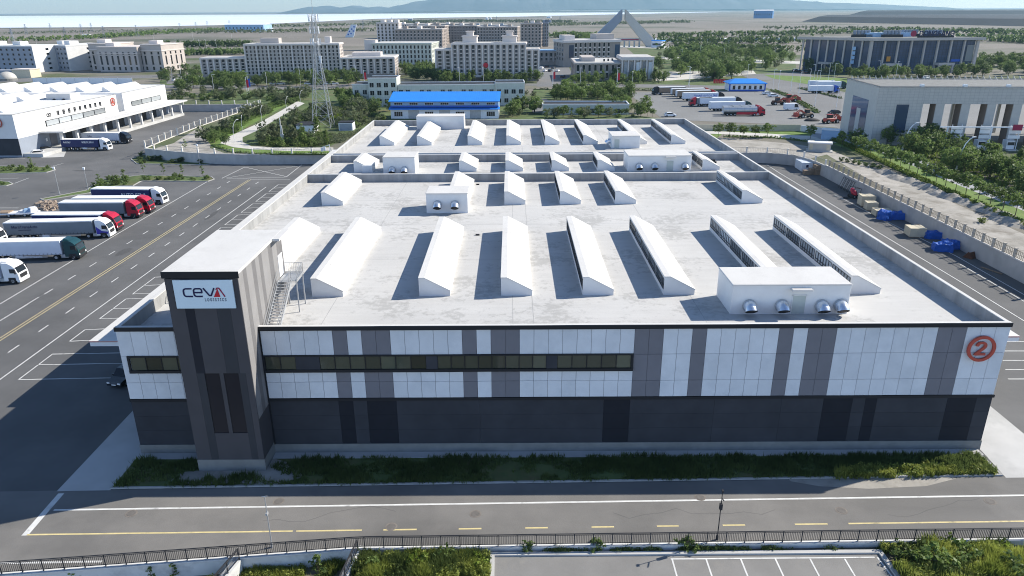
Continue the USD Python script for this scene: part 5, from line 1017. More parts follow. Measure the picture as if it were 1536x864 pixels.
def lorry(name, label, loc, rz, paint, side, LT=12.7, H=3.25, group=None, stripe=None, words=(), roof='white_metal', rear='white_metal', skirt=True):
    t = T(name, label, 'lorry', loc, math.radians(rz), group); cab(t, paint, stripe, H - .02)
    W = 2.46; xa, xb = -2.65 - LT, -2.65
    b = t.part('trailer', MB().rbox(xa, xb, -W / 2, W / 2, .98, H, .05), K[side]); t.part('trailer_roof', MB().box(xa + .03, xb - .03, -W / 2 + .03, W / 2 - .03, H + .001, H + .03), K[roof], b)
    t.part('trailer_rear', MB().box(xa - .03, xa - .003, -W / 2, W / 2, .9, H), K[rear], b); t.part('top_rail', MB().box(xa, xb, -W / 2 - .02, -W / 2 - .003, H - .14, H - .02).box(xa, xb, W / 2 + .003, W / 2 + .02, H - .14, H - .02), K[roof], b)
    st = MB(); n = int(LT / .62)
    for k in range(n): x = xa + (k + .5) * LT / n; st.box(x - .03, x + .03, -W / 2 - .015, -W / 2 - .002, .9, 1.22).box(x - .03, x + .03, W / 2 + .002, W / 2 + .015, .9, 1.22)
    t.part('curtain_straps', st, K['chassis'], b, kind='stuff'); t.part('chassis', MB().box(xa, xb + 1.6, -.55, .55, .7, .97).box(xa + .1, xa + .25, -1.15, 1.15, .45, .7), K['chassis'], b)
    for k in range(3):
        for s in (-1, 1): wheel(t, b, xa + 2.1 + k * 1.28, s * (W / 2 - .2), .46, .36, s)
    if skirt:
        for s in (-1, 1): t.part('side_guard', MB().box(xa + 5.6, xb - 2.4, s * (W / 2 - .08) - .02, s * (W / 2 - .08) + .02, .5, .62).box(xa + 5.6, xb - 2.4, s * (W / 2 - .08) - .02, s * (W / 2 - .08) + .02, .72, .84), K['galv'], b)
        t.part('toolbox', MB().box(xa + 6.2, xa + 7.4, -W / 2 + .05, -W / 2 + .5, .45, .9), K['white_metal'], b)
    for txt, x0, w, z, m in words:
        tx = meshkit.text_mesh(txt, 1., .015, True); v = tx.vertices; s = w / (v[:, 0].max() - v[:, 0].min()); t.part('lettering', MB().add(np.column_stack([x0 + v[:, 0] * s, -W / 2 - .005 - v[:, 2], z + v[:, 1] * s]), tx.faces), K[m], b)
    return t
GL = None
lorry('lorry', 'navy curtain lorry with white cab, lettered AUTO SILA, farthest of the parked row', (-73.4, 151.2, 0), -4, 'white_metal', 'blue_tarp', words=[('AUTO SILA', -9.0, 5.6, 1.65, 'white_metal')])
lorry('lorry', 'lorry with red cab and dark trailer, second from the far end of the parked row', (-72.8, 143.9, 0), 0, 'red_paint', 'grey_tarp')
lorry('lorry', 'grey curtain lorry with red cab, whole grey side in view', (-73.4, 140.4, 0), 0, 'red_paint', 'grey_tarp')
lorry('lorry', 'dark trailer lorry with red cab half hidden behind the white and blue cab', (-73.0, 131.2, 0), 0, 'red_paint', 'blue_tarp')
lorry('lorry', 'grey curtain lorry with white and violet blue cab and dark script lettering', (-72.4, 127.2, 0), 4.0, 'white_metal', 'grey_tarp', LT=15.2, stripe='violet', words=[('MarsTransAvto', -16.6, 4.4, 2.2, 'navy'), ('www.transport', -15.5, 2.2, 1.75, 'navy')])
lorry('lorry', 'white curtain lorry with dark green cab, nearest whole lorry of the parked row', (-71.1, 115.0, 0), 3.5, 'green_paint', 'white_tarp', LT=13.6, words=[('ask Sattransauto', -10.2, 4.3, .5, 'white_metal')])
lorry('lorry', 'white cab of a lorry cut off by the left edge of the picture', (-73.7, 103.6, 0), 1, 'white_metal', 'white_tarp')
lorry('lorry', 'white lorry with its nose just inside the left edge, beside the grey script lorry', (-88.6, 121.9, 0), 3, 'white_metal', 'white_tarp')
lorry('lorry', 'navy lettered lorry with white cab backed to the dock of the left warehouse', (-118.3, 215.8, 0), -2, 'white_metal', 'blue_tarp', LT=11.2, words=[('RUDOLF', -13.1, 2.2, 2.2, 'white_metal'), ('WIEGLER V', -7.6, 3.6, 2.2, 'white_metal')], stripe=None)
lorry('lorry', 'white lorry with black cab behind the navy one at the dock', (-118.2, 227.5, 0), -3, 'black_paint', 'white_tarp', LT=11.8, words=[('19e', -12.6, 1.3, 2.0, 'navy')])
# truck park behind
def tanker(label, loc, rz, L=11.5):
    t = T('tank_lorry', label, 'lorry', loc, math.radians(rz)); cab(t, 'red_paint', None, 3.0)
    b = t.part('tank', MB().cyl((-2.8 - L, 0, 2.0), (-2.8, 0, 2.1), 1.05, n=18), K['silver'], smooth=40); t.part('chassis', MB().box(-2.8 - L, -1.8, -.55, .55, .65, .95), K['chassis'], b)
    t.part('red_skirt', MB().box(-2.8 - L * .62, -2.8, -1.22, -1.12, .55, 1.35).box(-2.8 - L * .62, -2.8, 1.12, 1.22, .55, 1.35), K['red_paint'], b)
    for k in range(4): x = -2.8 - L * (.15 + .23 * k); t.part('tank_band', MB().cyl((x - .06, 0, 2.05), (x + .06, 0, 2.05), 1.08, n=18), K['galv'], b)
    t.part('walkway', MB().box(-2.8 - L * .8, -3.4, -.3, .3, 3.05, 3.15), K['galv'], b); 
    for k in range(3): t.part('tank_lid', MB().cyl((-5 - k * 3, 0, 3.1), (-5 - k * 3, 0, 3.3), .3, n=10), K['galv'], b)
    for k in range(3):
        for s in (-1, 1): wheel(t, b, -L - 1.6 + k * 1.3, s * 1.0, .48, .35, s)
    t.part('number_plate', MB().box(-L - 2.86, -L - 2.81, -.6, .6, .7, 1.1), K['white_metal'], b); return t
tanker('silver tanker with red skirt and red cab, nearest in the truck park', (88.9, 262.0, TZ + .05), -2)
tanker('silver tanker behind the red skirted one, truck park', (89.5, 266.6, TZ + .05), 3)
lorry('lorry', 'grey box lorry with green cab beside the tankers in the truck park', (88.6, 276.5, TZ + .05), 4, 'green_paint', 'white_tarp', LT=13)
lorry('lorry', 'long white box lorry with dark cab in the middle of the truck park', (89.2, 290.6, TZ + .05), 3, 'black_paint', 'white_tarp', LT=14)
lorry('lorry', 'lorry with red cab facing left towards the warehouse, truck park', (68.9, 290.2, TZ + .05), 180, 'red_paint', 'grey_tarp', LT=6)
lorry('lorry', 'pale blue lettered box lorry with black cab, truck park', (87.2, 308.5, TZ + .05), 5, 'black_paint', 'white_tarp', LT=14.5, words=[('TRANS AVTO LINE', -13.2, 10, 1.7, 'bluepaint')])
lorry('lorry', 'brown box lorry with red cab, third from the back of the truck park', (86.5, 318.0, TZ + .05), 5, 'red_paint', 'cardboard', LT=14.5)
lorry('lorry', 'brown box lorry with orange cab, second from the back of the truck park', (86.0, 326.0, TZ + .05), 6, 'brick_red', 'cardboard', LT=14.5)
lorry('lorry', 'dark cab lorry with tan load, at the back of the truck park', (62.0, 331.0, TZ + .05), 186, 'chassis', 'cardboard', LT=12)
for i, (px, py, pt, sd, lab) in enumerate(((1254, 131.5, 'white_metal', 'white_tarp', 'white box lorry on the hedge island beyond the truck park, left of its neighbours'), (1257, 139.5, 'bluepaint', 'white_tarp', 'white lorry with blue cab on the hedge island beyond the truck park'), (1268, 133, 'green_paint', 'white_tarp', 'white lorry half hidden behind the tiled gate building'))):
    x, y = gp(px, py, TZ); lorry('lorry', lab, (x, y, TZ + .05), 0, pt, sd, LT=10.5)
def car(label, loc, rz, paint, L=4.5, H=1.5, van=False, name='car', cat='car', group=None):
    t = T(name, label, cat, loc, math.radians(rz), group); W = 1.8 if not van else 1.95; k = L / 4.5
    if van: pr = [(-L, .35), (0, .35), (0, .95), (-.25, 1.05), (-.9, H), (-L + .1, H), (-L, H - .15)]; gpz = [(-.35, 1.12), (-.95, H - .12), (-1.9, H - .12), (-1.9, 1.12)]
    else: pr = [(-L, .32), (-.05, .3), (0, .55), (-.12, .78), (-1.05 * k, .95), (-1.75 * k, H - .02), (-2.5 * k, H), (-3.5 * k, H - .06), (-4.25 * k, 1.02), (-L, .92)]; gpz = [(-1.25 * k, .97), (-1.85 * k, H - .1), (-3.4 * k, H - .13), (-4.0 * k, 1.0)]
    b = t.part('body', MB().ext(pr, -W / 2, W / 2), K[paint])
    for s in (-1, 1): t.part('side_window', MB().ext(gpz, s * (W / 2 + .01) - .012, s * (W / 2 + .01) + .012), K['pane_dark'], b)
    if not van:
        for (a, b_) in (((-1.1 * k, .985), (-1.75 * k, H - .05)), ((-4.2 * k, 1.07), (-3.58 * k, H - .1))):
            s = 1 if a[0] > -2 else -1; t.part('windscreen', MB().add([(a[0] + .015 * s, -.75, a[1] + .02), (a[0] + .015 * s, .75, a[1] + .02), (b_[0] + .015 * s, .7, b_[1] + .02), (b_[0] + .015 * s, -.7, b_[1] + .02)], [(0, 1, 2, 3) if s > 0 else (1, 0, 3, 2)]), K['pane_dark'], b)
    else: t.part('windscreen', MB().add([(-.27, -.8, 1.1), (-.27, .8, 1.1), (-.86, .75, H - .08), (-.86, -.75, H - .08)], [(0, 1, 2, 3)]), K['pane_dark'], b)
    for s in (-1, 1):
        for x in (-.85 * k, -L + .85 * k): wheel(t, b, x, s * (W / 2 - .1), .32, .22, s)
        t.part('headlight', MB().box(-.12, .01, *sorted((s * .5, s * .84)), .58, .72), K['white_metal'], b); t.part('tail_light', MB().box(-L - .012, -L + .05, *sorted((s * .55, s * .86)), .7, .88), K['red_sign'], b); t.part('mirror', MB().box(-1.3 * k, -1.15 * k, *sorted((s * W / 2, s * (W / 2 + .18))), .95, 1.1), K[paint], b)
    t.part('number_plate', MB().box(.0, .015, -.26, .26, .42, .54), K['white_metal'], b); return t
car('black car parked in the shade at the front left corner of the warehouse', (-43.0, 69.7, .01), 256, 'black_paint', 4.6, 1.6)
car('silver car parked at the near corner of the left warehouse, nose to the yard', (*gp(40, 234.5), .01), 215, 'white_metal', 4.5); car('dark car parked behind the silver one by the left warehouse', (*gp(51, 228.5), .01), 215, 'black_paint', 4.5)
car('dark car under the far end of the dock canopy of the left warehouse', (*gp(236, 172), .96), 200, 'chassis', 4.4)
car('white car at the hedge of the truck park, left of two', (114.3, 329.3, TZ + .05), 5, 'white_metal'); car('white car at the hedge of the truck park, right of two', (113.8, 320.1, TZ + .05), 5, 'white_metal')
car('white van beside the hedge in the truck park', (106.3, 276.4, TZ + .05), 0, 'white_metal', 5.4, 2.5, True, 'van', 'van')
car('dark car on the road beside the tiled gate building', (*gp(1243, 172, TZ), TZ + .05), 200, 'chassis'); car('white car at the corner of the tiled gate building', (*gp(1258, 181, TZ), TZ + .05), 200, 'white_metal')
car('small white car behind the roof edge at the near end of the truck park', (*gp(1014, 175, TZ), TZ + .05), 0, 'white_metal', 4.2)
for i, (px, py, m) in enumerate(((270, 121, 'white_metal'), (276, 122, 'white_metal'), (283, 121.5, 'black_paint'), (289, 123, 'white_metal'))): car(f'car parked by the left wing of the long hotel, {ORD[i]} from the left', (*gp(px, py, TZ), TZ + .04), 60, m)
for i, (px, py) in enumerate(((345, 128), (384, 128), (418, 127), (428, 127), (470, 127), (500, 127), (508, 127))): car(f'white car under the trees before the long hotel, {ORD[i]} from the left', (*gp(px, py, TZ), TZ + .04), 15, 'white_metal')
for i, (px, py, m) in enumerate(((814, 103, 'white_metal'), (819, 107, 'white_metal'), (822, 101, 'black_paint'), (827, 107, 'black_paint'), (832, 103, 'chassis'), (838, 107, 'white_metal'), (846, 116, 'black_paint'))): car(f'car on the square between the stone buildings, {ORD[i]} of the group from the left', (*gp(px, py, TZ), TZ + .04), 70, m)
for i, (px, py) in enumerate(((1196, 107), (1202, 108), (1208, 109), (1214, 110), (1384, 117), (1392, 117.5))): car(f'dark car before the dark glass building, {ORD[i]} from the left', (*gp(px, py, TZ), TZ + .06), 40, 'black_paint' if i != 5 else 'white_metal')
# loader and farm machines at the edge of the truck park
def loader(label, px, py, rz, body, s=1.):
    x, y = gp(px, py, TZ); t = T('loader', label, 'loader', (x, y, TZ + .05), math.radians(rz))
    b = t.part('body', MB().rbox(-2.6, .6, -.9, .9, .7, 1.7, .12), K[body]); t.part('cabin', MB().rbox(-1.5, 0, -.7, .7, 1.7, 2.8, .1), K['pane_dark'], b); t.part('cabin_roof', MB().box(-1.6, .1, -.8, .8, 2.8, 2.92), K[body], b)
    for x_ in (-2.0, 1.6):
        for q in (-1, 1): wheel(t, b, x_, q * 1.0, .7, .5, q)
    t.part('front_frame', MB().rbox(.5, 2.3, -.6, .6, .7, 1.3, .1), K[body], b)
    for q in (-.5, .5): t.part('lift_arm', MB().bar((.2, q, 1.5), (2.0, q, 2.7), .22, .3).bar((2.0, q, 2.7), (3.6, q, 1.7), .2, .26), K['brick_red'], b)
    t.part('bucket', MB().ext([(3.4, .7), (4.6, .55), (4.5, .75), (3.9, 1.0), (3.8, 1.9), (3.4, 1.9)], -1.2, 1.2), K['brick_red'], b); return t
loader('wheel loader with raised red arms at the hedge of the truck park', 1168, 157.5, 8, 'rust'); loader('red loader with raised arms behind the other loader', 1185, 153, 10, 'brick_red')
loader('brown wheel loader standing right of the white van', 1207, 177, 195, 'cardboard'); loader('red machine on the green strip beside the gate building', 1246, 185, 20, 'brick_red')
top('dark_tarp_heap', MB().tm((lambda m: (m.apply_scale((2.6, 1.4, .7)), m.apply_translation((*gp(1218, 181.5, TZ), TZ + .2)), m)[2])(trimesh.creation.icosphere(2, 1.))), K['chassis'], 'dark covered heap on the ground beside the brown loader', 'heap')
# ---- things along the right alley
def rough(m, amp, sc, seed):
    v = m.vertices; n = meshkit.fbm(v * sc + seed * 3.7, 3, seed)[:, None] - .5; m.vertices = v + m.vertex_normals * n * amp; return m
def crate(label, x, y, lx, ly, h, rz=0.):
    t = T('crate', label, 'crate', (x, y, 0), rz); b = t.part('box', MB().rbox(-lx / 2, lx / 2, -ly / 2, ly / 2, .12, h, .03), K['crate'])
    for s in (-1, 0, 1): t.part('runner', MB().box(-lx / 2, lx / 2, s * (ly / 2 - .1) - .06, s * (ly / 2 - .1) + .06, 0.005, .12), K['cardboard'], b)
    t.part('lid', MB().rbox(-lx / 2 - .03, lx / 2 + .03, -ly / 2 - .03, ly / 2 + .03, h, h + .06, .02), K['crate'], b)
    for s in (-1, 1):
        for q in (-.48, 0, .48): t.part('batten', MB().box(q * lx - .06, q * lx + .06, s * (ly / 2 + .02) - .02, s * (ly / 2 + .02) + .02, .12, h), K['crate'], b)
    return t
crate('big plywood crate next to the red machine, tallest of the alley crates', 72.75, 146.4, 2.7, 2.4, 2.1, -.1); crate('smaller plywood crate touching the big crate in the alley', 72.1, 142.9, 2.1, 2.0, 1.55, -.12)
crate('low wide plywood crate behind the bright blue tarpaulin heap', 72.2, 138.4, 3.1, 2.3, 1.2, -.08); crate('lone plywood crate in front of the rusty wheel frame', 71.6, 124.8, 2.7, 2.5, 1.6, -.1)
def tarped(label, x, y, lx, ly, h, rz, seed):
    m = trimesh.creation.box((lx, ly, h)); 
    for _ in range(4): m = m.subdivide()
    v = m.vertices.copy(); zt = (v[:, 2] / h + .5); v[:, :2] *= (1 + .1 * (1 - zt))[:, None]
    v[:, 2] += (meshkit.fbm(np.column_stack([v[:, 0], v[:, 1], np.full(len(v), seed)]) * 1.3, 3, seed) - .5) * .8 * zt; m.vertices = v; m = rough(m, .28, 1.7, seed)
    m.apply_transform(trimesh.transformations.rotation_matrix(rz, (0, 0, 1))); m.apply_translation((0, 0, h / 2 + .02))
    t = T('tarpaulin_heap', label, 'covered goods', (x, y, 0)); b = t.part('tarpaulin', MB().tm(m), K['tarp']); 
    r = MB(); c, s = math.cos(rz), math.sin(rz)
    t.part('pallet', MB().obox(0, 0, .005, .12, lx * 1.02, ly * 1.02, rz), K['cardboard']); return t
tarped('bright blue tarpaulin draped over a tall narrow load before the low crate', 71.3, 135.4, 1.6, 1.9, 1.75, .4, 1); tarped('blue tarpaulin heap beside the wall, behind the narrow blue load', 73.9, 135.9, 2.2, 1.7, 1.25, -.1, 2)
tarped('blue tarpaulin heap farthest back of the three near the alley end', 74.0, 123.4, 2.5, 1.9, 1.15, -.2, 3); tarped('blue tarpaulin heap out in the light, nearest the alley centre', 71.8, 116.3, 2.6, 1.9, 1.25, -.25, 4); tarped('blue tarpaulin heap between the wall and the lit blue heap', 73.9, 117.6, 2.3, 1.7, 1.3, -.2, 5)
for lab, x, y, s in (('small rusty round frame behind the lone crate', 74.5, 129.6, .8), ('rusty box frame leaning by the wall, nearest object of the alley', 74.35, 112.5, 1.05)):
    t = T('rusty_frame', lab, 'scrap', (x, y, 0), .5); b = t.part('plate', MB().add([(-.9 * s, -.7 * s, .02), (.9 * s, -.7 * s, .02), (.9 * s, -.1 * s, .9 * s), (-.9 * s, -.1 * s, .9 * s), (-.9 * s, .5 * s, .02), (.9 * s, .5 * s, .02)], [(0, 1, 2, 3), (5, 4, 3, 2), (1, 5, 2, 2), (4, 0, 3, 3)]), K['rust'])
    for q in (-.9, .9): t.part('rim', MB().tube([(q * s + .0, -.8 * s, .03), (q * s, -.12 * s, 1.02 * s), (q * s, .6 * s, .03)], .07 * s), K['rust'], b)
top('plank', MB().bar((73.2, 107.6, .08), (74.3, 104.2, .12), .35, .08), K['cardboard'], 'loose plank lying at the foot of the alley wall', 'plank')
t = T('container', 'white steel container at the far end of the alley', 'container', (73.2, 182.0, 0), -.06); b = t.part('body', MB().rbox(-1.3, 1.3, -2.7, 2.7, .1, 2.2, .04), K['white_metal']); cr = MB()
for k in range(16): cr.box(-1.33, -1.302, -2.6 + k * .34, -2.44 + k * .34, .2, 2.1)
t.part('corrugation', cr, K['white_metal'], b, kind='stuff'); t.part('roof_rim', MB().box(-1.34, 1.34, -2.74, 2.74, 2.2, 2.26), K['white_tarp'], b); t.part('dark_label', MB().box(-.3, .3, -2.72, -2.705, 1.1, 1.75), K['navy'], b); t.part('sill', MB().box(-1.34, 1.34, -2.74, 2.74, .0, .1), K['chassis'], b)
for lab, x, y, lx, ly, h in (('low stack of brown boards before the white container', 72.0, 176.4, 1.9, 1.2, .95), ('brown board stack in the middle of the heap beside the container', 73.3, 176.9, 1.2, 1.5, 1.35), ('tall brown board stack leaning in the wall corner', 74.3, 176.6, 1.2, 1.9, 2.2)):
    t = T('board_stack', lab, 'boards', (x, y, 0), .05); z = .01; k = 0
    while z < h: t.part('board', MB().obox(rng.uniform(-.06, .06), rng.uniform(-.06, .06), z, z + .17, lx, ly, rng.uniform(-.04, .04)), K['cardboard']); z += .18; k += 1
t = T('loading_machine', 'red machine with black frames leaning by the alley wall', 'machine', (72.9, 152.8, 0), .2)
m = trimesh.creation.icosphere(3, 1.); m.apply_scale((.62, 1.15, .5)); m.apply_transform(trimesh.transformations.rotation_matrix(.55, (1, 0, 0))); m.apply_translation((0, 0, 1.3)); b = t.part('red_hood', MB().tm(m), K['red_paint'], smooth=True)
t.part('base', MB().rbox(-.6, .7, -.9, .9, .25, .75, .06), K['chassis'], b)
for s in (-1, 1):
    t.part('frame', MB().tube([(.95, s * 1.0, .02), (.95, s * 1.0, 2.1), (-.2, s * 1.0, 2.2)], .05), K['chassis'], b); wheel(t, b, -.3, s * .85, .38, .2, s); wheel(t, b, .5, s * .85, .38, .2, s)
t.part('cross_bar', MB().bar((.95, -1, 2.1), (.95, 1, 2.1), .09), K['chassis'], b); t.part('fork', MB().tube([(-.6, -.4, .1), (-2.0, -.5, .1), (-2.2, 0, .1), (-2.0, .5, .1), (-.6, .4, .1)], .06), K['chassis'], b)
for i in range(4):
    y = 157.2 + i * 1.55; t = T('steel_frame', f'thin dark steel frame leaning on the alley wall, {ORD[i]} from the red machine', 'frame', (74.5, y, 0)); t.part('upright', MB().bar((-.7, -.5, .0), (.25, -.5, 2.5), .07), K['chassis']); t.part('upright', MB().bar((-.7, .5, .0), (.25, .5, 2.5), .07), K['chassis']); t.part('crosspiece', MB().bar((.25, -.5, 2.46), (.25, .5, 2.46), .07), K['chassis'])
# rubble and pallets at the end of the parked row
pl = MB()
for k in range(150):
    a, r = rng.uniform(0, 6.28), rng.random() ** .6; x, y = gp(72 + 20 * r * math.cos(a), 309.5 + 7.5 * r * math.sin(a)); s = rng.uniform(.12, .55); pl.obox(x, y, 0.01, .05 + s * rng.uniform(.3, 1.0) + (1 - r) * .7, s * 1.6, s, rng.uniform(0, 3), rng.uniform(.4, 1))
top('rubble_heap', pl, K['brick'], 'heap of broken stone and earth behind the parked lorries', 'rubble', kind='stuff')
x, y = gp(34, 324); t = T('flat_trailer', 'small white trailer with odd sheets behind the parked lorries', 'trailer', (x, y, 0), .1); b = t.part('bed', MB().rbox(-4.2, 3, -1.1, 1.1, .6, .85, .04), K['white_metal'])
for k in range(3): t.part('white_sheet', MB().obox(.4 + k * .9, -.2 + k * .15, .85, 1.25 + k * .25, 1.5, 1.5, k * .4, .75), K['skyblue' if k == 1 else 'white_metal'], b)
t.part('front_board', MB().box(-4.2, -2.0, -1.0, 1.0, .86, 1.05), K['cardboard'], b)
for s in (-1, 1):
    for q in (-2, 1): wheel(t, b, q, s * .95, .4, .25, s)

# gravel heaps along the strip beyond the wall
for i, (qx, qy, sx) in enumerate(((590, 362, 2.6), (672, 402, 2.4), (765, 425, 2.8), (880, 466, 2.6), (950, 512, 2.2), (1050, 538, 2.6), (1140, 568, 2.2), (1240, 604, 2.6), (1350, 640, 2.8), (1450, 704, 3.0))):
    x, y = gp(1200 + qx / 4.571, 180 + qy / 4.571, TZ); n = 17; V = []; r = random.Random(i + 60); a0 = r.uniform(-.3, .3)
    for j in range(n):
        for k in range(n):
            u, w = (k / (n - 1) * 2 - 1), (j / (n - 1) * 2 - 1); d = math.hypot(u, w); ux, wy = u * sx * .85, w * sx * 1.5; nz = meshkit.fbm(np.array([x + ux * .9, y + wy * .9, i * 3.]), 4, 5)
            V.append((ux, wy, -.05 + max(0, 1 - d) ** .8 * (.45 + 1.0 * nz)))
    t = T('gravel_heap', f'low gravel heap on the strip beyond the alley wall, {ORD[i]} from the kiosk', 'heap', (x, y, TZ + .03), a0)
    t.part('heap', MB().add(V, [(j * n + k, j * n + k + 1, (j + 1) * n + k + 1, (j + 1) * n + k) for j in range(n - 1) for k in range(n - 1)]), K['sand'], smooth=True)
# ================================================================= MAST, LAMPS, POLES
MX, MY = -61.2, 240.5
t = T('lattice_mast', 'tall grey steel lattice mast hung with aerials, left of the warehouse roof', 'mast', (MX, MY, TZ)); HT = 34.0
def hw(z): return 3.0 - 2.35 * min(1, z / 24.) if z < 24 else .65
zs = [0, 4.2, 8.2, 12, 15.4, 18.4, 21.2, 24, 26, 28, 30, 32, 34]
for sx in (-1, 1):
    for sy in (-1, 1):
        m = MB()
        for a, b in zip(zs[:-1], zs[1:]): m.bar((sx * hw(a), sy * hw(a), a), (sx * hw(b), sy * hw(b), b), .16 if a < 24 else .12)
        t.part('leg', m, K['galv'])
br = MB()
for a, b in zip(zs[:-1], zs[1:]):
    A, B_ = hw(a), hw(b)
    for (ux, uy), (vx, vy) in (((-1, -1), (1, -1)), ((1, -1), (1, 1)), ((1, 1), (-1, 1)), ((-1, 1), (-1, -1))):
        br.bar((ux * A, uy * A, a), (vx * B_, vy * B_, b), .07); br.bar((vx * A, vy * A, a), (ux * B_, uy * B_, b), .07); br.bar((ux * B_, uy * B_, b), (vx * B_, vy * B_, b), .07)
t.part('bracing', br, K['galv'], kind='stuff')
for z in (25.5, 29., 32.5):
    p = t.part('platform', MB().tm(trimesh.creation.annulus(1.1, 1.35, .12, sections=20).apply_translation((0, 0, z))), K['galv'])
    for k in range(6): a = k * 1.047 + z; t.part('aerial', MB().obox(1.45 * math.cos(a), 1.45 * math.sin(a), z - .2, z + 1.9, .32, .2, a), K['white_metal'], p)
t.part('aerial', MB().obox(1.2, -.8, 20.0, 22.2, .7, .3, 0), K['white_metal']); t.part('spike', MB().cyl((0, 0, 34), (0, 0, 40.5), .07, .03, 6), K['galv'])
# lamp posts
def arc_lamp():
    t = T('street_lamp', 'curved white street lamp beside the row of small trees, nearest the container hut', 'street lamp', (103.5, 214.0, TZ), 2.6); pts = [(0, 0, 0), (.1, 0, 3), (.45, 0, 5), (1.1, 0, 6.4), (2.0, 0, 7.3), (3.0, 0, 7.8)]
    t.part('pole', MB().tube(pts, .1, 8), K['white_metal']); t.part('lamp_head', MB().obox(3.3, 0, 7.72, 7.92, 1.0, .34, 0), K['white_metal']); t.part('brace', MB().bar((-.35, 0, 0), (-.15, 0, 3.4), .12), K['white_metal']); return t
al_ = arc_lamp()
copy(al_.path, 'street_lamp', 'curved white street lamp beside the row of small trees, middle one of three', 'street lamp', (100.8, 188.5, TZ), .35)
copy(al_.path, 'street_lamp', 'curved white street lamp beside the row of small trees, nearest the right edge', 'street lamp', (102.0, 166.0, TZ), .35)
thin_ = T('street_lamp', 'thin curved lamp along the winding path, nearest the curved wall', 'street lamp', (*gp(352, 212, TZ), TZ), .9); thin_.part('pole', MB().tube([(0, 0, 0), (-.1, 0, 2.5), (.1, 0, 4.2), (.7, 0, 5.4), (1.4, 0, 6.0)], .055, 6), K['white_metal']); thin_.part('lamp_head', MB().obox(1.7, 0, 5.95, 6.08, .7, .25, 0), K['white_metal'])
for i, (px, py, s) in enumerate(((451, 141, .85), (430, 151, .8), (393, 168, .85), (364, 183, .8), (426, 172, .0))):
    if s: x, y = gp(px, py + 14, TZ); copy(thin_.path, 'street_lamp', f'thin curved lamp along the winding path, {ORD[i]} from its far end', 'street lamp', (x, y, TZ), 1.1 + i * .2, None, s)
def post(name, label, cat, loc, h, r=.06, head=None, group=None, m='galv'):
    t = T(name, label, cat, loc, 0, group); t.part('pole', MB().cyl((0, 0, 0), (0, 0, h), r, r * .7, 8), K[m]); t.part('foot', MB().cyl((0, 0, 0), (0, 0, .35), r * 2, n=10), K[m])
    if head == 'box': t.part('camera_head', MB().box(-.06, .06, -.14, .1, h, h + .12), K[m]); t.part('arm', MB().bar((0, 0, h - .6), (.0, -.5, h - .45), .06), K[m]); t.part('camera_box', MB().box(-.1, .1, -.12, .12, h - 1.6, h - 1.1), K[m])
    if head == 'small': t.part('camera', MB().box(-.07, .07, -.18, .1, h - 1.55, h - 1.35), K[m]); t.part('cross_arm', MB().cyl((-.25, 0, h + .02), (.2, 0, h + .1), .03, n=6), K[m])
    if head == 'arm': t.part('lamp_head', MB().box(-.1, 1.2, -.12, .12, h, h + .12), K['white_metal'])
    if head == 'top': t.part('lamp_head', MB().cyl((0, 0, h), (0, 0, h + .5), .22, .3, 8), K['white_metal'])
    return t
post('camera_pole', 'thin dark pole behind the railing, left of the railing bend', 'pole', (-18.35, 44.75, .01), 4.55, .05, 'small'); post('camera_pole', 'thin dark pole with a camera behind the railing, right half of the picture', 'pole', (15.55, 45.35, .01), 4.4, .045, 'box', m='chassis')
post('lamp_post', 'thin lamp post on the green island, left of two', 'lamp post', (-100.9, 159.6, .1), 5.6, .07, 'top'); post('lamp_post', 'thin lamp post on the green island, right of two', 'lamp post', (-96.9, 164, .1), 4.6, .07, 'top')
post('lamp_post', 'thin lamp post before the curved wall', 'lamp post', (*gp(300, 247), .1), 4.8, .06, 'top')
t = T('camera_post', 'white post with a bracket of cameras before the curved wall', 'pole', (-47.7, 191.4, 0)); t.part('pole', MB().cyl((0, 0, 0), (0, 0, 5.4), .12, .1, 8), K['white_metal']); t.part('bracket', MB().bar((0, 0, 5.3), (-2.1, 0, 4.6), .14), K['white_metal'])
for k in range(2): t.part('camera', MB().box(-2.3 + k * .7, -1.7 + k * .7, -.15, .15, 3.6 + k * .2, 4.5 + k * .2), K['white_metal'])
t = T('pipe_post', 'pair of weathered posts strapped together beyond the curved wall', 'pole', (*gp(424.5, 216, TZ), TZ)); 
for s in (-.25, .25): t.part('pole', MB().cyl((s, 0, 0), (s * .5, 0, 7.4 if s < 0 else 5.2), .15, .12, 8), K['render_shade'])
t.part('strap', MB().box(-.5, .5, -.2, .2, 2.4, 2.8), K['galv'])
lampsrc = post('lamp_post', 'slim white lamp post at the end of the left yard fence', 'lamp post', (*gp(322, 143, TZ), TZ), 9.0, .08, 'arm', m='white_metal')
rows_ = [('before the long hotel', [(402, 140), (451, 128), (467, 126), (535, 126), (598, 128), (690, 130), (725, 130)]), ('along the road before the ochre buildings', [(829, 131), (870, 131), (925, 130.5), (1033, 128), (1120, 124)]),
         ('beside the truck park and its road', [(1159, 134), (1167, 137), (1186, 136), (1198, 140), (1222, 159), (1253, 170), (1034, 131), (948, 138)]), ('on the hedge island beyond the truck park', [(1213, 134), (1223, 137), (1220, 125), (1229, 125), (1242, 122), (1250, 123), (1343, 119), (1317, 118)]),
         ('in the wooded park', [(1002, 84), (1050, 86), (1060, 74), (1092, 76), (1132, 80), (1162, 90), (1178, 84), (1085, 92), (1022, 95), (905, 66), (1105, 66), (1150, 72)]), ('on the far left plain road', [(232, 66), (265, 74), (290, 60), (348, 62), (55, 66), (22, 64), (310, 74), (325, 73), (300, 73), (262, 97), (273, 121), (258, 112)])]
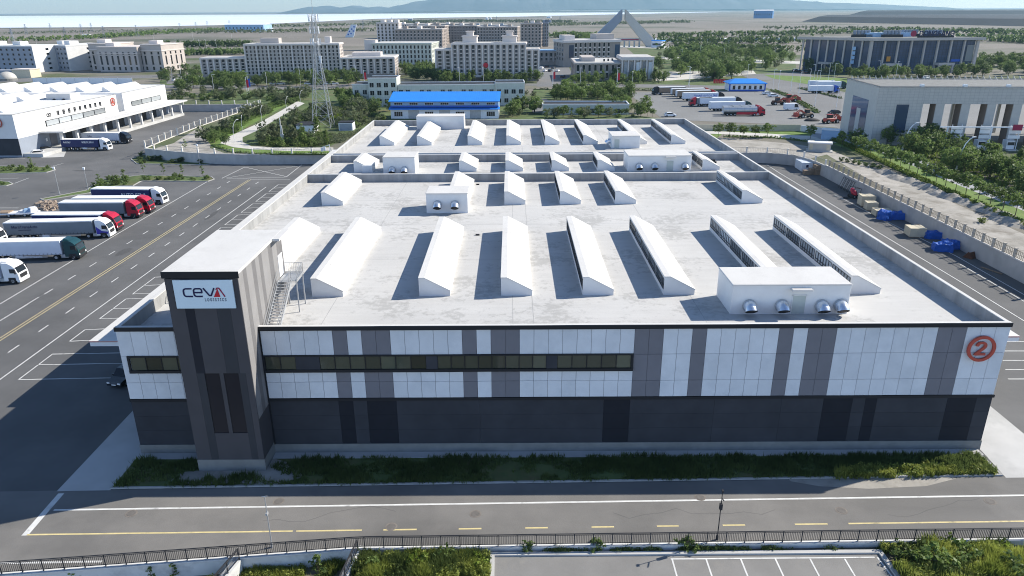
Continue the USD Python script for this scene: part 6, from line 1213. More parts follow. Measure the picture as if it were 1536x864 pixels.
for where, pts in rows_:
    for i, (px, py) in enumerate(sorted(pts)): copy(lampsrc.path, 'lamp_post', f'slim white lamp post {where}, {ORD[i]} from the left', 'lamp post', (*gp(px, py, TZ), TZ), rng.uniform(0, 6))
# pylons on the plain
def pylon():
    t = T('pylon', 'grey power pylon on the left plain, first from the left', 'pylon', (*gp(20, 63, TZ), TZ)); m = MB()
    for sx in (-1, 1):
        for sy in (-1, 1): m.bar((sx * 1.6, sy * 1.6, 0), (sx * .25, sy * .25, 17), .3)
    t.part('legs', m, K['bluegrey'], kind='stuff'); 
    for z, w in ((12, 3.2), (14, 2.6), (16, 2.0)): t.part('arm', MB().bar((-w, 0, z), (w, 0, z), .28), K['bluegrey'])
    return t
py_ = pylon()
for i, (px, py) in enumerate(((40, 52), (77, 50), (99, 60), (123, 51), (138, 48), (157, 58), (206, 55), (271, 50), (295, 47), (312, 44), (345, 43), (545, 44), (588, 36), (745, 33), (840, 34))): copy(py_.path, 'pylon', f'grey power pylon on the plain, {ORD[i + 1]} from the left', 'pylon', (*gp(px, py, TZ), TZ), .4)
# hotel flags
for i, (px, py, m) in enumerate(((371, 141, 'red_sign'), (373.5, 139, 'bluepaint'), (926, 129, 'red_sign'), (547, 128, 'red_sign'), (829.5, 127, 'red_sign'))):
    x, y = gp(px, py, TZ); t = T('banner_pole', ['pole with a red banner before the long hotel, left of two', 'pole with a blue banner before the long hotel, right of two', 'pole with a red banner among the trees by the ochre portico', 'pole with a small red banner right of the mast', 'pole with a red banner by the square'][i], 'banner', (x, y, TZ)); t.part('pole', MB().cyl((0, 0, 0), (0, 0, 7.5), .1, n=6), K['white_metal']); t.part('banner', MB().box(.1, 1.1, -.04, .04, 2.8, 6.2), K[m])
t = T('red_gate_sign', 'row of red letters standing by the pale gate behind the truck park', 'sign', (*gp(1070, 125.5, TZ), TZ)); 
for k in range(6): t.part('letter', MB().box(k * .95, k * .95 + .7, -.2, .2, .2, 1.9 + .3 * (k % 2)).box(k * .95 - .1, k * .95 + .8, -.22, .22, 1.2, 1.5), K['red_sign'])
# crane-like tapering advert tower with blue spots
x, y = gp(527, 56, TZ); t = T('spotted_tower', 'leaning white lattice tower with blue spots, above the long hotel', 'tower', (x, y, TZ)); t.part('frame', MB().add([(-9, 0, 0), (3, 0, 0), (9, 0, 17), (1, 0, 17), (-9, 2, 0), (3, 2, 0), (9, 2, 17), (1, 2, 17)], [(0, 1, 2, 3), (5, 4, 7, 6), (1, 5, 6, 2), (4, 0, 3, 7), (3, 2, 6, 7)]), K['white_tarp'])
for a, b in ((-4, 4), (-2, 8), (0, 5), (1.5, 11), (3.5, 8.5), (5, 14)): t.part('blue_spot', MB().cyl((a, -.02, b), (a, -.1, b), 1.1, n=10), K['bluepaint'])
# ================================================================= VEGETATION
def leaves(C, R, n, size, r, flat=.75):
    """n leaf faces round each clump centre"""
    C = np.asarray(C); k = len(C); c = np.repeat(C, n, 0); d = r.normal(size=(k * n, 3)); d /= np.linalg.norm(d, axis=1)[:, None]
    p = c + d * (np.repeat(np.asarray(R), n)[:, None]) * (r.random((k * n, 1)) ** .45) * (1, 1, flat)
    nrm = d * .8 + r.normal(size=d.shape) * .7 + (0, 0, .5); nrm /= np.linalg.norm(nrm, axis=1)[:, None]
    a = np.cross(nrm, r.normal(size=d.shape)); a /= np.linalg.norm(a, axis=1)[:, None]; b = np.cross(nrm, a)
    s = size * (.6 + .8 * r.random((k * n, 1))); V = np.stack([p - a * s * .5, p + b * s * .32, p + a * s * .5, p - b * s * .32], 1).reshape(-1, 3)
    i = np.arange(k * n)[:, None] * 4; return V, np.vstack([np.hstack([i, i + 1, i + 2]), np.hstack([i, i + 2, i + 3])])
def crown(h, rad, z0, nc, n, size, seed, shape='round'):
    r = np.random.default_rng(seed); C, R = [], []
    while len(C) < nc:
        u = r.uniform(-1, 1, 3)
        if np.linalg.norm(u) > 1 or np.linalg.norm(u) < .3: continue
        t = (u[2] + 1) / 2; w = {'round': 1., 'cone': 1.15 - .75 * t, 'spread': .75 + .35 * t}[shape]
        lob = 1 + .3 * math.sin(3 * math.atan2(u[1], u[0]) + seed) * (.4 + t)
        C.append((u[0] * rad * w * lob, u[1] * rad * w * lob, z0 + t * (h - z0))); R.append(rad * r.uniform(.2, .36))
    return C, leaves(C, R, n, size, r)
KIND = {}
def kind(name, h, rad, z0, nc, n, size, lm, shape='round', variants=3, tr=.09):
    KIND[name] = []
    for q in range(variants):
        path = f'/World/tree_kind_{name}_{"abcdef"[q]}'; cp = stage.CreateClassPrim(path); x = UsdGeom.Xform.Define(stage, path); cp.SetSpecifier(Sdf.SpecifierClass)
        C, (V, F) = crown(h, rad, z0, nc, n, size, 17 * q + len(name) * 5, shape); usdkit.mesh(stage, path + '/crown', (V, F), K[lm])
        m = MB().cyl((0, 0, -.1), (.03 * h * .3, 0, z0 + .3 * (h - z0)), tr, tr * .6, 7).cyl((.03 * h * .3, 0, z0 + .3 * (h - z0)), (0, .02, h * .9), tr * .6, tr * .2, 6)
        rr = random.Random(q)
        for k in range(7): c = C[rr.randrange(len(C))]; zb = z0 + rr.uniform(-.1, .4) * (h - z0); m.cyl((.03 * h * .3, 0, max(.2, zb)), c, tr * .42, tr * .12, 5)
        usdkit.mesh(stage, path + '/trunk', m.arr(), K['bark']); KIND[name].append(path)
kind('street', 4.0, 1.5, 1.5, 46, 16, .34, 'leaf', 'round', 4, .07)
kind('broad', 7.2, 2.9, 1.5, 80, 15, .55, 'leaf', 'round', 4, .16)
kind('dark', 7.0, 2.9, 1.3, 80, 15, .55, 'leaf_dark', 'round', 4, .16)
kind('tall', 8.5, 1.7, 1.0, 70, 14, .5, 'leaf', 'cone', 3, .13)
kind('grey', 4.2, 1.9, .6, 50, 14, .42, 'leaf_grey', 'round', 3, .08)
kind('bush', 1.7, 1.25, .1, 34, 15, .3, 'leaf', 'spread', 4, .05)
kind('brightbush', 1.5, 1.2, .1, 34, 15, .28, 'leaf_bright', 'spread', 3, .05)
kind('darkbush', 2.0, 1.4, .1, 36, 15, .34, 'leaf_dark', 'spread', 3, .05)
kind('sapling', 2.9, .75, .6, 18, 11, .25, 'leaf', 'cone', 3, .035)
TREES = 0
def plant(kd, x, y, z, label, cat='tree', group=None, s=1., name=None):
    global TREES; TREES += 1
    p = KIND[kd][rng.randrange(len(KIND[kd]))]; q = s * rng.uniform(.9, 1.1)
    copy(p, name or ('shrub' if 'bush' in kd else 'tree'), label, 'shrub' if 'bush' in kd and cat == 'tree' else cat, (x, y, z), rng.uniform(0, 6.28), group, (q * rng.uniform(.9, 1.12), q * rng.uniform(.9, 1.12), q))
ROWN = ['front', 'second', 'third', 'fourth', 'fifth', 'sixth', 'seventh', 'eighth', 'ninth', 'tenth', 'eleventh', 'back']
def spots(px, n, gap, z, sub):
    P = Polygon([gp(*q, z) for q in px]); x0, y0, x1, y1 = P.bounds; done = []; tries = 0
    if sub is not None: P = P.difference(sub)
    while len(done) < n and tries < n * 60:
        tries += 1; x, y = rng.uniform(x0, x1), rng.uniform(y0, y1)
        if P.contains(Point(x, y)) and all((x - a) ** 2 + (y - b) ** 2 >= gap * gap for a, b in done): done.append((x, y))
    return done
def scatter(px, n, kinds, what, group, smin=.8, smax=1.15, gap=1.6, z=TZ, sub=None, per=14):
    """single plants, named by the row of the group they stand in and their place in that row"""
    d = sorted(spots(px, n, gap, z, sub), key=lambda p: p[1]); nr = max(1, math.ceil(len(d) / per)); size = math.ceil(len(d) / nr)
    for r in range(nr):
        row_ = sorted(d[r * size:(r + 1) * size], key=lambda p: p[0] / p[1])
        for i, (x, y) in enumerate(row_):
            kd = rng.choice(kinds); q = 'bush' in kd
            plant(kd, x, y, z, what + (f', {ROWN[r]} row,' if nr > 1 else ',') + f' {ORD[i]} from the left', 'tree', group, rng.uniform(smin, smax))
def wood(px, n, kinds, label, smin=.8, smax=1.15, gap=1.6, z=TZ):
    """a far wood or tree row that reads as one mass: one instancer"""
    d = spots(px, n, gap, z, None); p = UsdGeom.PointInstancer.Define(stage, uniq('/World/wood')); pr = []
    for kd in dict.fromkeys(kinds):
        for q, src in enumerate(KIND[kd][:2]):
            c = UsdGeom.Xform.Define(stage, f'{p.GetPath()}/{kd}_tree_{"ab"[q]}'); c.GetPrim().GetReferences().AddInternalReference(src); pr.append((kd, c.GetPath()))
    p.CreatePrototypesRel().SetTargets([c for _, c in pr]); idx, sc, rot = [], [], []
    for x, y in d:
        kd = rng.choice(kinds); idx.append(rng.choice([i for i, (k, _) in enumerate(pr) if k == kd])); s_ = rng.uniform(smin, smax); sc.append((s_ * rng.uniform(.9, 1.12), s_ * rng.uniform(.9, 1.12), s_)); a = rng.uniform(0, 6.28); rot.append(Gf.Quath(math.cos(a / 2), 0, 0, math.sin(a / 2)))
    p.CreatePositionsAttr([Gf.Vec3f(x, y, z) for x, y in d]); p.CreateProtoIndicesAttr(idx); p.CreateScalesAttr([Gf.Vec3f(*q) for q in sc]); p.CreateOrientationsAttr(rot)
    tagp(p.GetPrim(), label, 'trees', None, 'stuff')
def r7(x, y): return 1200 + x / 4.571, 180 + y / 4.571
# row of small street trees along the hedge, each by itself
row = [(285, 192), (385, 215), (430, 228), (480, 252), (530, 272), (577, 293), (612, 313), (683, 336), (743, 361), (800, 385), (858, 413), (930, 436), (993, 463), (1063, 491), (1135, 511), (1220, 546), (1303, 578), (1390, 616), (1475, 656), (1560, 690)]
for i, q in enumerate(row): x, y = gp(*r7(*q), TZ); plant('street', x, y, TZ, f'small round street tree behind the clipped hedge, {ORD[i]} from the pale kiosk', s=1.12)
BELT = [(1312, 214), (1350, 203), (1420, 222), (1470, 238), (1560, 262), (1560, 318), (1480, 282), (1400, 248), (1340, 228)]
scatter(BELT, 50, ['broad', 'broad', 'dark', 'tall'], 'tree of the belt before the tiled gate building', 'trees of the belt before the tiled gate building', .62, .85, 2.1)
for px, py, s in ((1282, 222, .72), (1330, 216, .85), (1352, 212, .85)): plant('dark', *gp(px, py, TZ), TZ, {1282: 'dark tree at the foot of the tiled gate building corner', 1330: 'wide tree before the dark window of the tiled gate building, left of two', 1352: 'wide tree before the dark window of the tiled gate building, right of two'}[px], s=s)
for i, (px, py) in enumerate(((1077, 206), (1094, 207), (1114, 207.5), (1132, 207), (1151, 206.5), (1215, 209))): plant('street', *gp(px, py, TZ), TZ, f'small tree on the grass before the tan wall, {ORD[i]} from the left', s=1.05)
# left of the warehouse: bushes along the fence, green mound, trees before the hotel
scatter([(305, 212), (335, 190), (400, 158), (460, 140), (470, 146), (430, 160), (360, 194), (330, 212)], 44, ['bush', 'darkbush', 'grey'], 'bush between the left fence and the winding path', 'bushes beside the winding path', .7, 1.25, 1.5)
for px, py, s, lab in ((322, 214, .62, 'broad tree at the bend of the winding path, left of two'), (338, 217, .5, 'broad tree at the bend of the winding path, right of two')): plant('dark', *gp(px, py, TZ), TZ, lab, s=s)
HUTS = unary_union([sbox(-69, 219, -59.5, 236.5), sbox(-56.5, 225, -48.5, 238), sbox(-65, 236.5, -57.5, 244.5)])
scatter([(385, 214), (420, 196), (460, 166), (480, 168), (470, 190), (440, 198), (470, 214), (500, 216), (478, 222), (400, 220)], 62, ['bush', 'bush', 'darkbush', 'grey'], 'bush on the green mound by the path', 'bushes on the green mound', .8, 1.35, 1.3, sub=HUTS)
scatter([(485, 168), (540, 160), (580, 182), (556, 182), (520, 200), (505, 190), (488, 180)], 70, ['bush', 'bush', 'brightbush', 'grey'], 'bush between the lattice mast and blue shed', 'bushes behind the lattice mast', .8, 1.3, 1.4, sub=HUTS)
scatter([(420, 214), (455, 170), (480, 168), (468, 200), (520, 205), (540, 196), (490, 222)], 12, ['sapling', 'tall', 'grey'], 'slender young tree below the lattice mast', 'young trees on the green mound', .6, .9, 4, sub=HUTS)
for i, (px, py) in enumerate(((402, 222), (424, 223), (446, 223), (468, 223), (390, 212))): plant('sapling', *gp(px, py, TZ), TZ, f'thin sapling beside the pale path, {ORD[i]} of five', s=1.1)
scatter([(505, 150), (545, 152), (588, 168), (582, 176), (545, 176), (500, 165)], 16, ['dark', 'broad', 'dark'], 'dark tree by the tiled building', 'trees left of the blue shed', .55, .85, 2.4)
wood([(378, 124), (520, 120), (545, 127), (520, 131.5), (378, 131.5)], 30, ['dark', 'broad', 'dark'], 'trees before the long hotel', .75, 1.05, 4)
wood([(262, 135), (300, 122), (360, 122), (370, 128), (360, 139), (255, 141)], 34, ['dark', 'broad', 'grey'], 'trees left of the hotel entrance', .7, 1.0, 3)
wood([(245, 143), (440, 143), (445, 150), (400, 152), (250, 151)], 40, ['darkbush', 'bush', 'grey'], 'bushes behind the far yard fence', .9, 1.4, 2)
wood([(236, 108), (296, 108), (300, 114), (244, 126)], 14, ['dark', 'grey'], 'trees right of the sand grey building', .7, 1., 4)
wood([(606, 112), (656, 104), (656, 124), (608, 124)], 22, ['dark', 'dark', 'broad'], 'trees between the hotels', .8, 1.1, 3.4)
scatter([(656, 122), (806, 121), (812, 127), (656, 127.5)], 30, ['dark', 'broad', 'tall'], 'tree before the red emblem hotel', 'trees before the middle hotel', .65, .95, 3.6)
scatter([(752, 152), (790, 142), (812, 150), (800, 176), (752, 178)], 26, ['broad', 'bush', 'grey', 'tall'], 'tree right of the blue shed', 'trees right of the blue shed', .55, .85, 2.)
scatter([(822, 140), (905, 136), (945, 142), (948, 158), (900, 152), (824, 153)], 46, ['broad', 'dark', 'broad', 'grey'], 'thicket tree behind the low pale shed', 'trees behind the low pale shed', .6, .95, 2.6)
scatter([(880, 166), (950, 160), (1004, 177), (1000, 179.5), (884, 177)], 26, ['broad', 'grey', 'street', 'bush'], 'shrubby tree beside the low pale shed', 'trees right of the low pale shed', .6, .9, 1.8)
scatter([(812, 176), (884, 174), (884, 178), (812, 179)], 14, ['street', 'sapling', 'grey'], 'young tree before the low pale shed', 'young trees before the low pale shed', .8, 1.2, 1.8)
wood([(852, 124), (1005, 118), (1010, 124), (950, 128), (856, 128)], 34, ['dark', 'broad', 'tall'], 'trees before the ochre building', .6, .9, 3.2)
wood([(985, 84), (1040, 78), (1130, 82), (1195, 94), (1140, 108), (1115, 112), (1080, 124), (1005, 116), (982, 104)], 120, ['dark', 'broad', 'grey', 'broad'], 'trees of the wooded park', .8, 1.25, 4.2)
wood([(1065, 110), (1100, 108), (1098, 122), (1070, 122)], 14, ['dark'], 'big trees behind the office cabin', 1.1, 1.4, 4)
wood([(1205, 98), (1300, 112), (1300, 117), (1222, 112), (1180, 104)], 16, ['grey', 'dark', 'street'], 'trees beside the dark glass building', .8, 1.2, 3.5)
wood([(1272, 115), (1440, 111), (1445, 117), (1275, 121)], 30, ['broad', 'grey', 'dark'], 'trees before the dark glass building', .65, .95, 3.)
wood([(1420, 100), (1470, 92), (1560, 92), (1560, 117), (1430, 116)], 46, ['broad', 'dark', 'broad'], 'trees right of the dark glass building', .75, 1.1, 3.6)
wood([(846, 74), (880, 60), (905, 64), (850, 82)], 12, ['broad'], 'trees beside the far estate', .9, 1.2, 6)
for isl, lab, g2, n in ((ISL[0], 'bush on the curved island behind the lorries', 'bushes on the curved island', 34), (ISL[1], 'bush on the long island before the left warehouse', 'bushes on the long island', 18), (ISL[3], 'bush in the green corner under the curved wall', 'bushes under the curved wall', 20), (ISL[2], 'low bush on the small island at the left edge', 'bushes on the small island', 5)):
    P_ = isl.buffer(-.5); x0, y0, x1, y1 = P_.bounds; k = 0; tr = 0; Q = []
    while k < n and tr < 4000:
        tr += 1; x, y = rng.uniform(x0, x1), rng.uniform(y0, y1)
        if P_.contains(Point(x, y)): Q.append((x, y)); k += 1
    Q.sort(key=lambda p: p[0] / p[1])
    for k, (x, y) in enumerate(Q): plant('bush' if isl is not ISL[3] else 'darkbush', x, y, .08, lab + (f', {ORD[k]} from the left' if k < 20 else f', {ORD[len(Q) - 1 - k]} from the right'), 'tree', g2, rng.uniform(.35, .7))
for i, (px, py) in enumerate(((215, 258), (246, 262), (274, 262), (304, 265), (186, 271), (172, 277), (150, 280))): plant('sapling', *gp(px, py), .1, f'thin sapling on the curved island, {ORD[i]} of seven', s=1.0)
plant('sapling', *gp(47, 251), .1, 'lone thin sapling on the long island before the left warehouse'); plant('sapling', *gp(281, 238), TZ, 'thin sapling against the curved wall'); plant('sapling', *gp(1248, 230), TZ, 'low dark plant on the gravel beside the kiosk', s=.5)
for lab, px, py, s in (('dark green plant patch on the gravel, nearest the kiosk', 1290, 247, .9), ('pale green plant patch alone on the gravel near the right edge', 1473, 334, .62)):
    x, y = gp(px, py, TZ)
    if s > .8:
        for k in range(7): plant('darkbush', x - 2.6 + k * .8, y + 4.5 - k * 1.6, TZ, f'dark low plant on the gravel near the kiosk, {ORD[k]} of seven from the kiosk', 'shrub', 'dark plants on the gravel', .5)
    else: plant('brightbush', x, y, TZ, lab, 'shrub', None, .75)
# low growth on the green land round the mast
def cover(label, px, n, h, lm, seed, size=.3, sub=None):
    P = Polygon([gp(*q, TZ) for q in px]); P = P if sub is None else P.difference(sub); r = np.random.default_rng(seed); x0, y0, x1, y1 = P.bounds; C = []
    while len(C) < n:
        x, y = r.uniform(x0, x1), r.uniform(y0, y1)
        if P.contains(Point(x, y)): C.append((x, y, TZ + h * r.uniform(.1, 1.) * (.5 + meshkit.fbm(np.array([x * .2, y * .2, 0.]), 2, seed))))
    top('ground_cover', leaves(C, np.full(n, .5), 8, size, r), K[lm], label, 'plants', kind='stuff')
cover('leafy low growth on the green mound inside the bend of the path', [(385, 217), (420, 197), (462, 164), (480, 166), (475, 190), (500, 215), (470, 221), (400, 221)], 2600, .9, 'leaf', 41, .34, HUTS)
cover('pale reedy growth behind the lattice mast', [(482, 166), (540, 158), (584, 180), (560, 184), (520, 202), (505, 192), (488, 184)], 2600, 1.2, 'leaf_grey', 42, .34, HUTS)
cover('dry reedy strip behind the pale path', [(425, 213), (545, 196), (515, 214), (480, 219), (430, 219)], 1500, .9, 'leaf_grey', 43, .3, HUTS)
cover('leafy low growth along the left fence', [(308, 213), (338, 191), (402, 158), (462, 140), (455, 147), (400, 168), (345, 202), (322, 214)], 1800, .9, 'leaf', 44, .34)
cover('leafy low growth under the trees before the tiled gate building', [(1312, 216), (1400, 226), (1560, 268), (1560, 316), (1480, 284), (1400, 250), (1340, 230)], 1500, .4, 'leaf_bright', 45, .36)
# hedges
def hedge(name, label, pts, w, h, z, lm, dens=26, size=.26, seed=1):
    r = np.random.default_rng(seed); L = LineString(pts); n = int(L.length * w * dens / 10); C = []
    for k in range(n):
        d = r.uniform(0, L.length); p = L.interpolate(d); q = L.interpolate(min(d + .2, L.length)); a = math.atan2(q.y - p.y, q.x - p.x) if d < L.length - .2 else 0; o = r.uniform(-w / 2, w / 2)
        C.append((p.x - math.sin(a) * o, p.y + math.cos(a) * o, z + h * (.25 + .75 * math.sqrt(r.random())) * (1 - .25 * (abs(o) / w * 2) ** 3)))
    t = T(name, label, 'hedge', (pts[0][0], pts[0][1], z)); t.part('foliage', leaves(np.array(C) - (0, 0, .1), np.full(n, .26), 10, size, r), K[lm], world=True)
    t.part('stems', MB().poly(L.buffer(w * .25, cap_style=2), z - .05, z + h * .3), K['leaf_dark'], world=True)
hedge('hedge', 'bright clipped hedge running between the gravel and the grey path', [(88.0, 100), (88.6, 123), (89.2, 154), (91.5, 196), (92.2, 211)], 2.1, .9, TZ, 'leaf_bright', 60)
hedge('hedge', 'dark clipped hedge edging the pale path behind the warehouse, right side', [gp(1085, 205.5, TZ), gp(1160, 207, TZ), gp(1215, 213, TZ), gp(1245, 218, TZ)], 1.6, .7, TZ, 'leaf', 24, .3, 2)
hedge('hedge', 'dark low hedge edging the winding path, left side', [gp(320, 219, TZ), gp(345, 228, TZ), gp(380, 231.5, TZ), gp(500, 232, TZ)], 1.3, .7, TZ, 'leaf', 24, .3, 3)
hedge('hedge', 'dark hedge strip between the truck park and its road', [gp(1158, 136, TZ), gp(1186, 146, TZ), gp(1210, 160, TZ), gp(1226, 170, TZ)], 3.2, .9, TZ, 'leaf_dark', 12, .45, 4)
hedge('hedge', 'dark hedge round the island beyond the truck park', [gp(1200, 133, TZ), gp(1262, 148, TZ)], 2.0, .9, TZ, 'leaf_dark', 12, .45, 5)
hedge('hedge', 'long dark hedge behind the truck park, along the cross road', [gp(800, 134.5, TZ), gp(1050, 136.5, TZ)], 1.6, .9, TZ, 'leaf_dark', 10, .5, 6)
hedge('hedge', 'dark hedge along the cross road before the hotels', [gp(380, 136.5, TZ), gp(640, 132, TZ)], 1.6, 1.0, TZ, 'leaf_dark', 10, .5, 7)
# grass strip under the front and weeds of the foreground
def blades(pts, hmin, hmax, n, w, seed, lean=.5, tall=None):
    r = np.random.default_rng(seed); P = np.repeat(np.asarray(pts, float), n, 0); m = len(P); P[:, :2] += r.normal(size=(m, 2)) * .09
    a = r.uniform(0, 2 * math.pi, m); h = r.uniform(hmin, hmax, m) * (1. if tall is None else np.repeat(tall, n)); ww = w * r.uniform(.6, 1.4, m); dx, dy = np.cos(a), np.sin(a); le = r.uniform(.1, lean, m) * h; b = a + r.uniform(-1, 1, m)
    A = P + np.column_stack([-dy * ww / 2, dx * ww / 2, np.zeros(m)]); B_ = P + np.column_stack([dy * ww / 2, -dx * ww / 2, np.zeros(m)])
    Cc = P + np.column_stack([np.cos(b) * le, np.sin(b) * le, h]); Dm = (A + Cc) / 2 + (P - A) * .1 + np.column_stack([dx * 0, dy * 0, h * .12])
    V = np.stack([A, B_, Cc, Dm], 1).reshape(-1, 3); i = np.arange(m)[:, None] * 4; return V, np.vstack([np.hstack([i, i + 1, i + 2]), np.hstack([i, i + 2, i + 3])])
r_ = np.random.default_rng(5); N = 7000; gx = r_.uniform(-34.1, 42.1, N); gy = 52.12 + (gx + 34.3) * .0158 + r_.random(N) * (56.5 - 52.12 - (gx + 34.3) * .0158)
den = meshkit.fbm(np.column_stack([gx * .35, gy * .6, np.zeros(N)]), 3, 4); keep = (den > .36) & ~((gx > -27.9) & (gx < -21.8) & (gy > 54.3)) & ~((abs(gx + 24.0) < 5.0) & (gy > 52.9) & (den < .62)); gx, gy, den = gx[keep], gy[keep], den[keep]
hgt_ = .22 + .5 * den; gpt = np.column_stack([gx, gy, np.full(len(gx), .06)])
tall = den > .5
top('grass', blades(gpt[~tall], .15, .36, 7, .07, 6), K['grassblade'], 'ragged grass of the strip under the warehouse front', 'grass', kind='stuff'); top('grass', blades(gpt[tall], .3, .62, 7, .075, 7), K['grassblade'], 'taller tufts in the grass strip under the warehouse front', 'grass', kind='stuff')
def weeds(px, n, z, label, hmin, hmax, mt, seed, leafy=.35, w=.07):
    r = np.random.default_rng(seed); P = Polygon([gp(*q, z) for q in px]).difference(LP.buffer(.4)); x0, y0, x1, y1 = P.bounds; pts = []
    while len(pts) < n:
        x, y = r.uniform(x0, x1), r.uniform(y0, y1)
        if P.contains(Point(x, y)): pts.append((x, y, z))
    pts = np.array(pts); d = meshkit.fbm(np.column_stack([pts[:, 0] * .6, pts[:, 1] * .6, np.zeros(n)]), 3, seed); pts = pts[d > .44]; d = d[d > .44]; tl = .5 + 1.9 * np.clip(d - .44, 0, .35) * 1.6
    V1, F1 = blades(pts, hmin, hmax, 8, w, seed, .5, tl); C = pts[r.random(len(pts)) < leafy]; C = C + np.column_stack([np.zeros(len(C)), np.zeros(len(C)), r.uniform(.1, hmax * .75, len(C))])
    V2, F2 = leaves(C, np.full(len(C), .22), 9, .15, r); top('weeds', (np.vstack([V1, V2]), np.vstack([F1, F2 + len(V1)])), K[mt], label, 'weeds', kind='stuff')
weeds([(545, 834), (740, 834), (738, 880), (520, 880)], 3000, LZ, 'lush yellow green weeds below the railing, left of the small car park', .3, .9, 'weedblade', 11)
weeds([(355, 850), (532, 836), (480, 880), (300, 880)], 1700, -1.3, 'weeds between the two sloping white side walls', .25, .7, 'weedblade', 12)
weeds([(1320, 824), (1560, 818), (1560, 890), (1350, 890)], 3800, LZ, 'tall tangled weeds right of the small car park', .35, 1.05, 'weedblade', 13, .6)
weeds([(740, 827), (1320, 823), (1320, 829), (740, 833)], 700, LZ, 'sparse weeds at the foot of the low white wall', .2, .55, 'grassblade', 14)
weeds([(1255, 711), (1290, 702), (1385, 704), (1400, 716), (1250, 718)], 520, .05, 'bright bushy weeds spilling over the kerb at the right of the grass strip', .35, .85, 'weedblade', 15, .7)
weeds([(1370, 692), (1450, 682), (1500, 712), (1400, 714)], 420, .05, 'yellowish weeds in the sun at the right end of the grass strip', .25, .6, 'weedblade', 16, .5)
weeds([(545, 834), (740, 834), (738, 880), (520, 880)], 1500, LZ, 'darker green weeds mixed in below the railing, left of the small car park', .35, .8, 'grassblade', 21)
weeds([(1320, 824), (1560, 818), (1560, 890), (1350, 890)], 2200, LZ, 'darker green weeds mixed in right of the small car park', .4, .95, 'grassblade', 22, .6)
for lab, px, py, kd, s in (('leafy young tree rising between the sloping side walls', 478, 872, 'sapling', .85), ('thin leafy shoot by the left side wall', 262, 868, 'sapling', .55), ('small leafy plant before the sloping wall at the lower left', 120, 866, 'brightbush', 0.78), ('thin leafy shoot beside the left sloping side wall', 228, 872, 'sapling', .5), ('bright yellow green bush in the weeds below the railing', 628, 846, 'brightbush', 0.65), ('grey green bushy plant in the weeds at the right, left of two', 1395, 850, 'bush', 0.96), ('grey green bushy plant in the weeds at the right, right of two', 1445, 842, 'bush', 0.85), ('dark bushy plant at the lower right corner', 1515, 866, 'darkbush', 0.78), ('grey green bushy plant beside the corner of the small car park', 1352, 838, 'bush', 0.78), ('pale green bushy plant just below the railing at the right', 1428, 824, 'brightbush', 0.65), ('pale green bushy plant near the right edge below the railing', 1500, 826, 'brightbush', 0.59), ('leafy plant against the sloping side wall in the weeds', 560, 856, 'bush', 0.62), ('dark leafy plant in the weeds left of the small car park', 668, 838, 'bush', 0.65), ('low leafy plant at the left kerb of the small car park', 718, 850, 'brightbush', 0.59), ('dark weed tuft under the low wall, left of three', 790, 826, 'bush', 0.46), ('dark weed tuft under the low wall, middle of three', 895, 825, 'bush', 0.53), ('dark weed tuft under the low wall, right of three', 1030, 824, 'bush', 0.56)):
    z_ = LZ if px > 540 else -1.3; plant(kd, *gp(px, py, z_), z_, lab, 'shrub' if 'bush' in kd else 'tree', None, s)
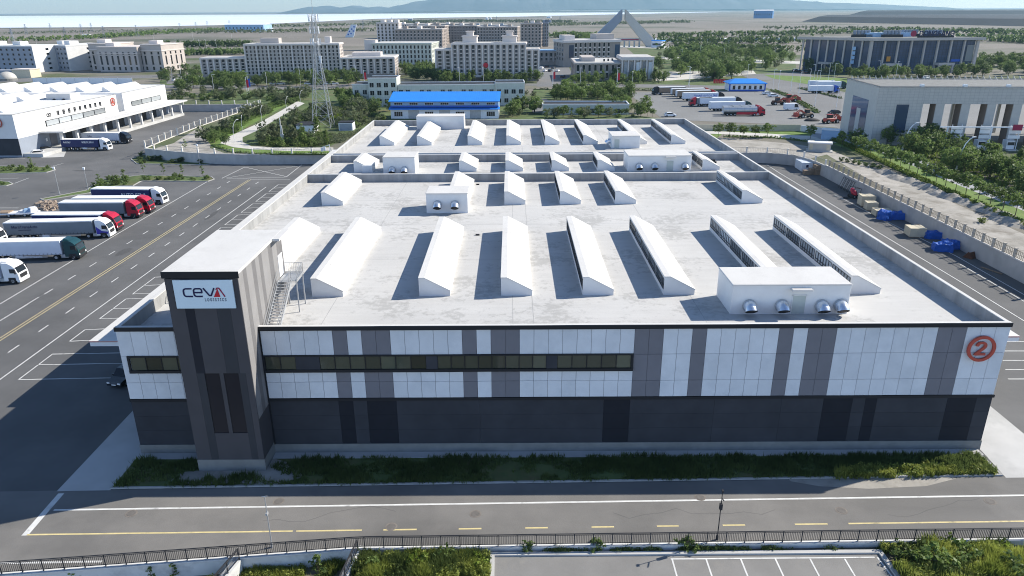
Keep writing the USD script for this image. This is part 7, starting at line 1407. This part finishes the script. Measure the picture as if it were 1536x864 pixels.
# green belts far out on the plain, each one mass of trees too far to count
def belt(label, px, h, w, seed, dens=.16, lm='leaf_dark'):
    r = np.random.default_rng(seed); L = LineString([gp(*q, TZ) for q in px]); n = int(min(4200, max(300, L.length * w * dens * .16))); C = []
    for k in range(n): p = L.interpolate(r.uniform(0, L.length)); C.append((p.x + r.normal() * w * .3, p.y + r.normal() * w * .4, TZ + h * r.uniform(.25, .9)))
    top('tree_belt', leaves(C, r.uniform(.4, 1.0, n) * h * .42, 9, h * .42, r, 1.), K[lm], label, 'trees', kind='stuff')
belt('long green tree belt crossing the left plain', [(-40, 64), (60, 61.5), (140, 58), (240, 51), (335, 46)], 6, 34, 21, .2, 'leaf'); belt('green tree belt behind the sand grey building', [(240, 71), (375, 69.5)], 6, 14, 22, .3); belt('second green tree belt behind the sand grey building', [(245, 83), (372, 81)], 5, 14, 23, .3)
belt('dark tree belt beyond the mast, far plain', [(300, 50), (420, 49), (560, 46.5)], 6, 40, 24, .22, 'leaf_grey'); belt('thin tree line farther beyond the mast', [(370, 41.5), (600, 38)], 7, 30, 25, .15, 'leaf_grey'); belt('dark tree line behind the far estate', [(560, 36), (700, 33), (860, 34.5)], 8, 40, 26, .2, 'leaf_grey')
belt('dark tree line crossing behind the arch', [(820, 39), (900, 37), (1030, 34)], 7, 40, 27, .2, 'leaf_grey'); belt('green tree belt beyond the wooded park', [(988, 57), (1130, 55), (1210, 53)], 7, 26, 28, .3); belt('second green tree belt beyond the wooded park', [(988, 66), (1120, 65), (1200, 65)], 7, 30, 29, .35)
belt('green tree belt behind the dark glass building', [(1200, 52), (1330, 49), (1470, 51), (1560, 54)], 7, 24, 30, .3); belt('thick green tree belt at the right edge of the plain', [(1440, 60), (1500, 62), (1570, 66)], 7, 30, 31, .4); belt('green tree line below the slag bank', [(1150, 44), (1300, 44.5), (1560, 50)], 6, 20, 32, .2, 'leaf_grey')
belt('scattered scrub along the far left plain', [(-30, 52), (110, 49), (330, 44.5)], 4, 60, 33, .06, 'leaf_grey'); belt('green fields edge behind the left estate', [(840, 56), (880, 57)], 7, 40, 34, .4)
belt('green tree belt left of the wooded park road', [(1000, 74), (1100, 76), (1190, 80)], 6, 26, 35, .35); belt('thin tree line beyond the truck park road', [(1010, 82), (1090, 80)], 6, 16, 36, .4)
print('trees', TREES)
# ================================================================= AIR
HAZE = 4.8e-5
usdkit.material(stage, '/World/Looks/haze_air', {'v': ('principled_volume', {'color': (.48, .82, 1.0), 'density': HAZE, 'anisotropy': .2})}, [], volume='v.volume')
g_ = usdkit.mesh(stage, '/World/haze', MB().box(-15900, 15900, -59, 17500, -3.5, 1400).arr(), UsdShade.Material.Get(stage, '/World/Looks/haze_air')).GetPrim()
tagp(g_, 'thin blue summer haze over the plain', None, None, 'stuff')
